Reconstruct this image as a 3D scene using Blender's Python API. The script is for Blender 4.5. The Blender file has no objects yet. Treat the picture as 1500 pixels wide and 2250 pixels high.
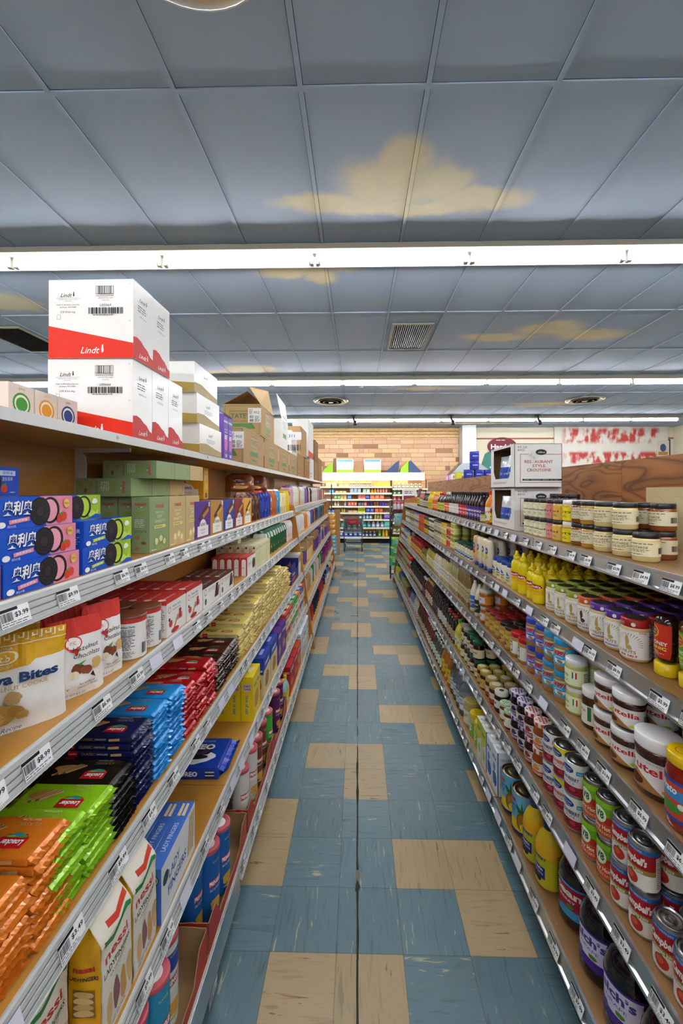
EXPO = 2.15      # view exposure
TUBE = 14.      # lamp strength
CANO = .22
import bpy, bmesh, math, random
from mathutils import Vector, noise
from mathutils.geometry import tessellate_polygon
C = bpy.context.scene
COL = C.collection
PI = math.pi
rnd = random.Random(7)

# ---------------------------------------------------------------- materials
_mats = {}
def lin(h):
    h = h.lstrip('#')
    if len(h) == 3: h = ''.join(c*2 for c in h)
    r = []
    for i in (0, 2, 4):
        c = int(h[i:i+2], 16)/255
        r.append(c/12.92 if c <= .04045 else ((c+.055)/1.055)**2.4)
    return (r[0], r[1], r[2], 1)
def nodemat(name):
    m = bpy.data.materials.new(name); m.use_nodes = True
    nt = m.node_tree
    return m, nt, nt.nodes['Principled BSDF']
def N(nt, typ, **kw):
    n = nt.nodes.new(typ)
    for k, v in kw.items():
        if k.startswith('i_'):
            n.inputs[k[2:].replace('_', ' ')].default_value = v
        else: setattr(n, k, v)
    return n
KINDS = {'card': (.5, 0, 0), 'gloss': (.28, 0, .08), 'matte': (.8, 0, 0), 'plastic': (.3, 0, 0), 'print': (.5, 0, 0),
         'metal': (.3, 1, 0), 'glass': (.12, 0, .6), 'foil': (.24, .25, .3)}
def M(c, k='card'):
    key = (c, k)
    if key in _mats: return _mats[key]
    m, nt, b = nodemat('%s_%s' % (k, c.lstrip('#')))
    rough, metal, coat = KINDS.get(k, (.4, 0, 0))
    base = lin(c)
    b.inputs['Roughness'].default_value = rough
    b.inputs['Metallic'].default_value = metal
    b.inputs['Coat Weight'].default_value = coat
    b.inputs['Coat Roughness'].default_value = .08
    b.inputs['Base Color'].default_value = base
    b.inputs['Specular IOR Level'].default_value = {'print': .25, 'card': .3, 'matte': .2}.get(k, .5)
    if k == 'clear':
        b.inputs['Transmission Weight'].default_value = .92; b.inputs['Roughness'].default_value = .04
        b.inputs['IOR'].default_value = 1.2
    elif k in ('foil', 'metal', 'card', 'matte'):
        tc = N(nt, 'ShaderNodeTexCoord')
        no = N(nt, 'ShaderNodeTexNoise', i_Scale={'foil': 38., 'metal': 60., 'card': 25., 'matte': 30.}[k], i_Detail=2.)
        nt.links.new(tc.outputs['Object'], no.inputs['Vector'])
        if k == 'foil':
            bp = N(nt, 'ShaderNodeBump', i_Strength=.55, i_Distance=.006)
            nt.links.new(no.outputs['Fac'], bp.inputs['Height']); nt.links.new(bp.outputs['Normal'], b.inputs['Normal'])
        else:
            mr = N(nt, 'ShaderNodeMapRange', i_To_Min=rough-.06, i_To_Max=rough+.08)
            nt.links.new(no.outputs['Fac'], mr.inputs['Value']); nt.links.new(mr.outputs['Result'], b.inputs['Roughness'])
    _mats[key] = m
    return m
def emit(c, s):
    key = (c, 'emit', s)
    if key in _mats: return _mats[key]
    m, nt, b = nodemat('emit_%s' % c.lstrip('#'))
    b.inputs['Base Color'].default_value = lin(c)
    b.inputs['Emission Color'].default_value = lin(c)
    b.inputs['Emission Strength'].default_value = s
    _mats[key] = m
    return m
def wood(name, c1, c2, scale=(1, 8, 1), dist=3., rough=.4, detail=3., band=2.2, fine=.35):
    if name in _mats: return _mats[name]
    m, nt, b = nodemat(name)
    tc = N(nt, 'ShaderNodeTexCoord'); mp = N(nt, 'ShaderNodeMapping')
    mp.inputs['Scale'].default_value = scale
    nt.links.new(tc.outputs['Object'], mp.inputs['Vector'])
    n1 = N(nt, 'ShaderNodeTexNoise', i_Scale=1.3, i_Detail=detail, i_Distortion=.6)
    nt.links.new(mp.outputs['Vector'], n1.inputs['Vector'])
    mul = N(nt, 'ShaderNodeMath', operation='MULTIPLY'); mul.inputs[1].default_value = band*6
    nt.links.new(n1.outputs['Fac'], mul.inputs[0])
    sn = N(nt, 'ShaderNodeMath', operation='PINGPONG'); sn.inputs[1].default_value = 1.
    nt.links.new(mul.outputs[0], sn.inputs[0])
    n2 = N(nt, 'ShaderNodeTexNoise', i_Scale=14., i_Detail=4.)
    nt.links.new(mp.outputs['Vector'], n2.inputs['Vector'])
    mx = N(nt, 'ShaderNodeMath', operation='MULTIPLY_ADD'); mx.inputs[1].default_value = fine
    nt.links.new(n2.outputs['Fac'], mx.inputs[0])
    pw = N(nt, 'ShaderNodeMath', operation='POWER'); pw.inputs[1].default_value = dist
    nt.links.new(sn.outputs[0], pw.inputs[0]); nt.links.new(pw.outputs[0], mx.inputs[2])
    cr = N(nt, 'ShaderNodeValToRGB')
    cr.color_ramp.elements[0].color = lin(c1); cr.color_ramp.elements[1].color = lin(c2)
    cr.color_ramp.elements[0].position = .1; cr.color_ramp.elements[1].position = 1.15 if False else 1.
    nt.links.new(mx.outputs[0], cr.inputs['Fac']); nt.links.new(cr.outputs['Color'], b.inputs['Base Color'])
    b.inputs['Roughness'].default_value = rough
    _mats[name] = m
    return m

# ---------------------------------------------------------------- flat artwork, in centimetres
_gl = {}
def glyphs(s, bold=0., shear=0.):
    key = (s, bold, shear)
    if key in _gl: return _gl[key]
    cu = bpy.data.curves.new('t', 'FONT'); cu.body = s; cu.resolution_u = 2; cu.offset = min(bold, .05); cu.shear = shear
    cu.fill_mode = 'FRONT'
    o = bpy.data.objects.new('t', cu); me = o.to_mesh()
    me.calc_loop_triangles()
    vs = [(v.co.x, v.co.y) for v in me.vertices]
    ts = [tuple(t.vertices) for t in me.loop_triangles]
    o.to_mesh_clear(); bpy.data.objects.remove(o); bpy.data.curves.remove(cu)
    if not vs: vs = [(0, 0)]
    x0 = min(v[0] for v in vs); x1 = max(v[0] for v in vs)
    y0 = min(v[1] for v in vs); y1 = max(v[1] for v in vs)
    _gl[key] = (vs, ts, x0, x1, y0, y1)
    return _gl[key]

class Art:
    def __init__(s, w, h): s.w = w; s.h = h; s.o = []; s.k = 'print'
    def m(s, c): return c if not isinstance(c, str) else M(c, s.k)
    def r(s, x0, y0, x1, y1, c): s.o.append(('g', [[(x0, y0), (x1, y0), (x1, y1), (x0, y1)]], s.m(c))); return s
    def e(s, cx, cy, rx, ry, c, n=18):
        s.o.append(('g', [[(cx+rx*math.cos(2*PI*i/n), cy+ry*math.sin(2*PI*i/n)) for i in range(n)]], s.m(c))); return s
    def p(s, pts, c):
        tr = tessellate_polygon([[Vector((x, y, 0)) for x, y in pts]])
        g = []
        for t in tr:
            q = [pts[i] for i in t]
            a = (q[1][0]-q[0][0])*(q[2][1]-q[0][1])-(q[1][1]-q[0][1])*(q[2][0]-q[0][0])
            g.append(q if a > 0 else q[::-1])
        s.o.append(('g', g, s.m(c))); return s
    def t(s, txt, x, y, size, c, b=0., sh=0., w=None, al='c', rot=0, up=True):
        """text of cap height `size`, centred on (x, y), squeezed to width w"""
        vs, ts, x0, x1, y0, y1 = glyphs(txt, b, sh)
        k = size/.70; kx = k
        if w: kx = min(w/max(x1-x0, 1e-6), k*3) if w > 0 else k
        ox = {'c': (x0+x1)/2, 'l': x0, 'r': x1}[al]
        ca, sa = math.cos(math.radians(rot)), math.sin(math.radians(rot))
        P = []
        for vx, vy in vs:
            a = (vx-ox)*kx; q = (vy-.35)*k
            P.append((x+a*ca-q*sa, y+a*sa+q*ca))
        g = []
        for t in ts:
            q = [P[i] for i in t]
            a = (q[1][0]-q[0][0])*(q[2][1]-q[0][1])-(q[1][1]-q[0][1])*(q[2][0]-q[0][0])
            g.append(q if a > 0 else q[::-1])
        s.o.append(('t', g, s.m(c))); return s
    def bar(s, x0, y0, x1, y1, c='#222', seed=1):
        rr = random.Random(seed); x = x0; g = []; u = (x1-x0)/60
        while x < x1:
            w = u*rr.choice((1, 1, 2, 3)); g.append([(x, y0), (min(x+w, x1), y0), (min(x+w, x1), y1), (x, y1)])
            x += w+u*rr.choice((1, 1, 2))
        s.o.append(('t', g, s.m(c))); return s
    def ln(s, x0, y0, x1, y1, n, c='#555', seed=3):
        """n lines of print too small to read"""
        rr = random.Random(seed); g = []; st = (y1-y0)/n
        for i in range(n):
            y = y0+st*(i+.25); x = x0; e = x0+(x1-x0)*rr.uniform(.7, 1)
            while x < e:
                w = st*rr.uniform(1, 3.2); xe = min(x+w, e); g.append([(x, y), (xe, y), (xe, y+st*.42), (x, y+st*.42)]); x += w+st*.45
        s.o.append(('t', g, s.m(c))); return s
    def blob(s, cx, cy, rx, ry, c, seed=0, n=14, j=.25):
        rr = random.Random(seed); pts = []
        for i in range(n):
            q = 1-rr.random()*j; a = 2*PI*i/n
            pts.append((cx+rx*q*math.cos(a), cy+ry*q*math.sin(a)))
        return s.p(pts, c)

def clip(poly, ax, lo, hi):
    for sgn, lim in ((1, lo), (-1, -hi)):
        out = []
        for i in range(len(poly)):
            a, b = poly[i-1], poly[i]
            da, db = sgn*a[ax]-lim, sgn*b[ax]-lim
            if (da < 0) != (db < 0):
                t = da/(da-db); out.append((a[0]+(b[0]-a[0])*t, a[1]+(b[1]-a[1])*t))
            if db >= 0: out.append(b)
        poly = out
        if len(poly) < 3: return []
    return poly

class MB:
    def __init__(s): s.v = []; s.f = []; s.mi = []; s.sm = []; s.mats = []; s.mx = {}
    def m(s, mat):
        if isinstance(mat, str): mat = M(mat)
        if mat.name not in s.mx: s.mx[mat.name] = len(s.mats); s.mats.append(mat)
        return s.mx[mat.name]
    def face(s, pts, mat, smooth=False):
        b = len(s.v); s.v += [tuple(p) for p in pts]; s.f.append(tuple(range(b, b+len(pts)))); s.mi.append(s.m(mat)); s.sm.append(smooth)
    def grid(s, fn, nu, nv, mat, smooth=True, wrap=False, matfn=None):
        b = len(s.v); W = nu if wrap else nu+1
        for j in range(nv+1):
            for i in range(W): s.v.append(tuple(fn(i/nu, j/nv)))
        for j in range(nv):
            for i in range(nu):
                i2 = (i+1) % W if wrap else i+1
                s.f.append((b+j*W+i, b+j*W+i2, b+(j+1)*W+i2, b+(j+1)*W+i))
                s.mi.append(s.m(matfn((i+.5)/nu, (j+.5)/nv) if matfn else mat)); s.sm.append(smooth)
        return s
    def box(s, x0, x1, y0, y1, z0, z1, mat, bev=0., faces=None):
        if bev > 0:
            bm = bmesh.new(); bmesh.ops.create_cube(bm, size=1)
            for v in bm.verts: v.co = Vector(((x0+x1)/2+v.co.x*(x1-x0), (y0+y1)/2+v.co.y*(y1-y0), (z0+z1)/2+v.co.z*(z1-z0)))
            bmesh.ops.bevel(bm, geom=list(bm.edges), offset=bev, segments=2, profile=.6, affect='EDGES')
            bm.verts.ensure_lookup_table(); b = len(s.v)
            s.v += [tuple(v.co) for v in bm.verts]
            for f in bm.faces: s.f.append(tuple(b+v.index for v in f.verts)); s.mi.append(s.m(mat)); s.sm.append(False)
            bm.free(); return s
        P = [(x0, y0, z0), (x1, y0, z0), (x1, y1, z0), (x0, y1, z0), (x0, y0, z1), (x1, y0, z1), (x1, y1, z1), (x0, y1, z1)]
        for nm, q in (('bot', (0, 3, 2, 1)), ('top', (4, 5, 6, 7)), ('front', (0, 1, 5, 4)), ('right', (1, 2, 6, 5)), ('back', (2, 3, 7, 6)), ('left', (3, 0, 4, 7))):
            mm = faces.get(nm, mat) if faces else mat
            if mm is not None: s.face([P[i] for i in q], mm)
        return s
    def lathe(s, prof, mat, n=24, sx=1., sy=1., cx=0., cy=0., smooth=True):
        b = len(s.v)
        for p in prof:
            for i in range(n):
                a = 2*PI*i/n; s.v.append((cx+p[0]*sx*math.cos(a), cy+p[0]*sy*math.sin(a), p[1]))
        for j in range(len(prof)-1):
            mm = prof[j+1][2] if len(prof[j+1]) > 2 else mat
            for i in range(n):
                k = (i+1) % n
                s.f.append((b+j*n+i, b+j*n+k, b+(j+1)*n+k, b+(j+1)*n+i)); s.mi.append(s.m(mm)); s.sm.append(smooth)
        if prof[-1][0] > 1e-5: s.f.append(tuple(b+(len(prof)-1)*n+i for i in range(n))); s.mi.append(s.m(mat)); s.sm.append(False)
        if prof[0][0] > 1e-5: s.f.append(tuple(b+i for i in reversed(range(n)))); s.mi.append(s.m(mat)); s.sm.append(False)
        return s
    def tube(s, pts, r, mat, n=8):
        pts = [Vector(p) for p in pts]; b = len(s.v)
        for i, p in enumerate(pts):
            d = (pts[min(i+1, len(pts)-1)]-pts[max(i-1, 0)]).normalized()
            a = Vector((0, 0, 1)) if abs(d.z) < .9 else Vector((1, 0, 0))
            u = d.cross(a).normalized(); w = d.cross(u)
            for k in range(n):
                t = 2*PI*k/n; s.v.append(tuple(p+u*r*math.cos(t)+w*r*math.sin(t)))
        for i in range(len(pts)-1):
            for k in range(n):
                q = (k+1) % n; s.f.append((b+i*n+k, b+i*n+q, b+(i+1)*n+q, b+(i+1)*n+k)); s.mi.append(s.m(mat)); s.sm.append(True)
        s.f.append(tuple(b+k for k in reversed(range(n)))); s.mi.append(s.m(mat)); s.sm.append(False)
        s.f.append(tuple(b+(len(pts)-1)*n+k for k in range(n))); s.mi.append(s.m(mat)); s.sm.append(False)
        return s
    def prism(s, pts, y0, y1, mat):
        """polygon given in (x, z), extruded along y"""
        n = len(pts)
        ar = sum(pts[i-1][0]*pts[i][1]-pts[i][0]*pts[i-1][1] for i in range(n))
        if ar < 0: pts = pts[::-1]
        s.face([(x, y0, z) for x, z in pts], mat); s.face([(x, y1, z) for x, z in reversed(pts)], mat)
        for i in range(n):
            a, b = pts[i-1], pts[i]
            s.face([(b[0], y0, b[1]), (a[0], y0, a[1]), (a[0], y1, a[1]), (b[0], y1, b[1])], mat)
        return s
    def art(s, A, fn, step=0., off=.0002, dl=.00007, ystep=0.):
        """step: strip width in cm for wrapping on curved faces"""
        L = off
        for kind, polys, mat in A.o:
            i = s.m(mat)
            for q in polys:
                parts = [q]
                if step and (kind == 'g' or max(p[0] for p in q)-min(p[0] for p in q) > step):
                    xs = [p[0] for p in q]; a, b = min(xs), max(xs); parts = []
                    k = math.floor(a/step)
                    while k*step < b:
                        c = clip(q, 0, k*step, (k+1)*step)
                        if c: parts.append(c)
                        k += 1
                    if ystep:
                        p2 = []
                        for q2 in parts:
                            ys = [p[1] for p in q2]; k = math.floor(min(ys)/ystep)
                            while k*ystep < max(ys):
                                c = clip(q2, 1, k*ystep, (k+1)*ystep)
                                if c: p2.append(c)
                                k += 1
                        parts = p2
                for c in parts:
                    b = len(s.v); s.v += [tuple(fn(x, y, L)) for x, y in c]
                    s.f.append(tuple(range(b, b+len(c)))); s.mi.append(i); s.sm.append(False)
            L += dl
        return s
    def build(s, name, parent=None):
        me = bpy.data.meshes.new(name); me.from_pydata(s.v, [], s.f)
        for mt in s.mats: me.materials.append(mt)
        me.polygons.foreach_set('material_index', s.mi); me.polygons.foreach_set('use_smooth', s.sm)
        me.update()
        o = bpy.data.objects.new(name, me); COL.objects.link(o)
        if parent: o.parent = parent
        return o

def plane(o, u, v, n=None):
    o = Vector(o); u = Vector(u); v = Vector(v); n = Vector(n) if n else u.cross(v)
    return lambda x, y, L: o+u*(x/100)+v*(y/100)+n*L
def cyl(R, w, z0, sx=1., sy=1., a0=0.):
    """wrap art of width w centimetres, centred on the front (-Y)"""
    def f(x, y, L):
        z = z0+y/100; r = R(z) if callable(R) else R; R0 = R(z0) if callable(R) else R
        a = (x-w/2)/100/R0+a0
        return ((r*sx+L)*math.sin(a), -(r*sy+L)*math.cos(a), z)
    return f

def tag(o, label=None, cat=None, group=None, kind=None):
    if label: o['label'] = label
    if cat: o['category'] = cat
    if group: o['group'] = group
    if kind: o['kind'] = kind
    return o
def empty(name, loc=(0, 0, 0), rz=0.):
    o = bpy.data.objects.new(name, None); o.empty_display_size = .05; COL.objects.link(o)
    o.location = loc; o.rotation_euler = (0, 0, rz)
    return o
def struct(mb, name):
    return tag(mb.build(name), kind='structure')

PROTOS = []
# ---------------------------------------------------------------- products: prototype, then copies
class P:
    def __init__(s, root, cat, w, d, h, parts=()):
        s.root = root; s.cat = cat; s.w = w; s.d = d; s.h = h; s.parts = list(parts); s.used = False; PROTOS.append(s)
    def put(s, x, y, z, rz, label, group=None, tilt=None):
        if not s.used: r = s.root; s.used = True
        else:
            r = s.root.copy(); COL.objects.link(r)
            for c in s.parts:
                k = c.copy(); k.parent = r; COL.objects.link(k)
        r.location = (x, y, z); r.rotation_euler = (tilt or (0, 0))[0], (tilt or (0, 0))[1], rz
        r['label'] = label; r['category'] = s.cat
        if group: r['group'] = group
        elif 'group' in r: del r['group']
        ALL.append(label)
        return r
ALL = []
def prod(name, cat, w, d, h, meshes):
    """meshes: [(part name, MB)]; one mesh makes a single-mesh thing"""
    if len(meshes) == 1: return P(meshes[0][1].build(name), cat, w, d, h)
    r = empty(name); return P(r, cat, w, d, h, [mb.build(n, r) for n, mb in meshes])

ORD = 'first second third fourth fifth sixth seventh eighth ninth tenth eleventh twelfth thirteenth fourteenth fifteenth sixteenth seventeenth eighteenth nineteenth twentieth'.split()
def ordn(i):
    if i < 20: return ORD[i]
    t = {2: 'twenty', 3: 'thirty', 4: 'forty', 5: 'fifty'}[(i+1)//10]
    return t+'-'+ORD[i % 10] if (i+1) % 10 else {2: 'twentieth', 3: 'thirtieth', 4: 'fortieth', 5: 'fiftieth'}[(i+1)//10]
def lab(desc, i, n, r, R, l, L):
    p = [desc]
    if L > 1: p.append('bottom layer' if l == 0 else 'top layer' if l == L-1 else ordn(l)+' layer up')
    if R > 1: p.append('front row' if r == 0 else 'rearmost row' if (r == R-1 and R > 2) else ordn(r)+' row back')
    if n > 1: p.append('nearest the camera' if i == 0 else 'farthest from camera' if (i == n-1 and n > 2) else ordn(i)+' from near end')
    return ', '.join(p)

# ---------------------------------------------------------------- the two gondolas
XL = [.67, .644, .603, .551, .505, .458]; ZL = [1.744, 1.384, 1.114, .770, .458, .148]; BL = .91
XR = [.86, .826, .783, .738, .689, .643]; ZR = [1.7, 1.368, 1.078, .783, .456, .148]; BR = 1.23
def shelf(code):
    s = -1 if code[0] == 'L' else 1; k = int(code[1])
    return s, (XL if s < 0 else XR)[k], (ZL if s < 0 else ZR)[k]
NW = []
def run(code, y0, pr, n, desc, group=None, rows=1, levels=1, py=None, px=None, inset=.012, jit=.003, rj=.04, dz=0., rz=None, skip=None, pz=None, turn=0.):
    """a block of one product on a shelf: n along the aisle, rows deep, levels high"""
    sd, xf, z = shelf(code); py = py or pr.w*1.04; px = px or pr.d*1.04
    base = (PI/2 if sd < 0 else -PI/2) if rz is None else rz
    w, d = (pr.w, pr.d) if rz is None else (pr.w*abs(math.sin(rz))+pr.d*abs(math.cos(rz)), pr.d*abs(math.sin(rz))+pr.w*abs(math.cos(rz)))
    n = max(0, min(n, int(((8.09 if sd < 0 else 7.02)-y0-w)/py+1)))
    for i in range(n):
        for r in range(rows):
            for l in range(levels):
                if skip and skip(i, r, l): continue
                x = sd*(xf+inset+d/2+r*px+rnd.uniform(-jit, jit)); y = y0+w/2+i*py+rnd.uniform(-jit, jit)
                t = lab(desc, i, n, r, rows, l, levels)
                if len(t.replace(',', '').split()) > 16: NW.append(t)
                pr.put(x, y, z+.0005+l*(pz or pr.h+.0005)+dz, base+turn+rnd.uniform(-rj, rj), t, group)
    return y0+n*py
# ================================================================ camera
cam = bpy.data.cameras.new('camera'); camo = bpy.data.objects.new('camera', cam); COL.objects.link(camo)
camo.location = (0, 0, 1.587); camo.rotation_euler = (PI/2, 0, math.radians(1.17))
cam.sensor_fit = 'VERTICAL'; cam.sensor_height = 36; cam.sensor_width = 24; cam.lens = 884/2250*36
cam.shift_x = -17/2250; cam.shift_y = -48/2250; cam.clip_start = .02
C.camera = camo
C.view_settings.view_transform = 'Standard'; C.view_settings.look = 'None'; C.view_settings.gamma = 1
C.view_settings.use_curve_mapping = False; C.view_settings.exposure = EXPO
w = bpy.data.worlds.new('world'); C.world = w; w.use_nodes = True
w.node_tree.nodes['Background'].inputs[0].default_value = (.5, .5, .5, 1); w.node_tree.nodes['Background'].inputs[1].default_value = .02

CH = 3.507      # ceiling height
YB = 12.45      # far wall
# ================================================================ floor
def tile_mat(name, c, c2, c3, vert):
    m, nt, b = nodemat(name)
    tc = N(nt, 'ShaderNodeTexCoord'); mp = N(nt, 'ShaderNodeMapping')
    mp.inputs['Scale'].default_value = (28, 3, 1) if vert else (3, 28, 1)
    nt.links.new(tc.outputs['Object'], mp.inputs['Vector'])
    n1 = N(nt, 'ShaderNodeTexNoise', i_Scale=2.4, i_Detail=5., i_Roughness=.6, i_Distortion=.8); nt.links.new(mp.outputs['Vector'], n1.inputs['Vector'])
    n2 = N(nt, 'ShaderNodeTexNoise', i_Scale=1.1, i_Detail=4.); nt.links.new(tc.outputs['Object'], n2.inputs['Vector'])
    r1 = N(nt, 'ShaderNodeValToRGB'); e = r1.color_ramp.elements
    e[0].position = .30; e[0].color = lin(c2); e[1].position = .45; e[1].color = lin(c)
    x = e.new(.63); x.color = lin(c); x = e.new(.68); x.color = lin(c3)
    nt.links.new(n1.outputs['Fac'], r1.inputs['Fac'])
    # per tile tone
    mpt = N(nt, 'ShaderNodeVectorMath', operation='MULTIPLY_ADD'); mpt.inputs[1].default_value = (1/.2286, 1/.2286, 0); mpt.inputs[2].default_value = (-.156/.2286, -1.378/.2286, 0)
    nt.links.new(tc.outputs['Object'], mpt.inputs[0])
    fl = N(nt, 'ShaderNodeVectorMath', operation='FLOOR'); nt.links.new(mpt.outputs[0], fl.inputs[0])
    wn = N(nt, 'ShaderNodeTexWhiteNoise'); nt.links.new(fl.outputs[0], wn.inputs['Vector'])
    mr = N(nt, 'ShaderNodeMapRange', i_To_Min=.88, i_To_Max=1.08); nt.links.new(wn.outputs['Value'], mr.inputs['Value'])
    mr2 = N(nt, 'ShaderNodeMapRange', i_From_Min=.3, i_From_Max=.7, i_To_Min=.84, i_To_Max=1.12); nt.links.new(n2.outputs['Fac'], mr2.inputs['Value'])
    mu = N(nt, 'ShaderNodeMath', operation='MULTIPLY'); nt.links.new(mr.outputs[0], mu.inputs[0]); nt.links.new(mr2.outputs[0], mu.inputs[1])
    # seams
    fr = N(nt, 'ShaderNodeVectorMath', operation='FRACTION'); nt.links.new(mpt.outputs[0], fr.inputs[0])
    sp = N(nt, 'ShaderNodeSeparateXYZ'); nt.links.new(fr.outputs[0], sp.inputs[0])
    last = None
    for ax in ('X', 'Y'):
        pp = N(nt, 'ShaderNodeMath', operation='PINGPONG'); pp.inputs[1].default_value = .5; nt.links.new(sp.outputs[ax], pp.inputs[0])
        gt = N(nt, 'ShaderNodeMapRange', i_From_Min=.004, i_From_Max=.009, i_To_Min=.62, i_To_Max=1.); nt.links.new(pp.outputs[0], gt.inputs['Value'])
        if last:
            mm = N(nt, 'ShaderNodeMath', operation='MULTIPLY'); nt.links.new(last.outputs[0], mm.inputs[0]); nt.links.new(gt.outputs[0], mm.inputs[1]); last = mm
        else: last = gt
    m2 = N(nt, 'ShaderNodeMath', operation='MULTIPLY'); nt.links.new(mu.outputs[0], m2.inputs[0]); nt.links.new(last.outputs[0], m2.inputs[1])
    vm = N(nt, 'ShaderNodeVectorMath', operation='SCALE'); nt.links.new(r1.outputs['Color'], vm.inputs[0]); nt.links.new(m2.outputs[0], vm.inputs['Scale'])
    nt.links.new(vm.outputs[0], b.inputs['Base Color'])
    rr = N(nt, 'ShaderNodeMapRange', i_From_Min=.3, i_From_Max=.7, i_To_Min=.24, i_To_Max=.5); nt.links.new(n2.outputs['Fac'], rr.inputs['Value'])
    nt.links.new(rr.outputs[0], b.inputs['Roughness'])
    bp = N(nt, 'ShaderNodeBump', i_Strength=.12, i_Distance=.002); nt.links.new(n1.outputs['Fac'], bp.inputs['Height']); nt.links.new(bp.outputs['Normal'], b.inputs['Normal'])
    return m
TB = [tile_mat('blue_vinyl_%s' % 'xy'[v], '#5c7a84', '#47606a', '#a9a58c', v) for v in (0, 1)]
TT = [tile_mat('tan_vinyl_%s' % 'xy'[v], '#b19a70', '#98825c', '#86553f', v) for v in (0, 1)]
f = MB(); T = .2286
def is_tan(c, r):
    if c % 2 == 0: return r % 5 == c % 5
    return r % 5 in ((c-1) % 5, (c-2) % 5)
for c in range(-43, 43):
    for r in range(-36, 49):
        x = -.301+c*T; y = 1.149+r*T
        f.face([(x, y, 0), (x+T, y, 0), (x+T, y+T, 0), (x, y+T, 0)], (TT if is_tan(c, r) else TB)[(c*7+r*3+(c*r) % 3) % 2])
struct(f, 'floor')
# worn crack along the aisle
ck = MB(); dark = M('#3b3a36', 'matte'); rc = random.Random(5)
y = .6; w0 = .004
while y < 11:
    y2 = y+rc.uniform(.02, .05)
    n = noise.noise(Vector((y*2.1, 3, 0)))*.5+noise.noise(Vector((y*9, 1, 0)))*.5
    w1 = max(.0012, .0035+.009*max(0, n)) if n > -.22 else .0008
    q = .002*noise.noise(Vector((y*6, 8, 0)))
    ck.face([(q-w0, y, .0006), (q+w0, y, .0006), (q+w1, y2, .0006), (q-w1, y2, .0006)], dark)
    if rc.random() < .05:
        ck.face([(q+.013*math.cos(a)*rc.uniform(.5, 1), y+.03*math.sin(a)*rc.uniform(.6, 1), .0007) for a in [k*PI/5 for k in range(10)]], M('#7a7568', 'matte') if rc.random() < .4 else dark)
    y = y2; w0 = w1
struct(ck, 'trim_1')

# ================================================================ ceiling with painted clouds
def ceil_mat():
    m, nt, b = nodemat('painted_sky_ceiling')
    tc = N(nt, 'ShaderNodeTexCoord')
    nz = N(nt, 'ShaderNodeTexNoise', i_Scale=2.2, i_Detail=4., i_Roughness=.55); nt.links.new(tc.outputs['Object'], nz.inputs['Vector'])
    sb = N(nt, 'ShaderNodeVectorMath', operation='SUBTRACT'); sb.inputs[1].default_value = (.5, .5, .5); nt.links.new(nz.outputs['Color'], sb.inputs[0])
    sc = N(nt, 'ShaderNodeVectorMath', operation='SCALE'); sc.inputs['Scale'].default_value = .34; nt.links.new(sb.outputs[0], sc.inputs[0])
    ad = N(nt, 'ShaderNodeVectorMath', operation='ADD'); nt.links.new(tc.outputs['Object'], ad.inputs[0]); nt.links.new(sc.outputs[0], ad.inputs[1])
    fl = N(nt, 'ShaderNodeVectorMath', operation='MULTIPLY'); fl.inputs[1].default_value = (1, 1, 0); nt.links.new(ad.outputs[0], fl.inputs[0])
    last = None
    for cx, cy, rx, ry in CLOUDS:
        d = N(nt, 'ShaderNodeVectorMath', operation='SUBTRACT'); d.inputs[1].default_value = (cx, cy, 0); nt.links.new(fl.outputs[0], d.inputs[0])
        e = N(nt, 'ShaderNodeVectorMath', operation='DIVIDE'); e.inputs[1].default_value = (rx, ry, 1); nt.links.new(d.outputs[0], e.inputs[0])
        l = N(nt, 'ShaderNodeVectorMath', operation='LENGTH'); nt.links.new(e.outputs[0], l.inputs[0])
        o = l.outputs['Value']
        if last is not None:
            mn = N(nt, 'ShaderNodeMath', operation='SMOOTH_MIN'); mn.inputs[2].default_value = .3
            nt.links.new(last, mn.inputs[0]); nt.links.new(o, mn.inputs[1]); o = mn.outputs[0]
        last = o
    mr = N(nt, 'ShaderNodeMapRange', interpolation_type='SMOOTHSTEP', i_From_Min=1.15, i_From_Max=.5); nt.links.new(last, mr.inputs['Value'])
    n2 = N(nt, 'ShaderNodeTexNoise', i_Scale=5., i_Detail=3.); nt.links.new(tc.outputs['Object'], n2.inputs['Vector'])
    cc = N(nt, 'ShaderNodeMix', data_type='RGBA'); cc.inputs[6].default_value = lin('#e9d8b0'); cc.inputs[7].default_value = lin('#cfc6aa')
    nt.links.new(n2.outputs['Fac'], cc.inputs[0])
    n3 = N(nt, 'ShaderNodeTexNoise', i_Scale=.7, i_Detail=2.); nt.links.new(tc.outputs['Object'], n3.inputs['Vector'])
    bb = N(nt, 'ShaderNodeMix', data_type='RGBA'); bb.inputs[6].default_value = lin('#9bb0cc'); bb.inputs[7].default_value = lin('#a3acb8')
    nt.links.new(n3.outputs['Fac'], bb.inputs[0])
    mx = N(nt, 'ShaderNodeMix', data_type='RGBA'); nt.links.new(mr.outputs[0], mx.inputs[0]); nt.links.new(bb.outputs[2], mx.inputs[6]); nt.links.new(cc.outputs[2], mx.inputs[7])
    nt.links.new(mx.outputs[2], b.inputs['Base Color']); b.inputs['Roughness'].default_value = .7
    return m
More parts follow.
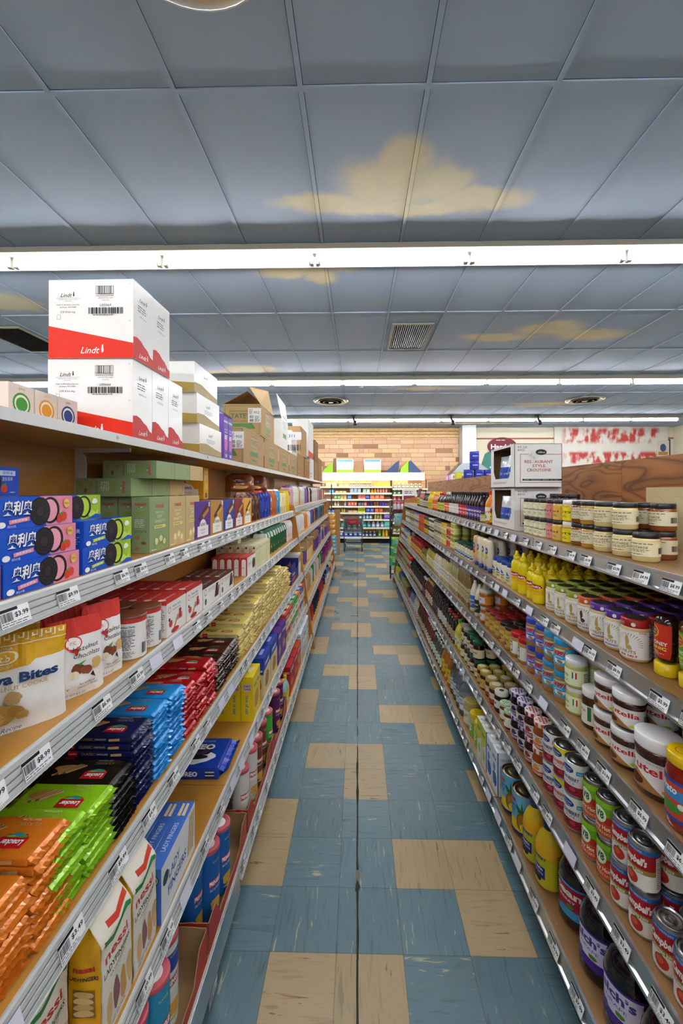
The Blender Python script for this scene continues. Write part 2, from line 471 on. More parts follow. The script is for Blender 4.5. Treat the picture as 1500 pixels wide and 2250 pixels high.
CLOUDS = [(-.15, 2.70, .46, .14), (.2, 2.52, .32, .24), (.27, 2.34, .17, .18), (.5, 2.5, .2, .17), (.78, 2.66, .42, .14), (.35, 2.74, .6, .1),
          (-.45, 3.5, .5, .14), (-.3, 3.66, .18, .14), (1.75, 5.1, .5, .17), (2.3, 4.85, .45, .25), (2.85, 5.05, .55, .2),
          (-1.7, 6.35, .5, .22), (-2.2, 6.5, .4, .12), (1.3, 7.65, .8, .16), (4.1, 9.1, .8, .25), (-3.6, 4.05, .4, .28), (.9, 11.4, 1.6, .25), (3.4, 11.6, 1.4, .2)]
cm = ceil_mat()
ce = MB(); gap = M('#20242c', 'matte')
ce.face([(-9.6, 12.6, CH+.02), (9.6, 12.6, CH+.02), (9.6, -7, CH+.02), (-9.6, -7, CH+.02)], gap)
X0, SX, Y0, SY = .337, .6096, 1.92, 1.2192; g = .0155
rc = random.Random(3)
for i in range(-17, 16):
    for j in range(-8, 10):
        xa, ya = X0+i*SX+g, Y0+j*SY+g; xb, yb = xa+SX-2*g, min(ya+SY-2*g, 12.6)
        if ya > 12.5: continue
        z = [CH+.003+rc.uniform(0, .004) for _ in range(4)]; sag = rc.uniform(0, .012)
        nx, ny = 4, 4
        def fn(u, v): return (xa+(xb-xa)*u, ya+(yb-ya)*(1-v), (z[0]*(1-u)+z[1]*u)*(1-v)+(z[2]*(1-u)+z[3]*u)*v-sag*math.sin(PI*u)*math.sin(PI*v)**.5*.6)
        ce.grid(fn, nx, ny, cm)
for i in range(-17, 17): x = X0+i*SX; ce.box(x-.0125, x+.0125, -7, 12.6, CH-.003, CH+.006, cm, faces={'top': None})
for j in range(-8, 10):
    y = Y0+j*SY; ce.box(-9.6, 9.6, y-.0125, y+.0125, CH-.0032, CH+.006, cm, faces={'top': None})
struct(ce, 'ceiling')

# ================================================================ walls
cream = M('#e9dfc4', 'matte')
def wall(name, pts, m): b = MB(); b.face(pts, m); return struct(b, name)
wall('wall_left', [(-9.6, -7, 0), (-9.6, 12.6, 0), (-9.6, 12.6, CH+.05), (-9.6, -7, CH+.05)], M('#c9c6bb', 'matte'))
wall('wall_right', [(9.6, 12.6, 0), (9.6, -7, 0), (9.6, -7, CH+.05), (9.6, 12.6, CH+.05)], cream)
wall('wall_rear', [(9.6, -7, 0), (-9.6, -7, 0), (-9.6, -7, CH+.05), (9.6, -7, CH+.05)], M('#c9c6bb', 'matte'))
b = MB(); b.box(-9.6, 9.6, YB, YB+.1, 0, CH+.05, cream)
b.box(-9.6, -1.75, YB-.03, YB, 0, CH, M('#8f9aa6', 'matte'))
struct(b, 'wall_far')
# brick facing built of separate courses of coloured blocks
bk = MB(); rc = random.Random(11); z = .3; bx0, bx1 = -1.43, 3.1
bk.box(bx0, bx1, YB-.05, YB-.001, 0, 3.2, M('#a07a5c', 'matte'))
tones = ['#deb493']*4+['#d8aa88']*3+['#e4c09a']*2+['#dcbb84', '#a57d60', '#b08868', '#e3c08f']
while z < 3.16:
    h = .135; x = bx0
    while x < bx1:
        w_ = rc.choice((.14, .3, .36, .42, .42, .52)); xe = min(x+w_, bx1)
        if xe-x > .03: bk.box(x+.005, xe-.003, YB-.062, YB-.05, z+.005, min(z+h-.004, 3.19), M(rc.choice(tones), 'matte'), faces={'back': None})
        x = xe
    z += h
struct(bk, 'wall_brick')
tr = MB(); pine = wood('honey_pine_board', '#c99a5a', '#e2bd80', scale=(2, 1, 14), dist=1.5, rough=.5)
tr.box(bx0, bx1, YB-.03, YB-.001, 3.2, 3.5, M('#6a4a28', 'matte'))
for k in range(3): tr.box(bx0, bx1, YB-.09+.012*k, YB-.03, 3.2+k*.1, 3.2+k*.1+.086, pine)
struct(tr, 'trim_2')
tr = MB(); tr.box(3.5, 9.6, YB-.02, YB-.001, 3.15, 3.19, M('#b0584a', 'matte')); struct(tr, 'trim_3')
tr = MB(); tr.box(-1.75, -1.43, YB-.12, YB-.03, 0, CH, M('#b9c0c4', 'matte')); struct(tr, 'trim_4')

# ================================================================ fluorescent strips
hous = M('#a9a18c', 'plastic'); refl = M('#f4f2ea', 'plastic'); tubem = emit('#f5f8ff', TUBE); endm = M('#c9c6bd', 'plastic')
def make_light():
    r = empty('fluorescent_light')
    L = 1.2192
    b = MB()
    pts = [(-.08, 0), (-.08, -.045), (-.13, -.068), (-.128, -.071), (-.07, -.05), (-.03, -.045), (.03, -.045), (.07, -.05), (.128, -.071), (.13, -.068), (.08, -.045), (.08, 0)]
    n = len(pts)
    for i in range(n):
        p, q = pts[i-1], pts[i]
        b.face([(-L/2, q[0], q[1]), (-L/2, p[0], p[1]), (L/2, p[0], p[1]), (L/2, q[0], q[1])], hous if i in (0, 1, 2, 10, 11) else refl)
    o1 = b.build('reflector_housing', r)
    t = MB()
    t.lathe([(.0185, -L/2+.035), (.019, -L/2+.04), (.019, L/2-.04), (.0185, L/2-.035)], tubem, n=12)
    t.v = [(z, x, y-.108) for x, y, z in t.v]; t.f = [tuple(reversed(q)) for q in t.f]
    parts = [o1, t.build('tube', r)]
    for s in (-1, 1):
        h = MB(); x = s*(L/2-.022)
        h.prism([(x-.012, -.044), (x+.012, -.044), (x+.012, -.125), (x-.012, -.125)], -.021, .021, endm)
        h.lathe([(.021, 0), (.021, .022)], endm, n=10)
        k = len(h.v)-20
        h.v[k:] = [((x-s*.012-s*v[2]*.6), v[0], v[1]-.108) for v in h.v[k:]]
        parts.append(h.build('lampholder', r))
    return P(r, 'ceiling light', L, .26, .13, parts)
lt = make_light()
for row, (y, nm) in enumerate(((-4.18, 'row behind the camera, far'), (-.5, 'row above and behind the camera'), (3.2, 'row nearest in view'), (6.88, 'second row in view'), (10.56, 'row nearest the brick wall'))):
    for k in range(-8, 7):
        x = .35+.22*0+k*1.2192+(-.09 if row == 2 else .0)
        p = 'left of centre' if k < 0 else 'right of centre'
        q = abs(k) if k < 0 else k+1
        lt.put(x+.01, y, CH-.003, 0, 'white fluorescent strip light on ceiling, %s, %s %s' % (nm, ordn(q-1), p), 'fluorescent strips, '+nm)

# ================================================================ ceiling vents
def grille(x0, x1, y0, y1, label):
    r = empty('ceiling_vent', ((x0+x1)/2, (y0+y1)/2, CH-.004)); w, d = x1-x0, y1-y0
    fr = M('#8a846f', 'plastic'); b = MB(); t = .03
    for q in ((-w/2, w/2, -d/2, -d/2+t), (-w/2, w/2, d/2-t, d/2), (-w/2, -w/2+t, -d/2+t, d/2-t), (w/2-t, w/2, -d/2+t, d/2-t)):
        b.box(q[0], q[1], q[2], q[3], -.018, 0, fr)
    b.build('frame', r)
    b = MB(); b.box(-w/2+t, w/2-t, -d/2+t, d/2-t, -.003, 0, M('#1c1a18', 'matte')); b.build('duct_opening', r)
    b = MB(); n = 17
    for i in range(n):
        x = -w/2+t+(w-2*t)*(i+.5)/n; b.prism([(x-.010, -.004), (x-.007, -.003), (x+.006, -.016), (x+.003, -.017)], -d/2+t, d/2-t, M('#453d35', 'plastic'))
    b.build('louvre', r)
    tag(r, label, 'vent', 'ceiling vents')
grille(.40, .88, 4.62, 5.46, 'square brown louvred air vent in ceiling, centre, between first two light rows')
grille(-4.5, -3.95, 4.62, 5.46, 'dark louvred air vent in ceiling at far left, beyond the white cartons')
def diffuser():
    r = empty('ceiling_diffuser'); ch = M('#b9b4a8', 'metal'); ch2 = M('#8d877b', 'metal')
    b = MB(); b.lathe([(.37, -.002), (.372, -.012), (.35, -.028), (.30, -.022), (.27, -.004)], ch, n=40)
    a = b.build('outer_ring', r); ps = [a]
    b = MB(); b.lathe([(.0, -.004), (.27, -.004)], M('#2a2622', 'matte'), n=32); ps.append(b.build('duct_opening', r))
    for ro, zz in ((.255, -.03), (.165, -.04)):
        b = MB(); b.lathe([(ro, zz), (ro-.008, zz-.004), (ro-.075, zz+.018), (ro-.078, zz+.022), (ro-.01, zz+.004), (ro, zz)], ch2, n=36); ps.append(b.build('cone_ring', r))
    b = MB(); b.lathe([(0, -.045), (.05, -.042), (.07, -.03), (.055, -.02), (0, -.02)], ch, n=24); ps.append(b.build('centre_disc', r))
    return P(r, 'air diffuser', .74, .74, .05, ps)
df = diffuser()
df.put(-.58, 1.22, CH-.004, 0, 'round metal ceiling diffuser directly overhead at top of view', 'round ceiling diffusers')
df.put(-.57, 8.6, CH-.004, 0, 'round metal ceiling diffuser left of centre beyond second light row', 'round ceiling diffusers')
df.put(4.8, 8.6, CH-.004, 0, 'round metal ceiling diffuser on the right beyond second light row', 'round ceiling diffusers')
# black brackets by the third light row and a small camera
for k, (x, y) in enumerate(((-.1, 10.35), (2.4, 10.35), (4.6, 10.35))):
    b = MB(); b.tube([(0, 0, 0), (0, 0, -.09), (.03, -.02, -.16)], .025, M('#25272c', 'plastic')); b.box(-.07, .05, -.04, .04, -.03, 0, M('#25272c', 'plastic'))
    b.tube([(.03, -.02, -.14), (.045, -.03, -.26)], .045, M('#25272c', 'plastic'))
    o = b.build('spotlight'); o.location = (x, y, CH-.003)
    tag(o, 'small black ceiling spotlight by the farthest light row, ' + ('leftmost', 'middle one', 'rightmost')[k], 'spotlight', 'black spotlights by the far lights')
r = empty('security_camera', (-1.93, 7.6, CH-.003)); b = MB(); b.lathe([(.05, -.02), (.05, 0)], M('#d8d8d4', 'plastic'), n=16); b.build('mount', r)
b = MB(); b.lathe([(0, -.10), (.03, -.095), (.05, -.07), (.055, -.04), (.05, -.02)], M('#20232b', 'glass'), n=16); b.build('dome', r)
tag(r, 'small dark dome security camera on ceiling above brown cookie cartons', 'security camera')
b = MB(); b.lathe([(0, -.06), (.03, -.055), (.045, -.02), (.05, 0)], M('#8d877b', 'plastic'), n=16); o = b.build('smoke_detector'); o.location = (.07, 7.3, CH-.003)
tag(o, 'small beige smoke detector on ceiling just beyond second light row', 'smoke detector')
# silver duct and hood at the far wall
r = empty('exhaust_hood', (3.3, YB-.4, 0)); b = MB(); b.box(-.2, .2, -.1, .3, 2.35, CH, M('#cfd5d8', 'foil')); b.build('duct', r)
b = MB(); q = [(-.62, 1.95), (.78, 1.95), (.78, 2.0), (.25, 2.38), (-.25, 2.38), (-.62, 2.0)]; b.prism(q, -.25, .3, M('#8d9496', 'metal')); b.build('hood', r)
tag(r, 'silver duct and grey metal hood standing against the far cream wall', 'exhaust hood')
# wall signs
def sign(x, z, w, h, A, name, label, cat='sign', th=.03, y=YB-.03, poly=None, col='#ffffff'):
    b = MB(); b.box(-w/2, w/2, -th, 0, -h/2, h/2, M(col, 'matte')) if not poly else b.prism(poly, -th, 0, M(col, 'matte'))
    b.art(A, plane((-w/2, -th, -h/2), (1, 0, 0), (0, 0, 1), (0, -1, 0)), off=.002, dl=.0008)
    o = b.build(name); o.location = (x, y, z); tag(o, label, cat); return o
A = Art(200, 190); A.p([(35, 5), (185, 5), (185, 125), (150, 165), (95, 178), (45, 150), (35, 120)], '#4c8678'); A.ln(60, 15, 165, 115, 9, '#dfe6dc')
A.p([(0, 30), (25, 75), (38, 55), (38, 5), (0, 5)], '#e0c15a')
sign(4.45, 2.15, 2., 1.9, A, 'wall_mural', 'painted green menu board and yellow figure on far cream wall', 'mural', th=.004, col='#e9dfc4')
A = Art(90, 55); A.e(45, 27.5, 44, 27, '#7d2b35', 30); A.t("Hardy's", 45, 26, 14, '#f2ece4', b=.03, w=70); A.ln(26, 43, 64, 49, 1, '#d9c5c0'); A.ln(34, 7, 58, 13, 1, '#d9c5c0')
sign(4.42, 2.93, .9, .55, A, 'wall_sign', 'dark red oval sign with white lettering on far cream wall', th=.05, col='#7d2b35', poly=[(.44*math.cos(2*PI*i/28), .27*math.sin(2*PI*i/28)) for i in range(28)])
def smudge():
    m, nt, b = nodemat('faded_red_lettering')
    tc = N(nt, 'ShaderNodeTexCoord'); mp = N(nt, 'ShaderNodeMapping'); mp.inputs['Scale'].default_value = (4.2, 1, 2.2); nt.links.new(tc.outputs['Object'], mp.inputs['Vector'])
    n = N(nt, 'ShaderNodeTexNoise', i_Scale=1.2, i_Detail=2.); nt.links.new(mp.outputs['Vector'], n.inputs['Vector'])
    sp = N(nt, 'ShaderNodeSeparateXYZ'); nt.links.new(tc.outputs['Object'], sp.inputs[0])
    out = None
    for zc, zh in ((.30, .30), (-.38, .24)):
        d = N(nt, 'ShaderNodeMath', operation='SUBTRACT'); d.inputs[1].default_value = zc; nt.links.new(sp.outputs['Z'], d.inputs[0])
        ab = N(nt, 'ShaderNodeMath', operation='ABSOLUTE'); nt.links.new(d.outputs[0], ab.inputs[0])
        mr = N(nt, 'ShaderNodeMapRange', interpolation_type='SMOOTHSTEP', i_From_Min=zh, i_From_Max=zh*.5); nt.links.new(ab.outputs[0], mr.inputs['Value'])
        if out is None: out = mr
        else:
            ad = N(nt, 'ShaderNodeMath', operation='MAXIMUM'); nt.links.new(out.outputs[0], ad.inputs[0]); nt.links.new(mr.outputs[0], ad.inputs[1]); out = ad
    ax = N(nt, 'ShaderNodeMath', operation='ABSOLUTE'); nt.links.new(sp.outputs['X'], ax.inputs[0])
    mx = N(nt, 'ShaderNodeMapRange', interpolation_type='SMOOTHSTEP', i_From_Min=1.55, i_From_Max=1.3); nt.links.new(ax.outputs[0], mx.inputs['Value'])
    nr = N(nt, 'ShaderNodeMapRange', interpolation_type='SMOOTHSTEP', i_From_Min=.40, i_From_Max=.58); nt.links.new(n.outputs['Fac'], nr.inputs['Value'])
    m1 = N(nt, 'ShaderNodeMath', operation='MULTIPLY'); nt.links.new(out.outputs[0], m1.inputs[0]); nt.links.new(nr.outputs[0], m1.inputs[1])
    m2 = N(nt, 'ShaderNodeMath', operation='MULTIPLY'); nt.links.new(m1.outputs[0], m2.inputs[0]); nt.links.new(mx.outputs[0], m2.inputs[1])
    c = N(nt, 'ShaderNodeMix', data_type='RGBA'); c.inputs[6].default_value = lin('#ded8cc'); c.inputs[7].default_value = lin('#c4453c'); nt.links.new(m2.outputs[0], c.inputs[0])
    nt.links.new(c.outputs[2], b.inputs['Base Color']); b.inputs['Roughness'].default_value = .7
    return m
A = Art(340, 130); A.o.append(('g', [[(0, 0), (340, 0), (340, 130), (0, 130)]], smudge()))
sign(7.7, 2.95, 3.4, 1.3, A, 'wall_sign', 'wide white sign with blurred red lettering above plywood, right side', th=.04, col='#ece6dc')


for k, (x, c, fr_) in enumerate(((9.0+.43, '#d89a4a', '#f2ede0'),)):
    r = empty('framed_picture', (9.25, YB-.05, 2.85)); b = MB(); b.box(-.22, .22, -.02, 0, -.28, .28, M('#2c2c30', 'gloss')); b.build('frame', r)
    b = MB(); b.box(-.18, .18, -.024, -.02, -.24, .24, M('#d9cfc0', 'matte')); b.art(Art(36, 48).e(18, 26, 9, 12, '#4a5a8a').r(4, 4, 32, 14, '#c08a40'), plane((-.18, -.024, -.24), (1, 0, 0), (0, 0, 1), (0, -1, 0)), off=.001); b.build('print', r)
    tag(r, 'small framed picture at far right of the far cream wall', 'picture')
# ================================================================ price tags
def tag_mesh(price, seed, w=.066, h=.034, tint='#f6f6f4', bare=False):
    b = MB(); b.k = 0
    b.box(-w/2, w/2, -.0006, 0, 0, h, M(tint, 'card'))
    A = Art(w*100, h*100); W, Hh = w*100, h*100
    if not bare:
        A.r(.1, Hh-.62, W*.62, Hh-.05, '#16161a'); A.r(0, 0, .12, Hh, '#3a3a3e'); A.bar(.3, Hh*.3, W*.42, Hh-.8, '#3a3a3e', seed); A.t(price, W*.72, Hh*.56, .85, '#1c1c20', b=.02, w=W*.46)
        A.ln(.3, .1, W-.4, Hh*.28, 2, '#77777c', seed)
    b.art(A, plane((-w/2, -.0006, 0), (1, 0, 0), (0, 0, 1), (0, -1, 0)), off=.0002)
    o = b.build('price_tag'); return o
PR = ['$4.99', '$4.99', '$7.99', '$6.99', '$3.99', '$5.99', '$3.49', '$8.99', '$9.99', '$14.99', '$6.49']
tags_pool = [tag_mesh(p, i+1) for i, p in enumerate(PR)]+[tag_mesh('', 30, tint='#dcdcea', bare=True)]
used_pool = set()
def new_tag(i, parent, x, y, z, rz, tiltx):
    o = tags_pool[i]
    if i in used_pool: o = o.copy(); COL.objects.link(o)
    used_pool.add(i)
    o.parent = parent; o.location = (x, y, z); o.rotation_euler = (tiltx, 0, rz); o.name = 'price_tag'
    return o
W_G = wood('golden_birch_shelf', '#b27a2c', '#d39a45', scale=(1, .25, 1), dist=.8, rough=.33, detail=4., band=.5, fine=.3)
W_LB = wood('stained_back_panel', '#8f5c22', '#b57c36', scale=(1, .8, 1.6), dist=1., rough=.35, detail=3., band=.35, fine=.3)
W_R = wood('brown_shelf_board', '#7d5630', '#b08a56', scale=(1, .3, 1), dist=1., rough=.45, detail=5., band=.7, fine=.45)
W_P = wood('rotary_cut_plywood', '#4a280f', '#a86a33', scale=(1, 1.5, 6.5), dist=.42, rough=.45, detail=1.5, band=2.6, fine=.22)
W_E = wood('end_panel_veneer', '#9a6420', '#b97f34', scale=(1, 1, .3), dist=1., rough=.35, band=.4, fine=.3)
white = M('#cfd1ce', 'plastic'); white2 = M('#c6c8c6', 'plastic'); steel = M('#d2d5d6', 'metal'); steel2 = M('#8e9193', 'metal')
def xs(pts, y0, y1, mb, m): mb.prism(pts, y0, y1, m)
def gondola(side, y0, y1, label, seed, rails, hl1=0., endpanel=False, tagn=20):
    s = side; X = XL if s < 0 else XR; Z = list(ZL if s < 0 else ZR); B = BL if s < 0 else BR
    Z[1] += hl1
    r = empty('gondola_shelving', (s*B, y0, 0)); tag(r, label, 'shelving', 'gondola shelving units')
    R = lambda x: s*x-s*B        # to local x
    bw = W_LB if s < 0 else W_P
    L = y1-y0
    def bx(mb, xa, xb, ya, yb, za, zb, m, **k): a, c = sorted((R(xa), R(xb))); mb.box(a, c, ya, yb, za, zb, m, **k)
    b = MB(); bx(b, B, B+.02, .001, L-.001, .02, ZL[0]-.024 if s < 0 else 1.725, bw); b.build('back_panel', r)
    if s < 0:
        b = MB(); bx(b, X[0], B+.25, .002, L-.002, Z[0]-.022, Z[0], W_G); sh = b.build('top_shelf', r)
        b = MB(); bx(b, X[0]-.004, X[0], .001, L-.001, Z[0]-.024, Z[0]+.001, white)
        for k in range(4): b.lathe([(.0, 0), (.005, 0), (.005, .001)], steel2, n=8); q = len(b.v)-24; yy = L*(k+.4)/4; b.v[q:] = [(R(X[0]-.004)+(v[2]+.0002)*1., yy+v[0], Z[0]-.011+v[1]) for v in b.v[q:]]
        b.build('edge_strip', sh)
    # base
    b = MB(); bx(b, X[5]+.02, B, .002, L-.002, .0, Z[5]-.022, M('#4a3422', 'matte') if s < 0 else M('#23211f', 'matte')); b.build('plinth', r)
    rr = random.Random(seed)
    for k in range(1, 6):
        z = Z[k]; x = X[k]
        b = MB(); bx(b, x, B, .003, L-.003, z-.02, z, W_G if s < 0 else W_R); sh = b.build('shelf', r)
        hgt = .054; slope = .014
        b = MB()
        if s < 0:
            if k == 5 and not rails:
                xs([(R(x), z-.10), (R(x), z+.0005), (R(x-.003), z+.0005), (R(x-.003), z-.012), (R(x-.010), z-.10)], .002, L-.002, b, white2)
                xs([(R(x-.003), z-.012), (R(x-.010), z-.085), (R(x-.012), z-.085), (R(x-.005), z-.012)], .002, L-.002, b, steel)
            else:
                for q in range(3): zc = z-.0154-q*.0125; xc = x-.0030-slope*(q*.0125+.0154)/hgt; bx(b, xc-.0001, xc+.0012, .003, L-.003, zc-.0008, zc+.0008, M('#6d706f', 'plastic'))
                pts = [(R(x+.002), z+.001), (R(x-.003), z+.002)]
                for q in range(4):
                    za = z-.004-q*.0125; xa = x-.003-slope*(q*.0125+.004)/hgt
                    pts += [(R(xa-.0015), za+.001), (R(xa-.0015), za-.0095), (R(xa+.0008), za-.0100), (R(xa+.0008), za-.0120)]
                pts += [(R(x-.003-slope), z-hgt), (R(x+.002), z-hgt+.004)]
                xs(pts, .002, L-.002, b, white)
        else:
            xs([(R(x+.002), z+.001), (R(x-.006), z+.001), (R(x-.007), z-.006), (R(x-.002), z-.0075), (R(x-.008), z-hgt+.010), (R(x-.016), z-hgt+.008), (R(x-.017), z-hgt), (R(x+.002), z-hgt+.001)], .002, L-.002, b, steel)
        b.build('price_rail', sh)
        # tags
        if k == 5 and s < 0 and not rails: nt = 1
        else: nt = tagn
        for q in range(nt):
            yy = L*(q+.5+rr.uniform(-.25, .25))/nt
            ti = rr.choice((11,)) if rr.random() < .12 else rr.randrange(0, 9 if s < 0 else 11)
            ang = math.atan2(slope, hgt)
            if s < 0: xx, zz, rz, tl = R(x-.0052-slope*.83), z-.045, PI/2, -ang
            else: xx, zz, rz, tl = R(x-.0172), z-.047, -PI/2, -.30
            if k == 5 and s < 0 and not rails: xx, zz, yy, ti, tl = R(x-.0135), z-.125, L-.30-.0, 4, .05
            new_tag(ti, sh, xx, yy, zz, rz, tl if s < 0 else tl)
    # brackets under the top shelf / uprights
    for k in ([.28] if L < 2.6 else [.2]) + [L*.5, L-.25] if s < 0 else [.06, L-.03]:
        b = MB()
        if s < 0:
            z1 = Z[0]-.0225; pts = [(B-.001, z1-.36), (B-.001, z1), (X[0]+.06, z1), (X[0]+.06, z1-.012), (B-.02, z1-.014), (B-.032, z1-.025), (B-.036, z1-.05), (B-.025, z1-.36)]
            pts = [(R(p[0]), p[1]) for p in pts]; q = b.prism(pts, k-.004, k+.004, white2); b.build('bracket', r)
            for sx, sz in ((2, Z[1]), (3, Z[2])):
                b = MB(); z1 = sz-.0205
                b.prism([(R(B-.001), z1-.09), (R(B-.001), z1), (R(X[sx-1]+.05), z1), (R(X[sx-1]+.05), z1-.02)], k-.004, k+.004, white2); b.build('bracket', r)
        else:
            b.box(*sorted((R(B-.012), R(B))), k-.014, k+.014, .15, 1.335, M('#cfc9b4', 'plastic'))
            for q in range(32): zq = .2+q*.035; b.box(*sorted((R(B-.0125), R(B-.012))), k-.003, k+.003, zq, zq+.014, M('#3a3a38', 'matte'))
            b.build('slotted_upright', r)
    for yy in endpanel or []:
        b = MB(); top = Z[1]+.05; f = lambda h: (.424 if s < 0 else .61)+.15*h
        ya, yb = (yy-y0-.012, yy-y0+.012)
        b.prism([(R(f(0)), 0), (R(f(top)-.004), top), (R(B), top+.1), (R(B), 0)], ya, yb, W_E); b.build('end_panel', r)
    return r
gondola(-1, -1.3, 1.53, 'left wooden gondola section nearest the camera, with cookies and wafers', 1, False)
gondola(-1, 1.53, 4.03, 'middle left wooden gondola section, with cream wafers and crackers', 2, True, endpanel=[4.03-.013])
gondola(-1, 4.03, 8.12, 'farthest left wooden gondola section, ending by the yellow snack strip', 3, True, hl1=.03, endpanel=[8.12-.013])
gondola(1, -.66, 1.9, 'right gondola section nearest the camera, with hazelnut spread and juice', 4, True)
gondola(1, 1.9, 4.47, 'middle right gondola section, with mustard and dark bottles', 5, True)
gondola(1, 4.47, 7.05, 'farthest right gondola section, ending at the black snack rack', 6, True, endpanel=[7.05-.013])
# ================================================================ product makers
F = 884.
def at(code, px):
    """distance along the aisle of the shelf edge seen at image column px"""
    s, xf, z = shelf(code); return F*xf/abs(px-785)
def carton(name, cat, w, d, h, col, front=None, left=None, right=None, top=None, bev=.0012, kind='card'):
    b = MB(); b.box(-w/2, w/2, -d/2, d/2, 0, h, M(col, kind), bev=bev)
    if front: b.art(front, plane((-w/2, -d/2, 0), (1, 0, 0), (0, 0, 1), (0, -1, 0)))
    if left: b.art(left, plane((-w/2, d/2, 0), (0, -1, 0), (0, 0, 1), (-1, 0, 0)))
    if right: b.art(right, plane((w/2, -d/2, 0), (0, 1, 0), (0, 0, 1), (1, 0, 0)))
    if top: b.art(top, plane((-w/2, -d/2, h), (1, 0, 0), (0, 1, 0), (0, 0, 1)))
    return P(b.build(name), cat, w, d, h)
SH = {  # body outline (radius, height), cap (radius, from, to)
 'jar': ([(.0, .0), (.90, 0), (.98, .025), (1, .07), (1, .72), (.97, .78), (.86, .85), (.84, .88)], (.92, .85, 1)),
 'wide': ([(0, 0), (.92, 0), (1, .05), (1, .74), (.94, .80), (.90, .82)], (.94, .80, 1)),
 'pb': ([(0, 0), (.93, 0), (1, .03), (1, .30), (.985, .32), (.985, .66), (1, .68), (1, .76), (.95, .80), (.93, .82)], (.96, .80, 1)),
 'hazel': ([(0, 0), (.80, 0), (.93, .04), (1, .14), (.93, .36), (.93, .55), (1, .68), (1, .74), (.90, .80)], (.98, .78, 1)),
 'facet': ([(0, 0), (.84, 0), (.94, .06), (1, .2), (1, .55), (.96, .66), (.84, .76), (.84, .82)], (.93, .82, 1)),
 'bottle': ([(0, 0), (.92, 0), (1, .025), (1, .56), (.88, .66), (.52, .78), (.36, .82), (.34, .91)], (.40, .88, 1)),
 'round': ([(0, 0), (.85, 0), (.97, .04), (1, .12), (1, .44), (.9, .56), (.5, .74), (.3, .80), (.28, .91)], (.34, .88, 1)),
 'juice': ([(0, 0), (.88, 0), (1, .04), (1, .12), (.96, .15), (.96, .46), (1, .50), (.95, .62), (.70, .76), (.42, .83), (.40, .88)], (.44, .86, 1)),
 'squeeze': ([(0, 0), (.92, 0), (1, .04), (.97, .22), (.91, .36), (.99, .50), (1, .62), (.93, .70), (.66, .765), (.52, .79)], (.56, .785, .87)),
 'invert': ([(0, .13), (.62, .13), (.80, .2), (.95, .3), (1, .5), (.97, .8), (.9, .95), (.7, .99), (0, 1)], (.66, 0, .14)),
 'slim': ([(0, 0), (.93, 0), (1, .02), (1, .70), (.8, .80), (.42, .88), (.40, .92)], (.46, .9, 1)),
 'tube': ([(0, 0), (.97, 0), (1, .01), (1, .945), (.99, .95)], (1.03, .935, 1)),
}
def ribs(cr, z0, z1, top=True):
    return [(cr, z0), (cr*1.01, z0+(z1-z0)*.1), (cr*1.01, z1-(z1-z0)*.12), (cr*.96, z1-(z1-z0)*.02), (cr*.90, z1), (0, z1)]
def vessel(name, cat, r, h, shape, body, cap, label=None, zl=(.12, .68), bk='glass', ck='plastic', arc=.86, sx=1., sy=1., n=28, lidart=None, lid_label=None, bodyname=None, rings=False, nozzle=False):
    prof, (cr, c0, c1) = SH[shape]
    pr = [(a*r, z*h) for a, z in prof]
    bm_ = M(body, bk) if isinstance(body, str) else body
    B = MB(); B.lathe(pr, bm_, n=n, sx=sx, sy=sy)
    K = MB()
    if shape == 'invert': K.lathe([(0, 0), (cr*r*.9, 0), (cr*r, .003), (cr*r*.95, c1*h)], M(cap, ck), n=n, sx=sx, sy=sy)
    else: K.lathe([(cr*r*.98, c0*h)]+ribs(cr*r, c0*h+.0005, c1*h)[1:], M(cap, ck), n=n, sx=sx if shape not in ('squeeze',) else 1, sy=sy if shape not in ('squeeze',) else 1)
    if nozzle: K.lathe([(cr*r*.8, c1*h), (cr*r*.62, c1*h+.035*h), (.24*r, c1*h+.05*h), (.2*r, c1*h+.125*h), (0, c1*h+.13*h)], M(cap, ck), n=18)
    if lidart: K.art(lidart, plane((-cr*r*.88, -cr*r*.88, c1*h), (1, 0, 0), (0, 1, 0), (0, 0, 1)), off=.0002)
    if lid_label: K.art(lid_label, cyl(cr*r*1.012, lid_label.w, c0*h+.001), step=.35)
    ms = [(bodyname or ('can_body' if bk == 'metal' else 'jar_body' if shape in ('jar', 'wide', 'pb', 'hazel', 'facet') else 'bottle_body'), B), ('lid' if shape in ('jar', 'wide', 'pb', 'hazel', 'facet', 'tube') else 'cap', K)]
    if label is not None:
        z0, z1 = zl[0]*h, zl[1]*h
        def R(z):
            if shape == 'pb': return r
            for i in range(1, len(pr)):
                if pr[i-1][1] <= z <= pr[i][1] and pr[i][1] > pr[i-1][1]:
                    t = (z-pr[i-1][1])/(pr[i][1]-pr[i-1][1]); return pr[i-1][0]*(1-t)+pr[i][0]*t
            return r
        Lb = MB(); Lb.art(label, cyl(R, label.w, z0, sx, sy), step=.45 if r < .06 else .6, off=.0006, ystep=0. if shape in ('jar', 'wide', 'bottle', 'slim', 'tube', 'pb') else .5)
        ms.append(('label', Lb))
    return prod(name, cat, 2*r*sx, 2*r*sy, h*c1 if not nozzle else h, ms)
def lw(r, arc=.86): return 2*PI*r*100*arc
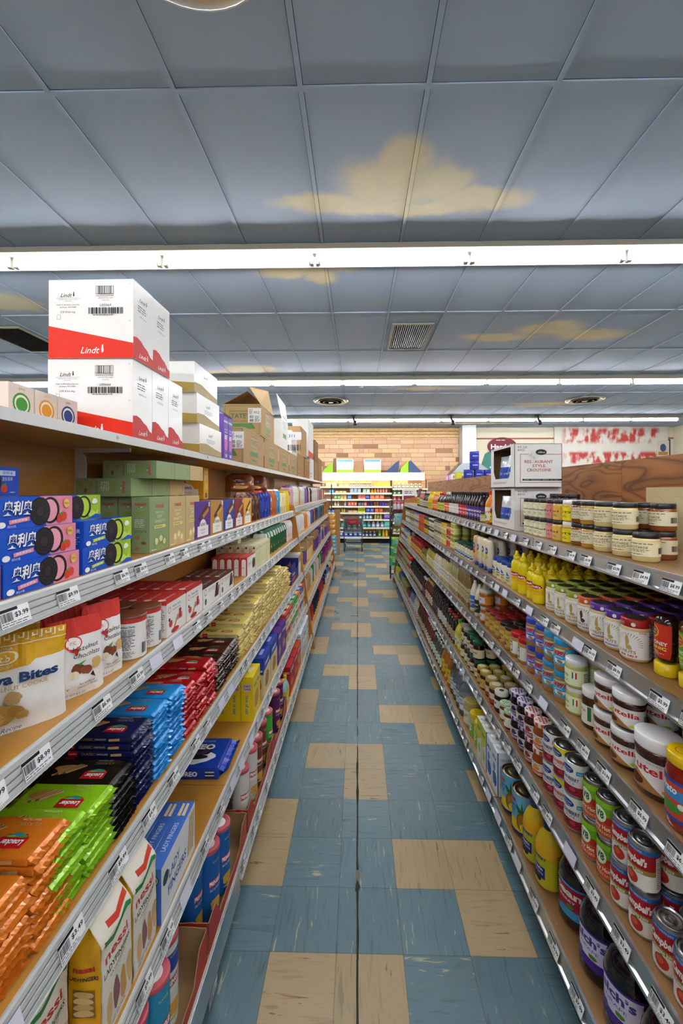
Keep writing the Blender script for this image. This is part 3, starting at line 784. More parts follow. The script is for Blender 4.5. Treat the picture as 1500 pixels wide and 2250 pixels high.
def tin(name, cat, r, h, A, ring='#c9cbcc', tab=False, labelcol='#eee', taper=False):
    m = M(ring, 'metal'); B = MB(); rt = r*.88 if taper else r*.985
    B.lathe([(0, .001), (r*.9, 0), (r*.97, .003), (r*.955, .006), (r, .009), (r, h-.014 if taper else h-.010), (rt, h-.005), (rt*1.015, h-.0015), (rt*1.01, h), (rt*.965, h), (rt*.955, h-.004), (rt*.90, h-.0045), (rt*.88, h-.003), (rt*.7, h-.003), (rt*.68, h-.0042), (rt*.45, h-.0042), (rt*.43, h-.0035), (0, h-.0035)], m, n=32)
    parts = [('can_body', B)]
    Lb = MB(); Lb.art(A, cyl(r, A.w, .0095), step=.5, off=.0004); parts.append(('label', Lb))
    if tab:
        t = MB(); t.box(-.006, .006, -.012, .010, h-.003, h-.0016, m); t.lathe([(0, h-.0016), (.0035, h-.0016), (.003, h-.001), (0, h-.0008)], m, n=10, cy=.002); parts.append(('pull_tab', t))
    return prod(name, cat, 2*r, 2*r, h, parts)
def pouch(name, cat, w, h, d, bands, A=None, k='foil', seed=0, nu=12, nv=14, back=None, tip=.0, fold=False, pinch=.04, off=.0012, sh=0., pw=2.6):
    """stand-up bag; bands: [(height fraction, colour)] from the bottom up"""
    def S(u, v, sgn):
        side = max(0., 1-abs(2*u-1)**3.2)**.6
        pv = (1-v**pw) if not fold else (1-v**5)
        pv *= (.72+.28*min(1, v*5))
        hd = d/2*side*pv+.0012
        wr = noise.noise(Vector((u*5+seed*3.1, v*4, seed+sgn)))*.10*d*side*min(1, (1-v)*4+.25)+noise.noise(Vector((u*17+seed, v*3, seed+9*sgn)))*.05*d*(.3+v)*side
        x = (u-.5)*w*(1-pinch*math.sin(PI*v)-sh*max(0, (v-.72)/.28)**1.6)
        lean = tip*v**3
        return x, sgn*(hd+wr)+lean, v*h
    def col(u, v):
        for f_, c in bands:
            if v <= f_: return M(c, k)
        return M(bands[-1][1], k)
    b = MB(); b.grid(lambda u, v: S(u, v, -1), nu, nv, None, matfn=col)
    b.grid(lambda u, v: S(1-u, v, 1), nu, max(4, nv//2), None, matfn=col)
    b.face([S(i/6, 0, -1) for i in range(7)]+[S(1-i/6, 0, 1) for i in range(7)], M(bands[0][1], k))
    if A:
        def fn(x, y, L):
            u, v = min(max(x/100/w, 0), 1), min(max(y/100/h, 0), 1); p = S(u, v, -1); return (p[0], p[1]-L, p[2])
        b.art(A, fn, step=w*100/nu, ystep=h*100/nv, off=off, dl=.0001)
    return P(b.build(name), cat, w, d, h)
def wafer(name, col, top, side, L=.205, W=.088, H=.0165, k='gloss', fin=None, seed=0):
    """flow-wrapped pack, long axis along X, fins at both ends"""
    b = MB(); m = M(col, k); fm = M(fin or col, 'foil'); e = L/2-.014; rr = random.Random(seed)
    b.box(-e, e, -W/2, W/2, .0006, H, m, bev=.003)
    for s in (-1, 1):
        x0, x1, x2 = s*e, s*(e+.006), s*(e+.016); n = 15; rows = []
        for i in range(n):
            t = i/(n-1); y = -W/2+W*t; zz = H*.5+rr.uniform(-.001, .001)
            rows.append(((x0, y*.995, H*.93), (x1, y, zz+.0018), (x2-s*(.0012 if i % 2 else 0), y*1.0, zz+rr.uniform(-.002, .0015)), (x1, y, zz-.0018), (x0, y*.995, .002)))
        for i in range(n-1):
            for j in range(4):
                q = [rows[i][j], rows[i+1][j], rows[i+1][j+1], rows[i][j+1]]
                b.face(q if s > 0 else q[::-1], fm)
        b.face([rows[0][j] for j in range(5)], fm); b.face([rows[-1][j] for j in reversed(range(5))], fm)
    if top: b.art(top, plane((-e, -W/2, H), (1, 0, 0), (0, 1, 0), (0, 0, 1)))
    if side: b.art(side, plane((-e+.003, -W/2, .0006), (1, 0, 0), (0, 0, 1), (0, -1, 0)))
    return P(b.build(name), 'wafer pack', W, L, H)

def mix(code, y0, y1, items, seed, where, py=.118, rz=.55, inset=.02, dz=0., rows=1):
    """mixed bags standing one behind another; items: [(product, words, group)]"""
    sd, xf, z = shelf(code); rr = random.Random(seed); y = y0; seq = []
    while y+.1 < y1:
        pr, nm, n = rr.choice(items)
        for _ in range(rr.choice((1, 1, 2, 3))):
            ww = pr.w*abs(math.sin(rz))+pr.d*abs(math.cos(rz)) if rz is not None else pr.w; dd = pr.d*abs(math.sin(rz))+pr.w*abs(math.cos(rz)) if rz is not None else pr.d
            if y+max(py, ww) > y1: y = y1; break
            seq.append((pr, nm, n, y+max(py, ww)/2, dd)); y += max(py, ww*.72 if rz is not None else ww*1.02)
    for i, (pr, nm, g, yy, dd) in enumerate(seq):
        t = '%s, %s, %s from near end' % (nm, where, ordn(i))
        pr.put(sd*(xf+inset+dd/2), yy, z+.0005+dz, (PI/2 if sd < 0 else -PI/2) if rz is None else rz+rr.uniform(-.08, .08), t, g)
# ================================================================ LEFT, top shelf: cartons
def logo_lindt(A, x, y, s, c): A.t('Lindt', x, y, s, c, sh=.35, b=.005); A.blob(x+s*2.0, y+s*.15, s*.35, s*.75, c, seed=2, n=10, j=.6); return A
def lindt_big():
    A = Art(25.7, 23.4); A.p([(0, 0), (25.7, 0), (25.7, 4.4), (0, 9.7)], '#e8321e'); logo_lindt(A, 12.6, 2.4, 1.9, '#fff')
    logo_lindt(A, 5.4, 18.8, 1.15, '#2a2a2a'); A.r(2.4, 17.9, 9.6, 17.96, '#888'); A.t('MASTER SWISS CHOCOLATIER', 6, 17.5, .3, '#999'); A.t('SINCE 1845', 6, 17, .28, '#999')
    A.t('LINDT & SPRUNGLI (USA) INC.', 6, 15.9, .36, '#333', w=7); A.t('Stratham, NH 03885', 6, 15.2, .36, '#333', w=5); A.t('LDR 8.5oz bag', 5.9, 13.8, .55, '#555', w=4.6)
    A.r(2.6, 11.6, 3.7, 13, '#999'); A.r(2.7, 11.7, 3.6, 12.9, '#f1f0ee')
    A.r(14.4, 19.0, 19.8, 21.4, '#222'); A.r(14.5, 19.1, 19.7, 21.3, '#f1f0ee'); A.bar(14.7, 19.1, 19.5, 21.3); A.t('10009542039704', 17.1, 18.5, .5, '#444', w=5.4); A.t('LDR MILK 8.5oz 2MM', 17.4, 17.8, .3, '#555', w=4.4); A.t('1 8 4 8 0 922', 17.4, 17.1, .3, '#555')
    A.t('L005664', 17.4, 15.7, .7, '#333', w=3.4); A.bar(12.2, 13.1, 22.6, 15.0, seed=4); A.ln(13.5, 12.6, 21.5, 13, 1)
    for x, y in ((24.4, 21.8), (24.4, 11)): A.r(x, y, x+.5, y+.08, '#555'); A.r(x+.45, y-.4, x+.5, y, '#555')
    B = Art(11.2, 23.4); B.p([(0, 0), (11.2, 0), (11.2, 2.6), (9.5, 3.1), (7.8, 4.6), (6, 5.2), (4.2, 6.3), (2, 6.8), (0, 6.4)], '#cf2f2a'); logo_lindt(B, 5.2, 1.8, 1.35, '#fff')
    logo_lindt(B, 5, 18.6, 1.15, '#333'); B.r(1.6, 17.6, 8.6, 17.65, '#999'); B.ln(2.4, 14.8, 8, 17, 3, '#777'); B.t('LDR 8.5oz bag', 5.2, 13.6, .5, '#777', w=4)
    return carton('chocolate_carton', 'carton', .112, .257, .234, '#efeeeb', front=B, left=A, kind='gloss')
LC = lindt_big()
y = 1.184; z0 = ZL[0]+.0007
for k in range(3): LC.put(-.668-.1285, y+.056+k*.113, z0, PI/2+.0, 'white and red chocolate carton on top shelf, bottom layer, '+('nearest the camera', 'middle of three', 'farthest of three')[k], 'white and red chocolate cartons')
for k in range(2): LC.put(-.663-.1285, y-.004+.056+k*.115, z0+.2348, PI/2-.01, 'white and red chocolate carton on top shelf, upper layer, '+('nearest the camera', 'farther one')[k], 'white and red chocolate cartons')
def lindt_gold():
    A = Art(22, 12.4); A.p([(0, 0), (22, 0), (22, 3.6), (0, 5.2)], '#b5974c')
    B = Art(27, 12.4); B.p([(0, 0), (27, 0), (27, 2.4), (18, 3.2), (8, 4.6), (0, 4.0)], '#b5a06a'); logo_lindt(B, 12, 8.6, 1.2, '#555'); B.ln(8, 5, 19, 7, 3, '#aaa'); B.t('Lindt', 15, 1.4, .9, '#cdbb86', sh=.35)
    return carton('chocolate_carton', 'carton', .27, .22, .124, '#eeece8', front=B, left=A, kind='gloss')
LG = lindt_gold()
for k in range(3): LG.put(-.664-.11-.003*k, 1.68+.135-.02*k, z0+k*.1245, PI/2, 'white and gold chocolate carton on top shelf, '+('bottom', 'middle', 'top')[k]+' of three', 'white and gold chocolate cartons')
def purple_box():
    A = Art(6.5, 22.5); A.t('MAVERICKS', 3.3, 19, 1.0, '#fff', b=.02, w=5.8); A.blob(3.3, 8, 2.6, 5, '#c26ab0', 3); A.t('LUNCHBOX', 3.3, 15, .6, '#e9d7f5', w=5); A.t('SNACK', 3.3, 13.6, .6, '#fff', w=4); A.ln(1, 10, 5.5, 12.4, 3, '#fff'); A.bar(2, 1, 5, 2.6, '#fff')
    B = Art(20, 22.5); B.r(0, 0, 20, 22.5, '#8a63c9'); B.blob(10, 8, 8, 6, '#d88ab8', 1); B.t('MAVERICKS', 10, 18, 2, '#fff', b=.02)
    return carton('snack_carton', 'carton', .065, .2, .225, '#6a3fb2', front=A, left=B)
PB_ = purple_box()
for k in range(2): PB_.put(-.668-.1, 2.0+.033+k*.07, z0, PI/2, 'narrow purple snack carton with open brown flap, '+('nearer one beside gold cartons', 'farther one touching brown carton')[k], 'narrow purple snack cartons')
b = MB(); b.face([(-.66, 2.0, z0+.226), (-.66, 2.14, z0+.226), (-.78, 2.12, z0+.29), (-.78, 1.98, z0+.29)], '#9a7350'); b.face([(-.78, 1.98, z0+.288), (-.78, 2.12, z0+.288), (-.66, 2.14, z0+.224), (-.66, 2.0, z0+.224)], '#9a7350')
tag(b.build('carton_flap'), 'brown cardboard flap lying over the two narrow purple cartons', 'cardboard flap')
def tates(lbl='952'):
    A = Art(26, 22)
    A.r(1, 1, 25, 1.3, '#5f8a4a'); A.r(1, 20.4, 25, 20.7, '#5f8a4a'); A.r(1, 1, 1.3, 20.7, '#5f8a4a'); A.r(24.7, 1, 25, 20.7, '#5f8a4a')
    A.r(4, 7.2, 20, 17.2, '#5f8a4a'); A.r(4.5, 8.4, 19.5, 16.7, '#b08e62'); A.t("TATE'S", 11.8, 13.6, 3.2, '#4d6b3c', b=.02, w=13.5); A.t('BAKE SHOP', 11.8, 10, 1.1, '#4d6b3c', w=10); A.p([(2.5, 4.6), (22, 4.6), (20.5, 7.6), (4, 7.6)], '#5f8a4a')
    A.r(17, 9, 26, 19, '#ebe9e4'); A.t(lbl, 23, 16, 1.7, '#222', w=3.8); A.ln(17.6, 14.8, 21, 18.5, 4); A.bar(18, 12, 20.8, 14, '#444'); A.bar(18, 9.6, 20.8, 11.4, '#444', 4); A.ln(21.6, 9.5, 25.5, 13.8, 5)
    B = Art(50, 22); B.r(1, 1, 49, 1.3, '#5f8a4a'); B.r(1, 20.4, 49, 20.7, '#5f8a4a'); B.r(16, 8.5, 32, 18.6, '#5f8a4a'); B.r(16.5, 9, 31.5, 18.1, '#b9986c'); B.t("TATE'S", 24, 14.8, 3, '#4d6b3c', b=.02, w=13); B.t('BAKE SHOP', 24, 11, 1.2, '#4d6b3c')
    B.p([(13, 6), (35, 6), (33, 9), (15, 9)], '#5f8a4a'); B.p([(18, 2.6), (30, 2.6), (31, 4), (17, 4)], '#5f8a4a')
    return carton('cookie_carton', 'carton', .50, .26, .218, '#b9986c', front=B, left=A, kind='matte')
TA = tates(); TB_ = tates('950')
gp = 'brown cookie cartons on the top shelf'
for k, (yy) in enumerate((2.37, 2.90, 3.43, 3.96)): (TB_ if k == 0 else TA).put(-.672-.13, yy+.25, z0, PI/2, 'brown cookie carton with green print on top shelf, lower row, '+('nearest', 'second', 'third', 'farthest')[k]+' of four', gp)
TA.put(-.672-.13, 2.76+.25, z0+.219, PI/2+.03, 'brown cookie carton stacked on top, flaps open, label reads 952', gp)
def flap(pts, c, label, name='carton_flap'):
    b = MB(); b.face(pts, c); n = (Vector(pts[1])-Vector(pts[0])).cross(Vector(pts[2])-Vector(pts[0])).normalized()*.003
    b.face([tuple(Vector(p)+n) for p in reversed(pts)], c)
    for i in range(len(pts)): b.face([pts[i], pts[i-1], tuple(Vector(pts[i-1])+n), tuple(Vector(pts[i])+n)], c)
    return tag(b.build(name), label, 'cardboard flap')
zt = z0+.4375
flap([(-.93, 2.76, zt), (-.93, 3.2, zt), (-.76, 3.2, zt+.09), (-.76, 2.76, zt+.09)], M('#a8865c', 'matte'), 'brown flap folded up on the stacked open cookie carton, wall side')
flap([(-.672, 2.77, zt), (-.672, 3.2, zt), (-.60-.12, 3.22, zt+.2), (-.62-.14, 2.80, zt+.13)], M('#c3a67c', 'matte'), 'raised brown flap on the aisle side of the open cookie carton')
def plain(name, w, d, h, col, A=None, L=None, kind='matte'): return carton(name, 'carton', w, d, h, col, front=A, left=L, kind=kind)
A = Art(34, 34); A.t('TATE', 17, 20, 3, '#7da06a'); A.r(9, 10, 25, 14, '#6f9a5c'); A.ln(8, 22, 26, 30, 4, '#bbb')
plain('white_carton', .34, .2, .29, '#e9e9e6', A, kind='card').put(-.672-.1, 3.74, z0+.2195, PI/2, 'tall white carton with open flap standing on brown cookie cartons')if False else plain('white_carton', .34, .2, .26, '#e9e9e6', A, kind='card').put(-.675-.1, 3.72, z0+.2195, PI/2, 'white carton with green print standing on the brown cookie cartons', None)
flap([(-.675, 3.56, z0+.481), (-.675, 3.88, z0+.481), (-.70, 3.88, z0+.66), (-.72, 3.56, z0+.70)], M('#e9e9e6', 'matte'), 'tall white flap standing up from the white carton on cookie cartons')
A = Art(36, 24); A.r(4, 14, 30, 22, '#ddd'); A.t('952311', 16, 18, 3, '#222', w=14); A.bar(4, 3, 30, 9, '#333')
plain('white_carton', .36, .2, .24, '#e4e2de', A, A).put(-.675-.1, 4.3, z0+.2195, PI/2, 'white carton with black barcode atop brown cartons near the brick wall', None)
o = [('brown_carton', 4.52, .52, .26, '#b48a5c', 0), ('brown_carton', 5.12, .5, .24, '#a97f52', 0), ('brown_carton', 4.75, .55, .34, '#bd9a6c', .261), ('white_carton', 5.72, .45, .30, '#e6e4e0', 0), ('brown_carton', 6.3, .55, .3, '#a07a52', 0), ('white_carton', 5.5, .6, .52, '#eceae6', .302), ('brown_carton', 6.35, .5, .34, '#8a6a48', .302), ('brown_carton', 6.95, .6, .4, '#a58058', 0)]
for k, (nm, yy, w_, h_, c, dz) in enumerate(o):
    A = Art(w_*100, h_*100)
    if nm == 'white_carton' and dz: A.r(0, 0, w_*100, 9, '#d8402f')
    elif dz == 0: A.r(4, 3, 14, 9, '#5a4632'); A.r(5, 4, 13, 8, c)
    plain(nm, w_, .22, h_, c, A, A if w_ < .23 else None).put(-.672-.11, yy+w_/2, z0+dz, PI/2, '%s on far part of top shelf, %s, %s' % (nm.replace('_', ' '), 'upper layer' if dz else 'lower layer', ordn(k)+' going away from camera'), None)
# juice drink cartons at the far left of the top shelf
for k, (c, c2) in enumerate((('#3f9e37', '#57b33a'), ('#e8a020', '#f0b72c'), ('#2f4f9a', '#8fa7cf'))):
    L = Art(7.4, 9.6); L.e(3.7, 5, 2.6, 2.7, c); L.e(3.7, 5, 2.1, 2.2, '#f0ece4'); L.e(3.7, 4.9, 1.7, 1.7, c); L.t('JUICE', 3.7, 8.6, .5, c)
    carton('juice_carton', 'carton', .074, .10, .096, '#e6dcd6', front=L, left=L, top=Art(7.4, 10).r(0, 0, 7.4, 10, c2)).put(-.86, .955+k*.078, z0, PI/2, 'small white carton with round %s fruit badge on top shelf' % ('green', 'orange', 'blue')[k], None)

# ================================================================ LEFT, second shelf
def cream_box(flav, c_bg, c_cr, nm):
    A = Art(20.3, 6.3); A.r(0, 0, 20.3, 6.3, '#1a56c8')
    A.p([(12.5, 0), (20.3, 0), (20.3, 6.3), (10.8, 6.3)], c_bg)
    A.e(13.6, 3.2, 2.7, 2.9, '#23202a', 22); A.e(13.4, 3.2, 2.2, 2.4, c_cr, 22); A.e(10.8, 3.1, 2.75, 3.0, '#1d1a1e', 24); A.e(10.8, 3.1, 2.35, 2.55, '#2f2a2c', 24); A.e(10.8, 3.1, 1.3, 1.4, '#1d1a1e', 20); A.e(10.8, 3.1, 1.0, 1.1, '#383234', 18)
    for i in range(14): a = i*2*PI/14; A.e(10.8+1.82*math.cos(a), 3.1+1.98*math.sin(a), .22, .24, '#1d1a1e', 6)
    A.t('奥利奥', 5.1, 3.9, 2.1, '#0d2f86', b=.07, sh=.2, w=7.2); A.t('奥利奥', 5.0, 4.0, 2.0, '#fff', b=.03, sh=.2, w=6.9)
    A.p([(3, 1.7), (7.8, 2.2), (7.9, 1.4), (3.1, .9)], c_bg); A.t(flav, 5.4, 1.55, .42, '#fff', w=3.8, rot=4); A.e(1.4, .9, .9, .6, '#fff', 14); A.t('共2小包', 3.6, .5, .4, '#fff', w=2)
    if nm == 'strawberry': A.e(16.2, 1.4, .9, 1.1, '#d8402a'); A.e(17.5, 1.7, .8, 1.0, '#e04a32'); A.p([(15.8, 2.3), (17.2, 2.9), (16.6, 1.9)], '#4f9a35'); A.e(18.2, 4.6, .9, 1., '#efc25a'); A.t('草莓味', 18.2, 4.6, .4, '#a2452a', w=1.3)
    else: A.p([(15, 1.1), (16.5, 2.4), (18, 1.5), (19, 2.6), (18.8, .7), (15.5, .4)], '#cfe65a'); A.blob(17.6, 4.6, 1.3, .9, '#f4f8e6', 3, 9); A.p([(14.5, 0), (20.3, 0), (20.3, .8), (18, 1.2), (16, .5)], '#1a56c8')
    L = Art(5.2, 6.3); L.r(0, 0, 5.2, 6.3, '#1c50be'); L.t('奥利奥', 2.6, 4, .8, '#fff', w=3.4); L.ln(.6, .7, 4.6, 2.8, 4, '#b7c9f2')
    T_ = Art(20.3, 5.2); T_.r(0, 0, 20.3, 5.2, '#1b50c0'); T_.t('奥利奥', 5.4, 2.7, 1.4, '#dfe8ff', sh=.2); T_.e(12, 2.6, 2.2, 1.9, '#22304f')
    return carton('cream_cookie_box', 'box', .203, .052, .063, '#1a56c8', front=A, left=L, right=L, top=T_, kind='gloss')
OP = cream_box('清新草莓味', '#ec8fa4', '#f3a3b4', 'strawberry'); OG = cream_box('抹茶味', '#a8cc35', '#c3dc3c', 'matcha')
Z1 = ZL[1]+.0006
for l in range(3):
    for i in range(2): OP.put(-.644-.012-.026-.006*l, .935-.1015-i*.209-(.003*l), Z1+l*.0634, PI/2, 'blue and pink strawberry cream cookie box, %s layer, %s' % (('bottom', 'middle', 'top')[l], ('right one', 'left one cut by frame')[i]), 'blue and pink cream cookie boxes')
A = Art(20.3, 6.3); A.r(0, 0, 20.3, 6.3, '#1a4fc0'); A.e(13.5, 3, 2.5, 2.8, '#1d1a1e', 22); A.e(12.2, 2.9, 2.4, 2.7, '#ec8fa4', 22); A.r(15.6, 4.4, 19.4, 5.5, '#dfe6f4'); A.t('草莓味', 17.5, 4.95, .6, '#1a4fc0'); A.t('清新草莓', 17.4, 3.6, .7, '#dfe6f4', w=2.6); A.e(16.6, 1.6, .8, 1., '#d8402a'); A.p([(16, 2.4), (17.2, 2.9), (16.8, 2.1)], '#4f9a35'); A.ln(18, .5, 19.8, 1, 1, '#dfe6f4')
carton('cream_cookie_box', 'box', .203, .052, .063, '#1a56c8', front=A, kind='gloss').put(-.80, .80, Z1+.1904, PI/2-.03, 'blue strawberry cookie box by itself on the boxes behind, left edge', None)
for i in range(2): OP.put(-.80, .80+.0-.0+i*.0, Z1+i*.0634+.0635*0, PI/2, 'blue strawberry cookie box in back row, %s layer, against wood panel' % ('bottom', 'second')[i], None)
OP.put(-.80, .80, Z1+.1268, PI/2, 'blue strawberry cookie box in back row, third layer, against wood panel', None)
for l in range(2): OG.put(-.644-.012-.026, .948+.1015+.004*l, Z1+l*.0634, PI/2, 'blue and green matcha cookie box, %s layer of front row' % ('bottom', 'upper')[l], 'blue and green cream cookie boxes')
for l in range(3): OG.put(-.644-.075-.026, .948+.1015-.04, Z1+l*.0634, PI/2, 'blue and green matcha cookie box, %s layer of rear row' % ('bottom', 'middle', 'top')[l], 'blue and green cream cookie boxes')
def nessi_box(g, c, cd, cl):
    A = Art(13.2, 18); A.t('nessi', 6.6, 15.2, 1.5, '#c8432e', b=.03, w=5.2); A.t('TRADITIONAL', 6.6, 12.9, .6, cl, w=6); A.t('SOFT', 6.6, 11.5, 1.0, cl, w=3.4); A.t('AMARETTI', 6.6, 9.9, 1.0, cl, w=7)
    A.r(3, 7.6, 10.5, 8.6, '#e6e27a'); A.ln(3.6, 7.8, 10, 8.4, 1, '#6a6a3a')
    for x, y, q in ((4.6, 3.0, 2.1), (7.6, 3.8, 2.0), (10, 2.6, 1.9)): A.blob(x, y, q*.95, q, g, int(x*3), 16, .12); A.blob(x-.3, y+.3, q*.6, q*.6, cl, int(x), 12, .3)
    A.ln(1, .5, 5, 1.1, 1, '#fff')
    B = Art(5.9, 18); B.t('nessi', 2.95, 15.8, 1.0, '#c8432e', b=.03, w=3.6); B.r(2.3, 14.7, 2.9, 14.9, '#3a8a4a'); B.r(2.9, 14.7, 3.5, 14.9, '#fff'); B.e(2.2, 12.6, .8, .8, g); B.e(3.7, 12.6, .8, .8, g); B.ln(1, 8.2, 5, 11, 5, cl)
    B.r(1.2, 6.6, 4.8, 7.2, cd); B.t('Made in Italy', 3, 6.9, .35, cl, w=3)
    for q in range(3): B.blob(2+q % 2*2, 5-q*1.7, .9, .6, ('#b5823e', '#8a5a30')[q % 2], q, 9)
    T_ = Art(13.2, 5.9); T_.t('nessi', 11, 3, 1., '#c8432e', rot=90)
    return carton('amaretti_box', 'box', .132, .059, .18, c, front=A, left=B, right=B, top=T_)
NG = nessi_box('#8fa04a', '#8ea371', '#5f7350', '#dde3b8'); NT = nessi_box('#d8bd7c', '#c9b07a', '#9a8250', '#f3e7b8')
y1 = 1.273
NG.put(-.664-.0295, y1+.066, Z1, PI/2, 'green amaretti cookie box at the front, facing the aisle', 'green amaretti cookie boxes')
NT.put(-.664-.0295, y1+.136+.066, Z1, PI/2, 'tan amaretti cookie box at shelf front, nearer one', 'tan amaretti cookie boxes')
NT.put(-.664-.0295, y1+.272+.066, Z1, PI/2, 'tan amaretti cookie box at shelf front, farther one', 'tan amaretti cookie boxes')
for k in range(3): NG.put(-.754-.062*k, y1+.03-.03*0+.066, Z1, PI/2, 'green amaretti box standing %s behind the front one' % ('first', 'second', 'third')[k], 'green amaretti cookie boxes')
for k in range(3): NT.put(-.754-.062*k, y1+.17+.066, Z1, PI/2, 'tan amaretti box standing %s behind the front one' % ('first', 'second', 'third')[k], 'tan amaretti cookie boxes')
from mathutils import Matrix
FLAT = Matrix(((0, 0, 1), (1, 0, 0), (0, 1, 0))).to_euler()      # long side across the shelf, narrow side up
for l, (xs_, ys_) in enumerate(((-.905, y1), (-.845, y1+.045))):
    for k, (Pr, nm) in enumerate(((NG, 'green'), (NG, 'green'), (NT, 'tan'))):
        r = Pr.put(xs_, ys_+.067+k*.134, Z1+.1815+.0298+l*.060, 0, '%s amaretti box lying on its side %s, %s' % (nm, ('on the upright boxes', 'at the very top')[l], ('nearest camera', 'middle one', 'farthest back')[k]), nm+' amaretti cookie boxes')
        r.rotation_euler = FLAT
def nonni(c, c2, ck, nm):
    A = Art(17, 15.5); A.r(9.5, 8, 17, 15.5, c2) if 0 else None
    for q in range(3): A.p([(4+q*2, 8.5+q*.5), (13+q, 14.2-q*.8), (14+q*.6, 12.6-q*.8), (5+q*2, 7.2+q*.4)], ('#4a2a18', '#6a4020', ck)[q])
    A.p([(2.6, 0.6), (14.6, .6), (14.6, 5), (12.5, 5), (12, 6.2), (10.6, 7.4), (8.6, 7.9), (6.6, 7.4), (5.2, 6.2), (4.7, 5), (2.6, 5)], '#f2efe8'); A.t("NONNI'S", 8.6, 5.6, 1.3, '#2b2b30', b=.02, w=5.6); A.t(nm, 8.6, 3.3, .7, c, w=6); A.t('BISCOTTI', 8.6, 2, .6, c, w=4)
    A.r(14.8, 13, 16.4, 15, '#e8e0f0')
    B = Art(7, 15.5); B.t("NONNI'S", 3.5, 13.6, 1., '#f2efe8', w=5); B.ln(1, 9.5, 6, 12, 4, '#e6dcea'); B.e(3.5, 6.4, 2, 2, c2); B.e(3.2, 2, 1.3, 1.2, '#1d1d20'); B.t('NON', 3.2, 2, .5, '#fff')
    return carton('biscotti_box', 'box', .172, .07, .155, c, front=A, left=B, right=B, kind='card')
y = at('L1', 435); cs = [('#5b2a8c', '#7d4bb0', '#c98a3a', 'TRIPLE MILK', 'purple'), ('#c08a3e', '#d9a85a', '#e0a84a', 'SALTED CARAMEL', 'tan'), ('#1f3f9c', '#3a63c8', '#e6b24a', 'ORIGINALI', 'blue'), ('#8e2026', '#b03a38', '#d49a4a', 'CRANBERRY', 'dark red'), ('#e0a41e', '#f0c14a', '#f0cf7a', 'LIMONE', 'yellow')]
NN = [nonni(*c[:4]) for c in cs]
for k, c in enumerate(cs):
    for r in range(3): NN[k].put(-.662-.035-r*.073, y+.086+k*.176, Z1, PI/2, '%s biscotti box, %s' % (c[4], ('front row', 'second row back', 'rear row')[r]), 'biscotti boxes')
NN[3].put(-.80, y+.02, Z1+.157, PI/2, 'dark red biscotti box standing upright on top of the others', None)
NN[4].put(-.84, y+.36, Z1+.157, 0.05, 'yellow biscotti box lying crosswise on top of the others', None)
# foil snack bags along the rest of the shelf
def snackbag(c, c2, seed, w=.15, h=.2, d=.07, k='foil'):
    A = Art(w*100, h*100); A.blob(w*50, h*62, w*34, h*16, c2, seed, 12, .2); A.t(('Chips', 'Bites', 'Crisps')[seed % 3], w*50, h*62, h*7, '#fff' if c2 != '#ffffff' else '#333', b=.03, w=w*50) if 0 else A.ln(w*25, h*56, w*75, h*68, 2, '#f5f0e6'); A.blob(w*50, h*25, w*30, h*13, '#d9a858', seed+3, 10, .4)
    return pouch('snack_bag', 'snack bag', w, h, d, [(.9, c), (1, c2)], A, k, seed, sh=.45, pw=1.35)
bagcol = [('#5a3220', '#8a5a3a', 'brown foil', 3), ('#1c3fae', '#d33a2a', 'royal blue foil', 4), ('#c8672a', '#f1ead8', 'orange foil', 2), ('#3f9fd8', '#ffffff', 'sky blue foil', 2), ('#e9dfa8', '#c9a83a', 'pale yellow', 3), ('#f0d614', '#c9a010', 'bright yellow', 2)]
y = 2.50
for c, c2, nm, n in bagcol:
    y = run('L1', y, snackbag(c, c2, len(nm), w=.13, h=.19+.01*(n % 3)), n, nm+' cookie bag on second shelf', nm+' cookie bags', py=.095 if y < 3.9 else .09, rz=.5, jit=.006, inset=.02)
    if y > 3.98: break
for k, (yy, c) in enumerate(((2.62, '#8a4a1e'), (3.0, '#7a3a18'))): snackbag(c, '#5a2c14', k+8, .19, .12, .09).put(-.77, yy, Z1+.192, .5, 'brown foil bag piled behind the blue bags, %s' % ('nearer', 'farther')[k], None)
# far section of the second shelf
far = [('#e9dcd6', '#c8586a', 'pink and white'), ('#22252b', '#c9c4b8', 'black'), ('#d8d2c4', '#2d3a2e', 'cream'), ('#8a6bb8', '#e8e0f0', 'lilac'), ('#c0402f', '#f0d8c0', 'brick red'), ('#e8e4da', '#444', 'off white'), ('#1d2a24', '#b0d08a', 'dark green'), ('#e6e0c8', '#d9762a', 'ivory'), ('#2a2436', '#d0c4e0', 'dark plum'), ('#d9a5b5', '#8a2f4a', 'dusty pink'), ('#c99a4a', '#5a3a1a', 'golden'), ('#efe9dd', '#3f6fb0', 'white')]
mix('L1', 4.08, 7.95, [(snackbag(c, c2, k+20, w=.14, h=.215+.008*(k % 3), d=.07), nm+' snack bag', 'snack bags, far second shelf') for k, (c, c2, nm) in enumerate(far)], 5, 'far second shelf', py=.10, dz=.03)
carton('tea_box', 'box', .12, .07, .16, '#d9822a', front=Art(12, 16).r(2, 4, 10, 11, '#f0e2c0')).put(-.70, 8.02, Z1+.03, PI/2, 'orange box at the far end of the left second shelf', None)

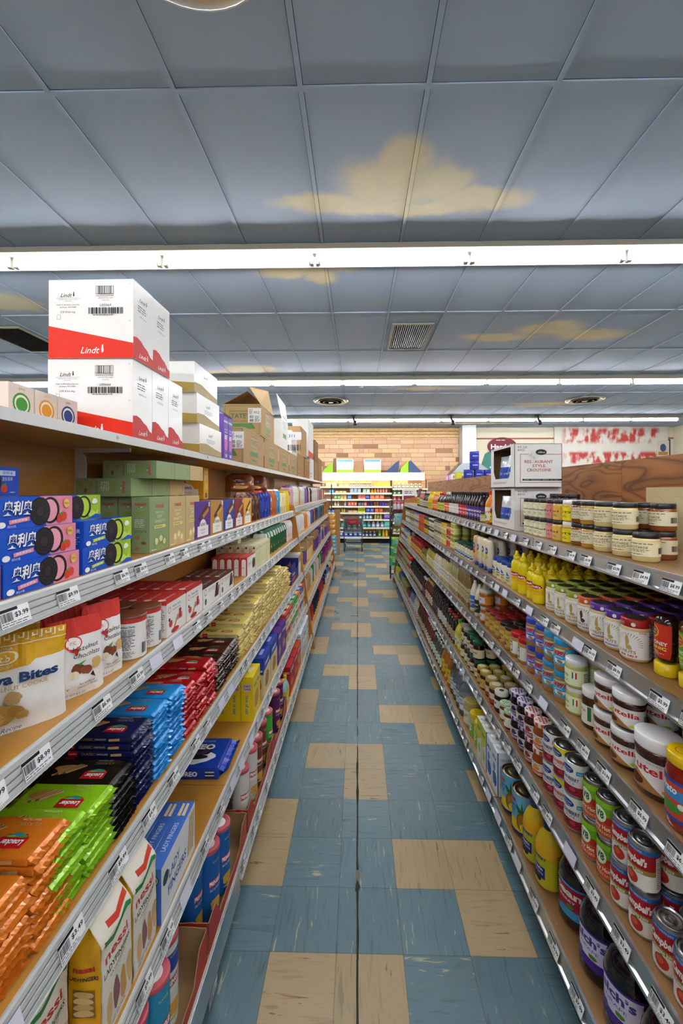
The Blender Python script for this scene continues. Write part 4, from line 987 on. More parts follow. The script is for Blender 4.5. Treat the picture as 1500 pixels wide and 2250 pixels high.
# ================================================================ LEFT, third shelf
Z2 = ZL[2]+.0006
def baklava():
    A = Art(20, 20); A.p([(0, 14.2), (20, 14.2), (20, 20), (0, 20)], '#e3ac1e'); A.p([(4, 14.2), (16, 14.2), (14, 12.6), (10, 12), (6, 12.6)], '#e3ac1e')
    for k in range(9):
        x = .3+k*2.2; A.r(x, 17.2, x+.25, 18.8, '#f6ecc8'); A.r(x, 18.55, x+1.7, 18.8, '#f6ecc8'); A.r(x+1.45, 17.6, x+1.7, 18.8, '#f6ecc8'); A.r(x+.7, 17.6, x+1.7, 17.85, '#f6ecc8'); A.r(x+.7, 17.6, x+.95, 18.2, '#f6ecc8'); A.r(x-.3, 17.2, x+.25, 17.4, '#f6ecc8')
    A.r(0, 19.2, 20, 19.35, '#f6ecc8'); A.r(0, 16.6, 20, 16.75, '#f6ecc8')
    A.e(10, 14.6, 2.1, 1.25, '#f6ecc8', 22); A.e(10, 14.6, 1.8, 1.0, '#e3ac1e', 22); A.t('ab', 10, 14.55, 1.2, '#f6ecc8', b=.03); A.t('FIONA', 10, 16.2, .5, '#f6ecc8', w=2.4); A.t('FOODS', 10, 12.95, .5, '#f6ecc8', w=2.4)
    A.t('Baklava Bites', 10, 10.7, 1.7, '#25406e', b=.04, w=17.5); A.t('HONEY WALNUT COOKIE', 10, 9.0, .75, '#cf9a2a', w=14)
    for x, y, q, c in ((11.2, 7.2, 1.6, '#b8935a'), (9.6, 4.2, 2.7, '#b58f45'), (8.2, 3.4, 2.0, '#c7a55e'), (11.6, 4.6, 1.5, '#a87f3a'), (12.6, 3.6, 1.2, '#b8924e')): A.blob(x, y, q, q*.85, c, int(q*9), 15, .2)
    A.t('Magical Recipe', 9, 1.2, .8, '#3f4f9a', w=7, sh=.3); A.t('NET WT 5.5 OZ (156g)', 9.2, .45, .35, '#888', w=6)
    return pouch('cookie_bag', 'snack bag', .2, .185, .07, [(.7, '#eceae4'), (1, '#e3ac1e')], A, 'card', 3, 30, 28, off=.0015)
BK = baklava()
BK.put(-.70, .785, Z2, math.radians(42), 'yellow and white baklava bites bag with Greek key border', None)
BK.put(-.815, .86, Z2, math.radians(42), 'yellow topped cookie bag mostly hidden behind the baklava bites bag', None)
pouch('cookie_bag', 'snack bag', .16, .19, .06, [(.75, '#d9dde2'), (1, '#4a4745')], None, 'card', 5).put(-.665, .62, Z2, math.radians(60), 'grey topped white bag cut off by the left frame edge', None)
def redtop(seed, w=.13, h=.175):
    W, H = w*100, h*100; A = Art(W, H); A.p([(0, H*.80), (W, H*.80), (W, H), (0, H)], '#d6392e')
    A.e(W*.4, H*.70, W*.16, H*.085, '#d6392e', 20); A.e(W*.4, H*.70, W*.135, H*.07, '#f3eeea', 20); A.t('PIC', W*.4, H*.70, H*.04, '#d6392e'); A.p([(W*.3, H*.62), (W*.5, H*.62), (W*.45, H*.52), (W*.4, H*.58)], '#c42f28')
    A.t('Hazelnut', W*.62, H*.62, H*.06, '#3a3634', w=W*.5, sh=.2); A.t('Chocolate', W*.64, H*.53, H*.06, '#3a3634', w=W*.5, sh=.2)
    A.blob(W*.45, H*.36, W*.13, H*.07, '#7a3f28', seed); A.blob(W*.6, H*.33, W*.12, H*.07, '#8d4b30', seed+1); A.e(W*.38, H*.30, W*.09, H*.045, '#ead9b8'); A.p([(W*.45, H*.42), (W*.6, H*.46), (W*.52, H*.40)], '#4f9a3f'); A.blob(W*.8, H*.38, W*.11, H*.09, '#d9b26a', 3); A.p([(W*.66, H*.25), (W*.72, H*.29), (W*.75, H*.2)], '#3a2420')
    A.t('No artificial', W*.6, H*.17, H*.03, '#555'); A.t('colors or flavors', W*.62, H*.13, H*.028, '#555'); A.t('v', W*.28, H*.15, H*.05, '#e0622e'); A.t('NET WT 6.5 OZ', W*.4, H*.05, H*.028, '#666')
    return pouch('wafer_bag', 'snack bag', w, h, .06, [(.78, '#efece8'), (1, '#d6392e')], A, 'card', seed, 26, 26, pinch=.10, off=.0015, sh=.12)
RT = redtop(4); RT2 = redtop(9, .115, .185)
RT.put(-.66, .925, Z2, math.radians(60), 'white hazelnut wafer bag with red top, front, beside baklava bag', 'white hazelnut wafer bags with red tops')
RT2.put(-.66, 1.022, Z2, math.radians(70), 'white hazelnut wafer bag with red top, front, beside brown-lidded canister', 'white hazelnut wafer bags with red tops')
for k, (x, yy, a) in enumerate(((-.745, 1.0, 60), (-.80, 1.04, 66), (-.785, .955, 42), (-.845, .97, 48))):
    RT.put(x, yy, Z2, math.radians(a), 'white wafer bag with red folded top, %s back behind front bags' % ordn(k), 'white hazelnut wafer bags with red tops')
def canister():
    r, h = .041, .120; A = Art(lw(r, .99), 10.6); W = A.w; A.r(0, 0, W, 11.2, '#e9e7e3'); A.r(0, 9.9, W, 11.2, '#c23a30')
    A.k = 'print'; cx = W/2
    for dx in (-9.5, 3.7): A.e(cx+dx, 8.4, 1.2, 1.2, '#c23a30', 18); A.e(cx+dx, 8.4, 1.0, 1.0, '#efe6e0', 18); A.t('PIC', cx+dx, 8.4, .4, '#c23a30'); A.p([(cx+dx-.8, 7.5), (cx+dx+.8, 7.5), (cx+dx+.8, 6.5), (cx+dx, 6.9), (cx+dx-.8, 6.5)], '#c23a30'); A.t('Hazelnut', cx+dx+2.6, 8.7, .6, '#3a3634', sh=.2); A.t('Filled Cookies', cx+dx+2.9, 7.7, .6, '#3a3634', sh=.2, w=3.6); A.blob(cx+dx+1.6, 4.6, 1.3, .8, '#7a3f28', 2); A.blob(cx+dx+2.8, 4.2, 1.0, .7, '#8d4b30', 3); A.e(cx+dx+.4, 3.9, .8, .5, '#ead9b8'); A.t('NET WT 8.82 OZ', cx+dx+2, 1.0, .45, '#555')
    A.t('Nutrition Facts', cx-3.4, 9.0, .55, '#222', b=.02, w=4.4); A.ln(cx-5.6, 2.6, cx-1.1, 8.4, 14, '#444'); A.r(cx-5.7, 6.4, cx-1.1, 6.6, '#222'); A.ln(cx-5.6, .6, cx-1, 2.2, 4, '#777'); A.bar(cx+.6, 1, cx+2.2, 4, '#333')
    return vessel('cookie_canister', 'canister', r, h, 'tube', '#e9e7e3', '#7d4a32', A, (.02, .92), bk='gloss', n=32, bodyname='canister_body')
CN = canister()
for k in range(2):
    for r in range(3): CN.put(-.603-.006-.041-r*.083, 1.14+k*.086, Z2, PI/2-.5+.2*k, 'white cookie canister with brown lid, %s, %s' % (('front row', 'second row back', 'third row back', 'rear row')[r], ('nearer camera', 'farther from camera')[k]), 'white cookie canisters with brown lids')
def redwhite(seed, w=.145, h=.12, d=.046, brown=False):
    W, H = w*100, h*100; A = Art(W, H); A.r(0, 0, W, H, '#ece8e2'); A.r(0, H*.93, W, H, '#c8342c' if not brown else '#4a2c20')
    A.e(W*.14, H*.72, W*.07, W*.07, '#c8342c', 16); A.e(W*.14, H*.72, W*.055, W*.055, '#ece8e2', 16); A.t('%s' % ('Wafer Rolls' if not brown else 'Biscuits'), W*.5, H*.78, H*.07, '#54433c', w=W*.42, sh=.2); A.t('Coated in chocolate', W*.5, H*.68, H*.05, '#54433c', w=W*.42)
    if brown:
        A.p([(W*.66, H*.2), (W*.76, H*.86), (W*.9, H*.86), (W*.84, H*.2)], '#4a2c20'); A.p([(W*.8, H*.2), (W*.92, H*.7), (W*.98, H*.66), (W*.9, H*.2)], '#6a4230'); A.e(W*.14, H*.28, W*.05, W*.07, '#3a5a3c')
    else:
        A.e(W*.2, H*.32, W*.09, H*.1, '#d8402a'); A.e(W*.13, H*.45, W*.04, H*.05, '#2a2224'); A.p([(W*.3, H*.08), (W*.5, H*.42), (W*.56, H*.4), (W*.36, H*.05)], '#c9924a'); A.e(W*.42, H*.08, W*.2, H*.07, '#b8302a'); A.r(W*.5, H*.3, W*.8, H*.46, '#c98a8a'); A.r(W*.62, H*.32, W*.74, H*.6, '#b8302a')
    B = Art(d*100, H); B.r(0, 0, d*100, H, '#ece8e2'); B.ln(.5, H*.1, d*100-.5, H*.8, 14, '#777'); B.r(0, H*.9, d*100, H, '#c8342c')
    T_ = Art(W, d*100); T_.r(0, 0, W, d*100, '#c8342c' if not brown else '#5a3022'); T_.t('Piccolini'[:0] or 'Wafer Rolls', W*.5, d*50, d*22, '#f0dcd6', w=W*.5, sh=.2); T_.e(W*.12, d*50, d*26, d*26, '#f0dcd6', 14)
    return carton('wafer_roll_box' if not brown else 'chocolate_biscuit_box', 'box', w, d, h, '#c8342c', front=A, left=B, right=B, top=T_, kind='card')
RW = redwhite(1, h=.115); RB = redwhite(2, w=.19, h=.085, d=.042, brown=True)
run('L2', 1.272, RW, 2, 'red topped wafer roll box', 'red topped wafer roll boxes', rows=6, jit=.001, rj=.01, inset=.006)
run('L2', 1.575, RB, 2, 'white and brown chocolate biscuit box', 'white and brown chocolate biscuit boxes', rows=4, jit=.001, rj=.01, inset=.006)
def redend():
    A = Art(18, 10); A.r(0, 0, 18, 10, '#ece8e2'); A.e(13, 5, 2, 3, '#4a2c20'); A.e(15.5, 5, 2, 3, '#5a3828'); A.t('Digestives', 6, 6, 1.2, '#c8342c', w=7)
    B = Art(3.8, 10); B.r(.7, 0, 3.1, 8.6, '#efece6'); B.e(1.9, 7.6, 1.2, 1.6, '#efece6'); B.t('PIC', 1.9, 4.4, .7, '#c8342c')
    return carton('biscuit_box', 'box', .18, .038, .10, '#c8342c', front=A, left=B, right=B, top=Art(18, 3.8).r(.5, 1.8, 17.5, 2, '#e8b8b0'))
run('L2', 2.20, redend(), 1, 'small red and white biscuit box standing on third shelf', 'small red and white biscuit boxes', rows=5, jit=.001, rj=.01, inset=.004)
def creambis():
    A = Art(9.5, 14); 
    for q in range(2): A.e(3+q*3.4, 6, 1.5, 3.6, '#c9c98a'); A.e(3+q*3.4, 6, 1.1, 3, '#e0d9a0')
    A.t('BISCUIT', 4.7, 12, 1, '#6a6440', w=6)
    B = Art(4.6, 14); B.e(3.6, 12.6, .6, .6, '#2a3a30'); B.ln(.6, 10, 3.2, 12.6, 3, '#7a6a4a'); B.ln(.6, 7.6, 4, 9.4, 3, '#9a8a5a')
    for q in range(4): B.p([(.7+q*.8, 2.2), (1.2+q*.8, 6.8), (1.6+q*.8, 6.8), (1.2+q*.8, 2.2)], '#b8622e')
    B.t('CRISPS', 2.3, 1, .7, '#6a6440', w=3.4)
    return carton('biscuit_carton', 'box', .095, .046, .14, '#e3dcb4', front=A, left=B, right=B)
CB = creambis()
run('L2', 2.39, CB, 4, 'cream biscuit crisps box', 'cream biscuit crisps boxes', rows=5, jit=.001, rj=.01, inset=.004)
CB.put(-.76, 2.5, Z2+.141, PI/2+.1, 'cream biscuit box lying on top of the upright cream boxes', None)
def greenbag(seed, c='#2c6a44', c2='#dfe8dc'):
    A = Art(13, 17); A.p([(1, 12), (12, 12), (12, 16), (1, 16)], c2); A.blob(6.5, 5.5, 5.4, 4, '#c98a3a', seed, 14, .3); A.t("TATE'S", 6.5, 10, 1.5, '#e8e0c0', w=7)
    return pouch('cookie_bag', 'snack bag', .13, .18, .065, [(.6, c), (1, c)], A, 'foil', seed, sh=.35, pw=1.4)
GB = greenbag(2)
y = run('L2', 2.80, GB, 9, 'green cookie bag with white label, lower', 'green cookie bags', py=.092, rz=.5, inset=.02)
run('L2', 2.75, GB, 8, 'green cookie bag with white label, behind', 'green cookie bags', py=.1, rz=.5, inset=.155, jit=.004)
run('L2', 3.64, greenbag(5, '#e8d8dc', '#f4efe8'), 3, 'pale pink cookie bag beside green bags', 'pale pink cookie bags', py=.1, rz=.5, inset=.02)
W3 = [(snackbag(c, c2, k+40, w=.15, h=.205, d=.07), nm+' bag', 'bags, far third shelf') for k, (c, c2, nm) in enumerate((('#e9e9e6', '#d9a83a', 'white pretzel'), ('#e8892a', '#f5efe6', 'orange topped'), ('#3f7fc0', '#e8eef5', 'blue'), ('#5a2a6a', '#e8d8ea', 'purple'), ('#1c2a44', '#d8d0b0', 'navy'), ('#2a4a3a', '#cfd8c0', 'deep green'), ('#c06a30', '#f0e0c0', 'rust')))]
mix('L2', 4.10, 5.5, [W3[0], W3[0], W3[0], W3[1]], 2, 'far third shelf, near half', py=.105)
mix('L2', 5.55, 8.05, W3[1:], 3, 'far third shelf, distant half', py=.11)
# ================================================================ LEFT, fourth shelf: wafer packs
Z3 = ZL[3]+.0006
def lk(A, x, y, s, rot):
    """red wafer badge with a coloured hill above it"""
    W = s*4.4; H = s*2.5; q = 1
    def f(px_, py_): return (x+q*px_*W, y+q*py_*H)
    A.p([f(-.5, -.5), f(.5, -.5), f(.5, .22), f(.32, .5), f(-.32, .5), f(-.5, .22)] if not rot else [f(-.5, -.5), f(.5, -.5), f(.5, .22), f(.32, .5), f(-.32, .5), f(-.5, .22)], '#c4161c')
    A.p([f(-.42, .30), f(-.2, .50), f(0, .62), f(.22, .52), f(.42, .30), f(.2, .22), f(0, .30), f(-.2, .22)], '#3f9a3a'); A.p([f(-.3, .36), f(0, .56), f(.3, .38), f(.08, .34)], '#2f7fc0'); A.p([f(-.36, .30), f(-.1, .38), f(.1, .30), f(-.1, .26)], '#8cc63f')
    A.t('Loacker', x, y-q*H*.12, s*.95, '#fff', b=.03, sh=.12 if rot else .12, w=W*.80, rot=180 if rot else 0)
def wpack(col, fl, txt, seed, dark, cream=False, H=.0165, W=.088):
    e = 17.7; A = Art(e, W*100)
    if cream: A.r(0, 0, e, W*100, '#dfc85c'); A.blob(4, W*50, 3.4, 2.2, '#5a3420', 5)
    A.blob(4.2, W*60, 3.2, 1.6, '#c9975a' if dark else '#b5823e', seed, 12, .3)
    for q in range(5): A.p([(1.8+q*.7, W*35+q*.25), (6.6+q*.4, W*80-q*.1), (6.9+q*.4, W*74-q*.1), (2.2+q*.7, W*30+q*.2)], ('#d9b074', '#8a5a2e')[q % 2])
    lk(A, 12.0, W*38, 1.22, True)
    A.t('CLASSIC', 12.2, W*80, .75, '#c9a86a', rot=180, w=4.6); A.t(fl, 11.9, W*92, .45, '#efe8d8', rot=180, w=3.6)
    B = Art(17.0, H*100);
    if cream: B.r(0, .5, 17, 1.5, '#d8bd4a')
    else: B.o = []
    B.r(.8, .15, 3.2, H*100-.15, '#c4161c'); B.t('Loacker', 2., H*50, .42, '#fff', w=2.0); B.t(txt, 6.0, H*50, .62, '#c9a86a', w=3.4); B.t(fl, 9.6, H*50, .42, '#fff', w=2.9); B.p([(11.8, .35), (14.6, .5), (14.6, 1.15), (11.8, .95)], '#d9b074')
    return wafer('wafer_pack', col, A, B, seed=seed, H=H, W=W, fin='#cdb45e' if cream else None)
wp = [(.50, 3, 10, wpack('#d9791e', 'PEANUT BUTTER', 'CLASSIC', 1, 0), 'orange peanut butter'), (.733, 2, 9, wpack('#8fc61e', 'LEMON', 'CLASSIC', 2, 0), 'lime green lemon'),
      (.915, 1, 8, wpack('#15130f', 'DARK CHOCOLATE', 'THINS', 3, 1), 'black dark chocolate'), (1.01, 1, 11, wpack('#14184a', 'CHOCOLATE', 'CLASSIC', 4, 1), 'navy chocolate'),
      (1.11, 2, 11, wpack('#1f8fd6', 'VANILLA', 'CLASSIC', 5, 0), 'sky blue vanilla'), (1.31, 3, 9, wpack('#b8141c', 'HAZELNUT', 'CLASSIC', 6, 0), 'red hazelnut'),
      (1.61, 3, 7, wpack('#3a1f18', 'CHOCOLATE', 'CLASSIC', 7, 1), 'dark brown chocolate')]
rs = random.Random(12)
for y, n, hh, pr, nm in wp:
    for i in range(n):
        hi = hh-(i % 2 if nm[0] in 'lor' else 0)
        for l in range(hi):
            dx = rs.uniform(-.006, .006); pos = 'top pack' if l == hi-1 else 'bottom pack' if l == 0 else ordn(l)+' pack up'
            st = '' if n == 1 else (', nearest stack' if i == 0 else ', farthest stack' if i == n-1 else ', middle stack')
            pr.put(-.551-.012-.1+dx, y+.045+i*.0955+rs.uniform(-.003, .003), Z3+l*.0171, rs.uniform(-.03, .03), '%s wafer pack in a stack, %s%s' % (nm, pos, st), nm+' wafer packs')
CW = wpack('#ece3bd', 'VANILLA', 'GARDENA', 8, 0, H=.021, cream=True)
y = 1.915; i = 0
while y < 3.3:
    hi = (6, 7, 7, 9, 9, 8, 11, 11, 10, 12, 12, 10, 9, 9)[i % 14]
    for l in range(hi):
        pos = 'top pack' if l == hi-1 else 'bottom pack' if l == 0 else ordn(l)+' pack up'
        CW.put(-.551-.012-.1+rs.uniform(-.005, .005), y+.045, Z3+l*.0214, rs.uniform(-.03, .03), 'cream yellow wafer pack, %s, %s stack counted away from camera' % (pos, ordn(i)), 'cream yellow wafer packs')
    y += .098; i += 1
def digest():
    b = MB(); c = M('#24307e', 'card'); w, d, h = .42, .3, .17
    b.box(-w/2, w/2, -d/2, d/2, 0, .004, M('#9a7a54', 'matte'))
    b.prism([(-w/2, 0), (w/2, 0), (w/2, h*.62), (w*.30, h*.55), (w*.12, h*.62), (0, h), (-w/2, h)], -d/2, -d/2+.003, c)
    b.box(-w/2, -w/2+.003, -d/2, d/2, .004, h, c); b.box(w/2-.003, w/2, -d/2, d/2, .004, h, c); b.box(-w/2, w/2, d/2-.003, d/2, .004, h*1.1, M('#9a7a54', 'matte'))
    A = Art(42, 17); A.t('Digestives', 14, 8, 2.4, '#fff', b=.03); A.p([(5, 2), (24, 2.6), (24, 5), (5, 4.4)], '#d8452e'); b.art(A, plane((-w/2, -d/2, 0), (1, 0, 0), (0, 0, 1), (0, -1, 0)))
    L = Art(30, 17); L.t('Digestives', 13, 9, 2.6, '#fff', b=.03); L.p([(12, 3), (27, 3.6), (27, 6), (12, 5.4)], '#d8452e'); b.art(L, plane((-w/2, d/2, 0), (0, -1, 0), (0, 0, 1), (-1, 0, 0)))
    return P(b.build('display_tray'), 'display tray', w, d, h)
digest().put(-.551-.012-.15, 3.62, Z3, PI/2, 'open navy display tray reading Digestives on fourth shelf', None)
run('L3', 3.46, snackbag('#8a5a3a', '#c83a3a', 77, w=.1, h=.14, d=.05), 3, 'brown and red biscuit bag in the navy tray', 'biscuit bags in navy tray', py=.11, dz=.006, inset=.05)
run('L3', 3.84, carton('cookie_box', 'box', .075, .16, .2, '#dcd8d2', front=Art(7.5, 20).r(1, 12, 6.5, 18, '#c0343a')), 2, 'white and red cookie box by end panel', 'white and red cookie boxes', jit=.001)
# ================================================================ LEFT, fifth shelf
Z4 = ZL[4]+.0006
def lfbag():
    A = Art(10.5, 27); A.r(0, 0, 10.5, 27, '#e6dfcf'); A.t('nessi', 5.2, 17.5, 2.0, '#c0392e', b=.03, w=7.6); A.t('LADYFINGERS', 5.2, 14.6, 1.25, '#2c2a2c', b=.02, w=9); A.t('SAVOIARDI', 5.2, 13, .7, '#7a6a50', w=5.5)
    A.p([(1, 22), (4, 20.6), (9, 22.6), (10.2, 22), (10.2, 20.8), (9, 21.4), (4, 19.3), (1, 20.7)], '#2f8a45'); A.p([(3, 24.4), (6, 23.6), (10.2, 25), (10.2, 23.6), (6, 22.2), (3, 23)], '#d0452f')
    for q in range(4): A.blob(2.5+q*2.4, 5.5+q % 2, 1.2, 4, ('#d9b27a', '#8d5f5f', '#c99a5a')[q % 3], q, 12, .2)
    A.ln(2, .8, 10, 2, 2, '#888')
    b = MB(); w, d, h = .105, .07, .25; k = 'gloss'
    def S(u, v):   # a gusseted bag: rectangular section that closes to a ridge at the top
        a = u*4; t = max(0, (v-.80)/.2); ww, dd = w/2*(1-.05*t), d/2*(1-t**1.2*.93)
        n1 = noise.noise(Vector((a*2.2, v*5, 3)))*.004*(1 if .05 < v < .98 else .2)
        if a < 1: p = (-ww+2*ww*a, -dd-n1)
        elif a < 2: p = (ww+n1-.35*t*ww*math.sin(PI*(a-1)), -dd+2*dd*(a-1))
        elif a < 3: p = (ww-2*ww*(a-2), dd+n1)
        else: p = (-ww-n1+.35*t*ww*math.sin(PI*(a-3)), dd-2*dd*(a-3))
        return (p[0], p[1], v*h)
    yl, cr = M('#e0a81a', k), M('#e6dfcf', k)
    b.grid(S, 56, 34, None, matfn=lambda u, v: yl if (u > .25 and u < .5) or u > .75 or (v > .93) else cr)
    b.face([S(q/8, 0) for q in range(8)][::-1], cr)
    fn = lambda x, y, L: (lambda p: (p[0], p[1]-L, p[2]))(S(min(max(x/10.5, 0.001), .999)/4, min(y/27, 1)))
    b.art(A, fn, step=.6, ystep=.8, off=.0016)
    G = Art(7.0, 27); G.t('nessi', 3.5, 17.6, 1.1, '#c0392e', b=.04, w=4.4); G.t('LADYFINGERS', 3.5, 15.6, .8, '#2c2a2c', b=.02, w=5.8); G.r(1.2, 7, 5.8, 13, '#8d6a3a'); 
    for q in range(4): G.e(3.5, 7.9+q*1.4, 2.1, .75, ('#e0c48a', '#d3b376')[q % 2])
    G.r(.5, .4, 6.5, 5, '#e9e3d4'); G.ln(1, .8, 6.2, 4.6, 6, '#777')
    fg = lambda x, y, L: (lambda p: (p[0]-L, p[1], p[2]))(S(.75+min(max(x/7.0, .001), .999)/4, min(y/27, 1)))
    b.art(G, fg, step=.6, ystep=.8, off=.0016)
    return P(b.build('ladyfinger_bag'), 'cookie bag', w, d, h)
LF = lfbag()
run('L4', .45, LF, 3, 'cream and yellow ladyfingers bag pushed back', 'cream and yellow ladyfingers bags', rows=2, py=.112, px=.085, inset=.064, rj=.05)
run('L4', .80, LF, 2, 'cream and yellow ladyfingers bag at shelf edge', 'cream and yellow ladyfingers bags', rows=2, py=.108, px=.085, inset=.010, rj=.03)
def lfbox():
    A = Art(23, 14.5); A.r(0, 0, 23, 14.5, '#dfe0e2'); A.t('LADY', 8, 9, 2.4, '#2f4f9c', w=7, b=.02); A.t('FINGERS', 10, 5, 2.4, '#2f4f9c', w=12, b=.02); A.e(2.6, 10, 1.7, 1.7, '#2c4a3c')
    for q in range(3): A.p([(17+q*1.5, 2), (18.6+q*1.4, 13), (19.6+q*1.4, 13), (18.2+q*1.5, 2)], '#c9a06a')
    T_ = Art(23, 4.2); T_.t('LADY FINGERS', 10, 2.1, 1.3, '#dbe4f6', w=9.5)
    for q in range(2): T_.p([(17.2, .9+q*1.3), (22, 1.2+q*1.3), (22.2, 2+q*1.3), (17.4, 1.9+q*1.3)], '#e6cf9c')
    L = Art(4.2, 14.5); L.e(2.1, 11.5, 1.5, 1.5, '#2c4a3c'); L.e(2.1, 11.5, 1.2, 1.2, '#d8d2b0'); L.e(2.1, 11.5, .9, .9, '#2c4a3c')
    return carton('ladyfinger_box', 'box', .23, .042, .145, '#3f6cc0', front=A, left=L, top=T_, kind='card')
run('L4', 1.03, lfbox(), 1, 'blue lady fingers box lying on fifth shelf', 'blue lady fingers boxes', rows=3, jit=.002, inset=.006)
def sandwich_pack():
    L, W, H = .33, .19, .05; b = MB(); m = M('#1440b0', 'gloss'); b.box(-L/2+.02, L/2-.02, -W/2, W/2, .001, H, m, bev=.009)
    for s in (-1, 1):
        n = 14; rows = []
        for i in range(n):
            y = -W/2+W*i/(n-1); rows.append(((s*(L/2-.022), y, H*.86), (s*(L/2-.004), y, H*.66+.004*math.sin(i*2.4)), (s*(L/2+.012), y, H*.8+.004*math.sin(i*3.1)), (s*(L/2-.022), y, H*.3)))
        for i in range(n-1):
            for j in range(3):
                q = [rows[i][j], rows[i+1][j], rows[i+1][j+1], rows[i][j+1]]; b.face(q if s > 0 else q[::-1], M('#1440b0', 'foil'))
    A = Art(29, 19); A.blob(17, 6, 9, 4.6, '#e9edf5', 4, 18, .2); A.e(17, 10.5, 6, 4.6, '#17171b', 26); A.e(17, 11.2, 5.2, 3.8, '#3a3a42', 26); A.e(17, 11.2, 3, 2.1, '#17171b', 22); A.r(11.5, 6.4, 22.6, 7.6, '#f2efe6'); A.e(17, 6.2, 5.5, 1.6, '#17171b', 22)
    A.t('OREO', 17, 12.6, 3.3, '#1440b0', b=.1, w=13.6); A.t('OREO', 17, 12.6, 3.0, '#fff', b=.06, w=13); A.t("MILK'S FAVORITE COOKIE", 17, 16.2, .9, '#e8eefc', w=11)
    b.art(A, plane((-.145, -.095, H), (1, 0, 0), (0, 1, 0), (0, 0, 1)), off=.0004)
    B = Art(29, 4.8); B.t('OREO', 17, 2.4, 1.7, '#fff', b=.06, w=7); B.r(23.5, 1, 27, 1.5, '#222'); B.r(23.5, 1.5, 27, 2, '#e9dcc0'); B.r(23.5, 2, 27, 2.5, '#222'); B.r(23.5, 2.8, 27, 3.3, '#e9dcc0')
    b.art(B, plane((-.145, -.0955, .001), (1, 0, 0), (0, 0, 1), (0, -1, 0)), off=.0006)
    return P(b.build('sandwich_cookie_pack'), 'cookie pack', L, W, H)
sandwich_pack().put(-.505-.01-.17, 1.645, Z4, .03, 'blue sandwich cookie pack lying alone on fifth shelf', None)
def upright(name, nm, c, top, aisle, side, w=.16, d=.058, h=.215): return carton(name, 'box', w, d, h, c, front=aisle, left=side, top=top)
A = Art(16, 21.5); A.r(0, 0, 16, 21.5, '#e7cf3a'); A.blob(8, 8, 5, 5, '#c98f3a', 3); A.t('WHEAT THINS', 8, 16, 1.7, '#4a4a8a', w=11, b=.03)
S_ = Art(5.8, 21.5); S_.r(0, 0, 5.8, 21.5, '#e9c816'); S_.e(2.9, 16.5, 2.2, 2.3, '#d9b8a0'); S_.t('WHEAT', 2.9, 17.2, .95, '#54549a', w=3.6, b=.03); S_.t('THINS', 2.9, 15.7, .95, '#54549a', w=3.6, b=.03); S_.t('hint of salt', 2.9, 8, 1.5, '#3f7fb0', rot=-90, b=.02)
WT = upright('cracker_box', '', '#e9c816', Art(16, 5.8).r(0, 0, 16, 5.8, '#efd22a').blob(9, 3, 4, 1.6, '#e9dca0', 2), A, S_)
run('L4', 1.95, WT, 1, 'yellow whole wheat cracker box', 'yellow whole wheat cracker boxes', rows=4, jit=.001, inset=.006)
A = Art(19, 21.5); A.r(0, 0, 19, 21.5, '#e2cc96'); A.r(0, 14, 19, 21.5, '#2440a0'); A.t('triscuit', 9, 17, 2.2, '#fff', w=11, b=.03); A.blob(9, 7, 6, 4.5, '#b07a3a', 4)
S_ = Art(5.8, 21.5); S_.r(0, 0, 5.8, 21.5, '#dcc48c'); S_.r(0, 12.5, 5.8, 21.5, '#2440a0'); S_.t('triscuit', 2.9, 14.6, 1.2, '#fff', w=4.8, b=.02); S_.blob(2.9, 7, 2.3, 3.5, '#b07a3a', 2)
run('L4', 2.17, upright('cracker_box', '', '#2440a0', Art(19, 5.8).r(5, 2, 13, 4, '#9fb2e6'), A, S_, w=.19), 2, 'blue and wheat cracker box', 'blue and wheat cracker boxes', rows=3, jit=.001, inset=.006)
def twotone(c, c2, txt, w=.15, d=.06, h=.2, nm='cracker_box', tc='#ffffff'):
    A = Art(w*100, h*100); A.r(0, 0, w*100, h*100*.62, c2); A.blob(w*50, h*34, w*32, h*16, '#c99a52', len(txt)); A.t(txt, w*50, h*80, h*9, tc, w=w*75, b=.03)
    S_ = Art(d*100, h*100); S_.r(0, 0, d*100, h*60, c2); S_.t(txt, d*50, h*80, d*20, tc, w=d*80); S_.ln(d*15, h*15, d*85, h*50, 7, '#777')
    return carton(nm, 'box', w, d, h, c, front=A, left=S_, right=S_, top=Art(w*100, d*100).r(w*20, d*30, w*80, d*70, c2))
lst = [('#5a2a86', '#6a3a98', 'crisps', 'purple', 2, 1), ('#c0452a', '#e8dcc8', 'thins', 'rust red and white', 2, 2), ('#3f8f34', '#e3ead8', 'oven baked', 'green topped', 2, 2), ('#d9732a', '#efe0c8', 'multigrain', 'orange', 1, 2), ('#2a4a9a', '#d8dfe9', 'water', 'blue topped', 1, 2), ('#b8242c', '#e8d8c8', 'saltine', 'crimson', 1, 2)]
y = 2.575
for c, c2, t, nm, n, L_ in lst:
    y = run('L4', y, twotone(c, c2, t, w=.14, h=.21 if L_ == 1 else .115), n, nm+' cracker box', nm+' cracker boxes', rows=2, levels=L_, jit=.001, inset=.006)
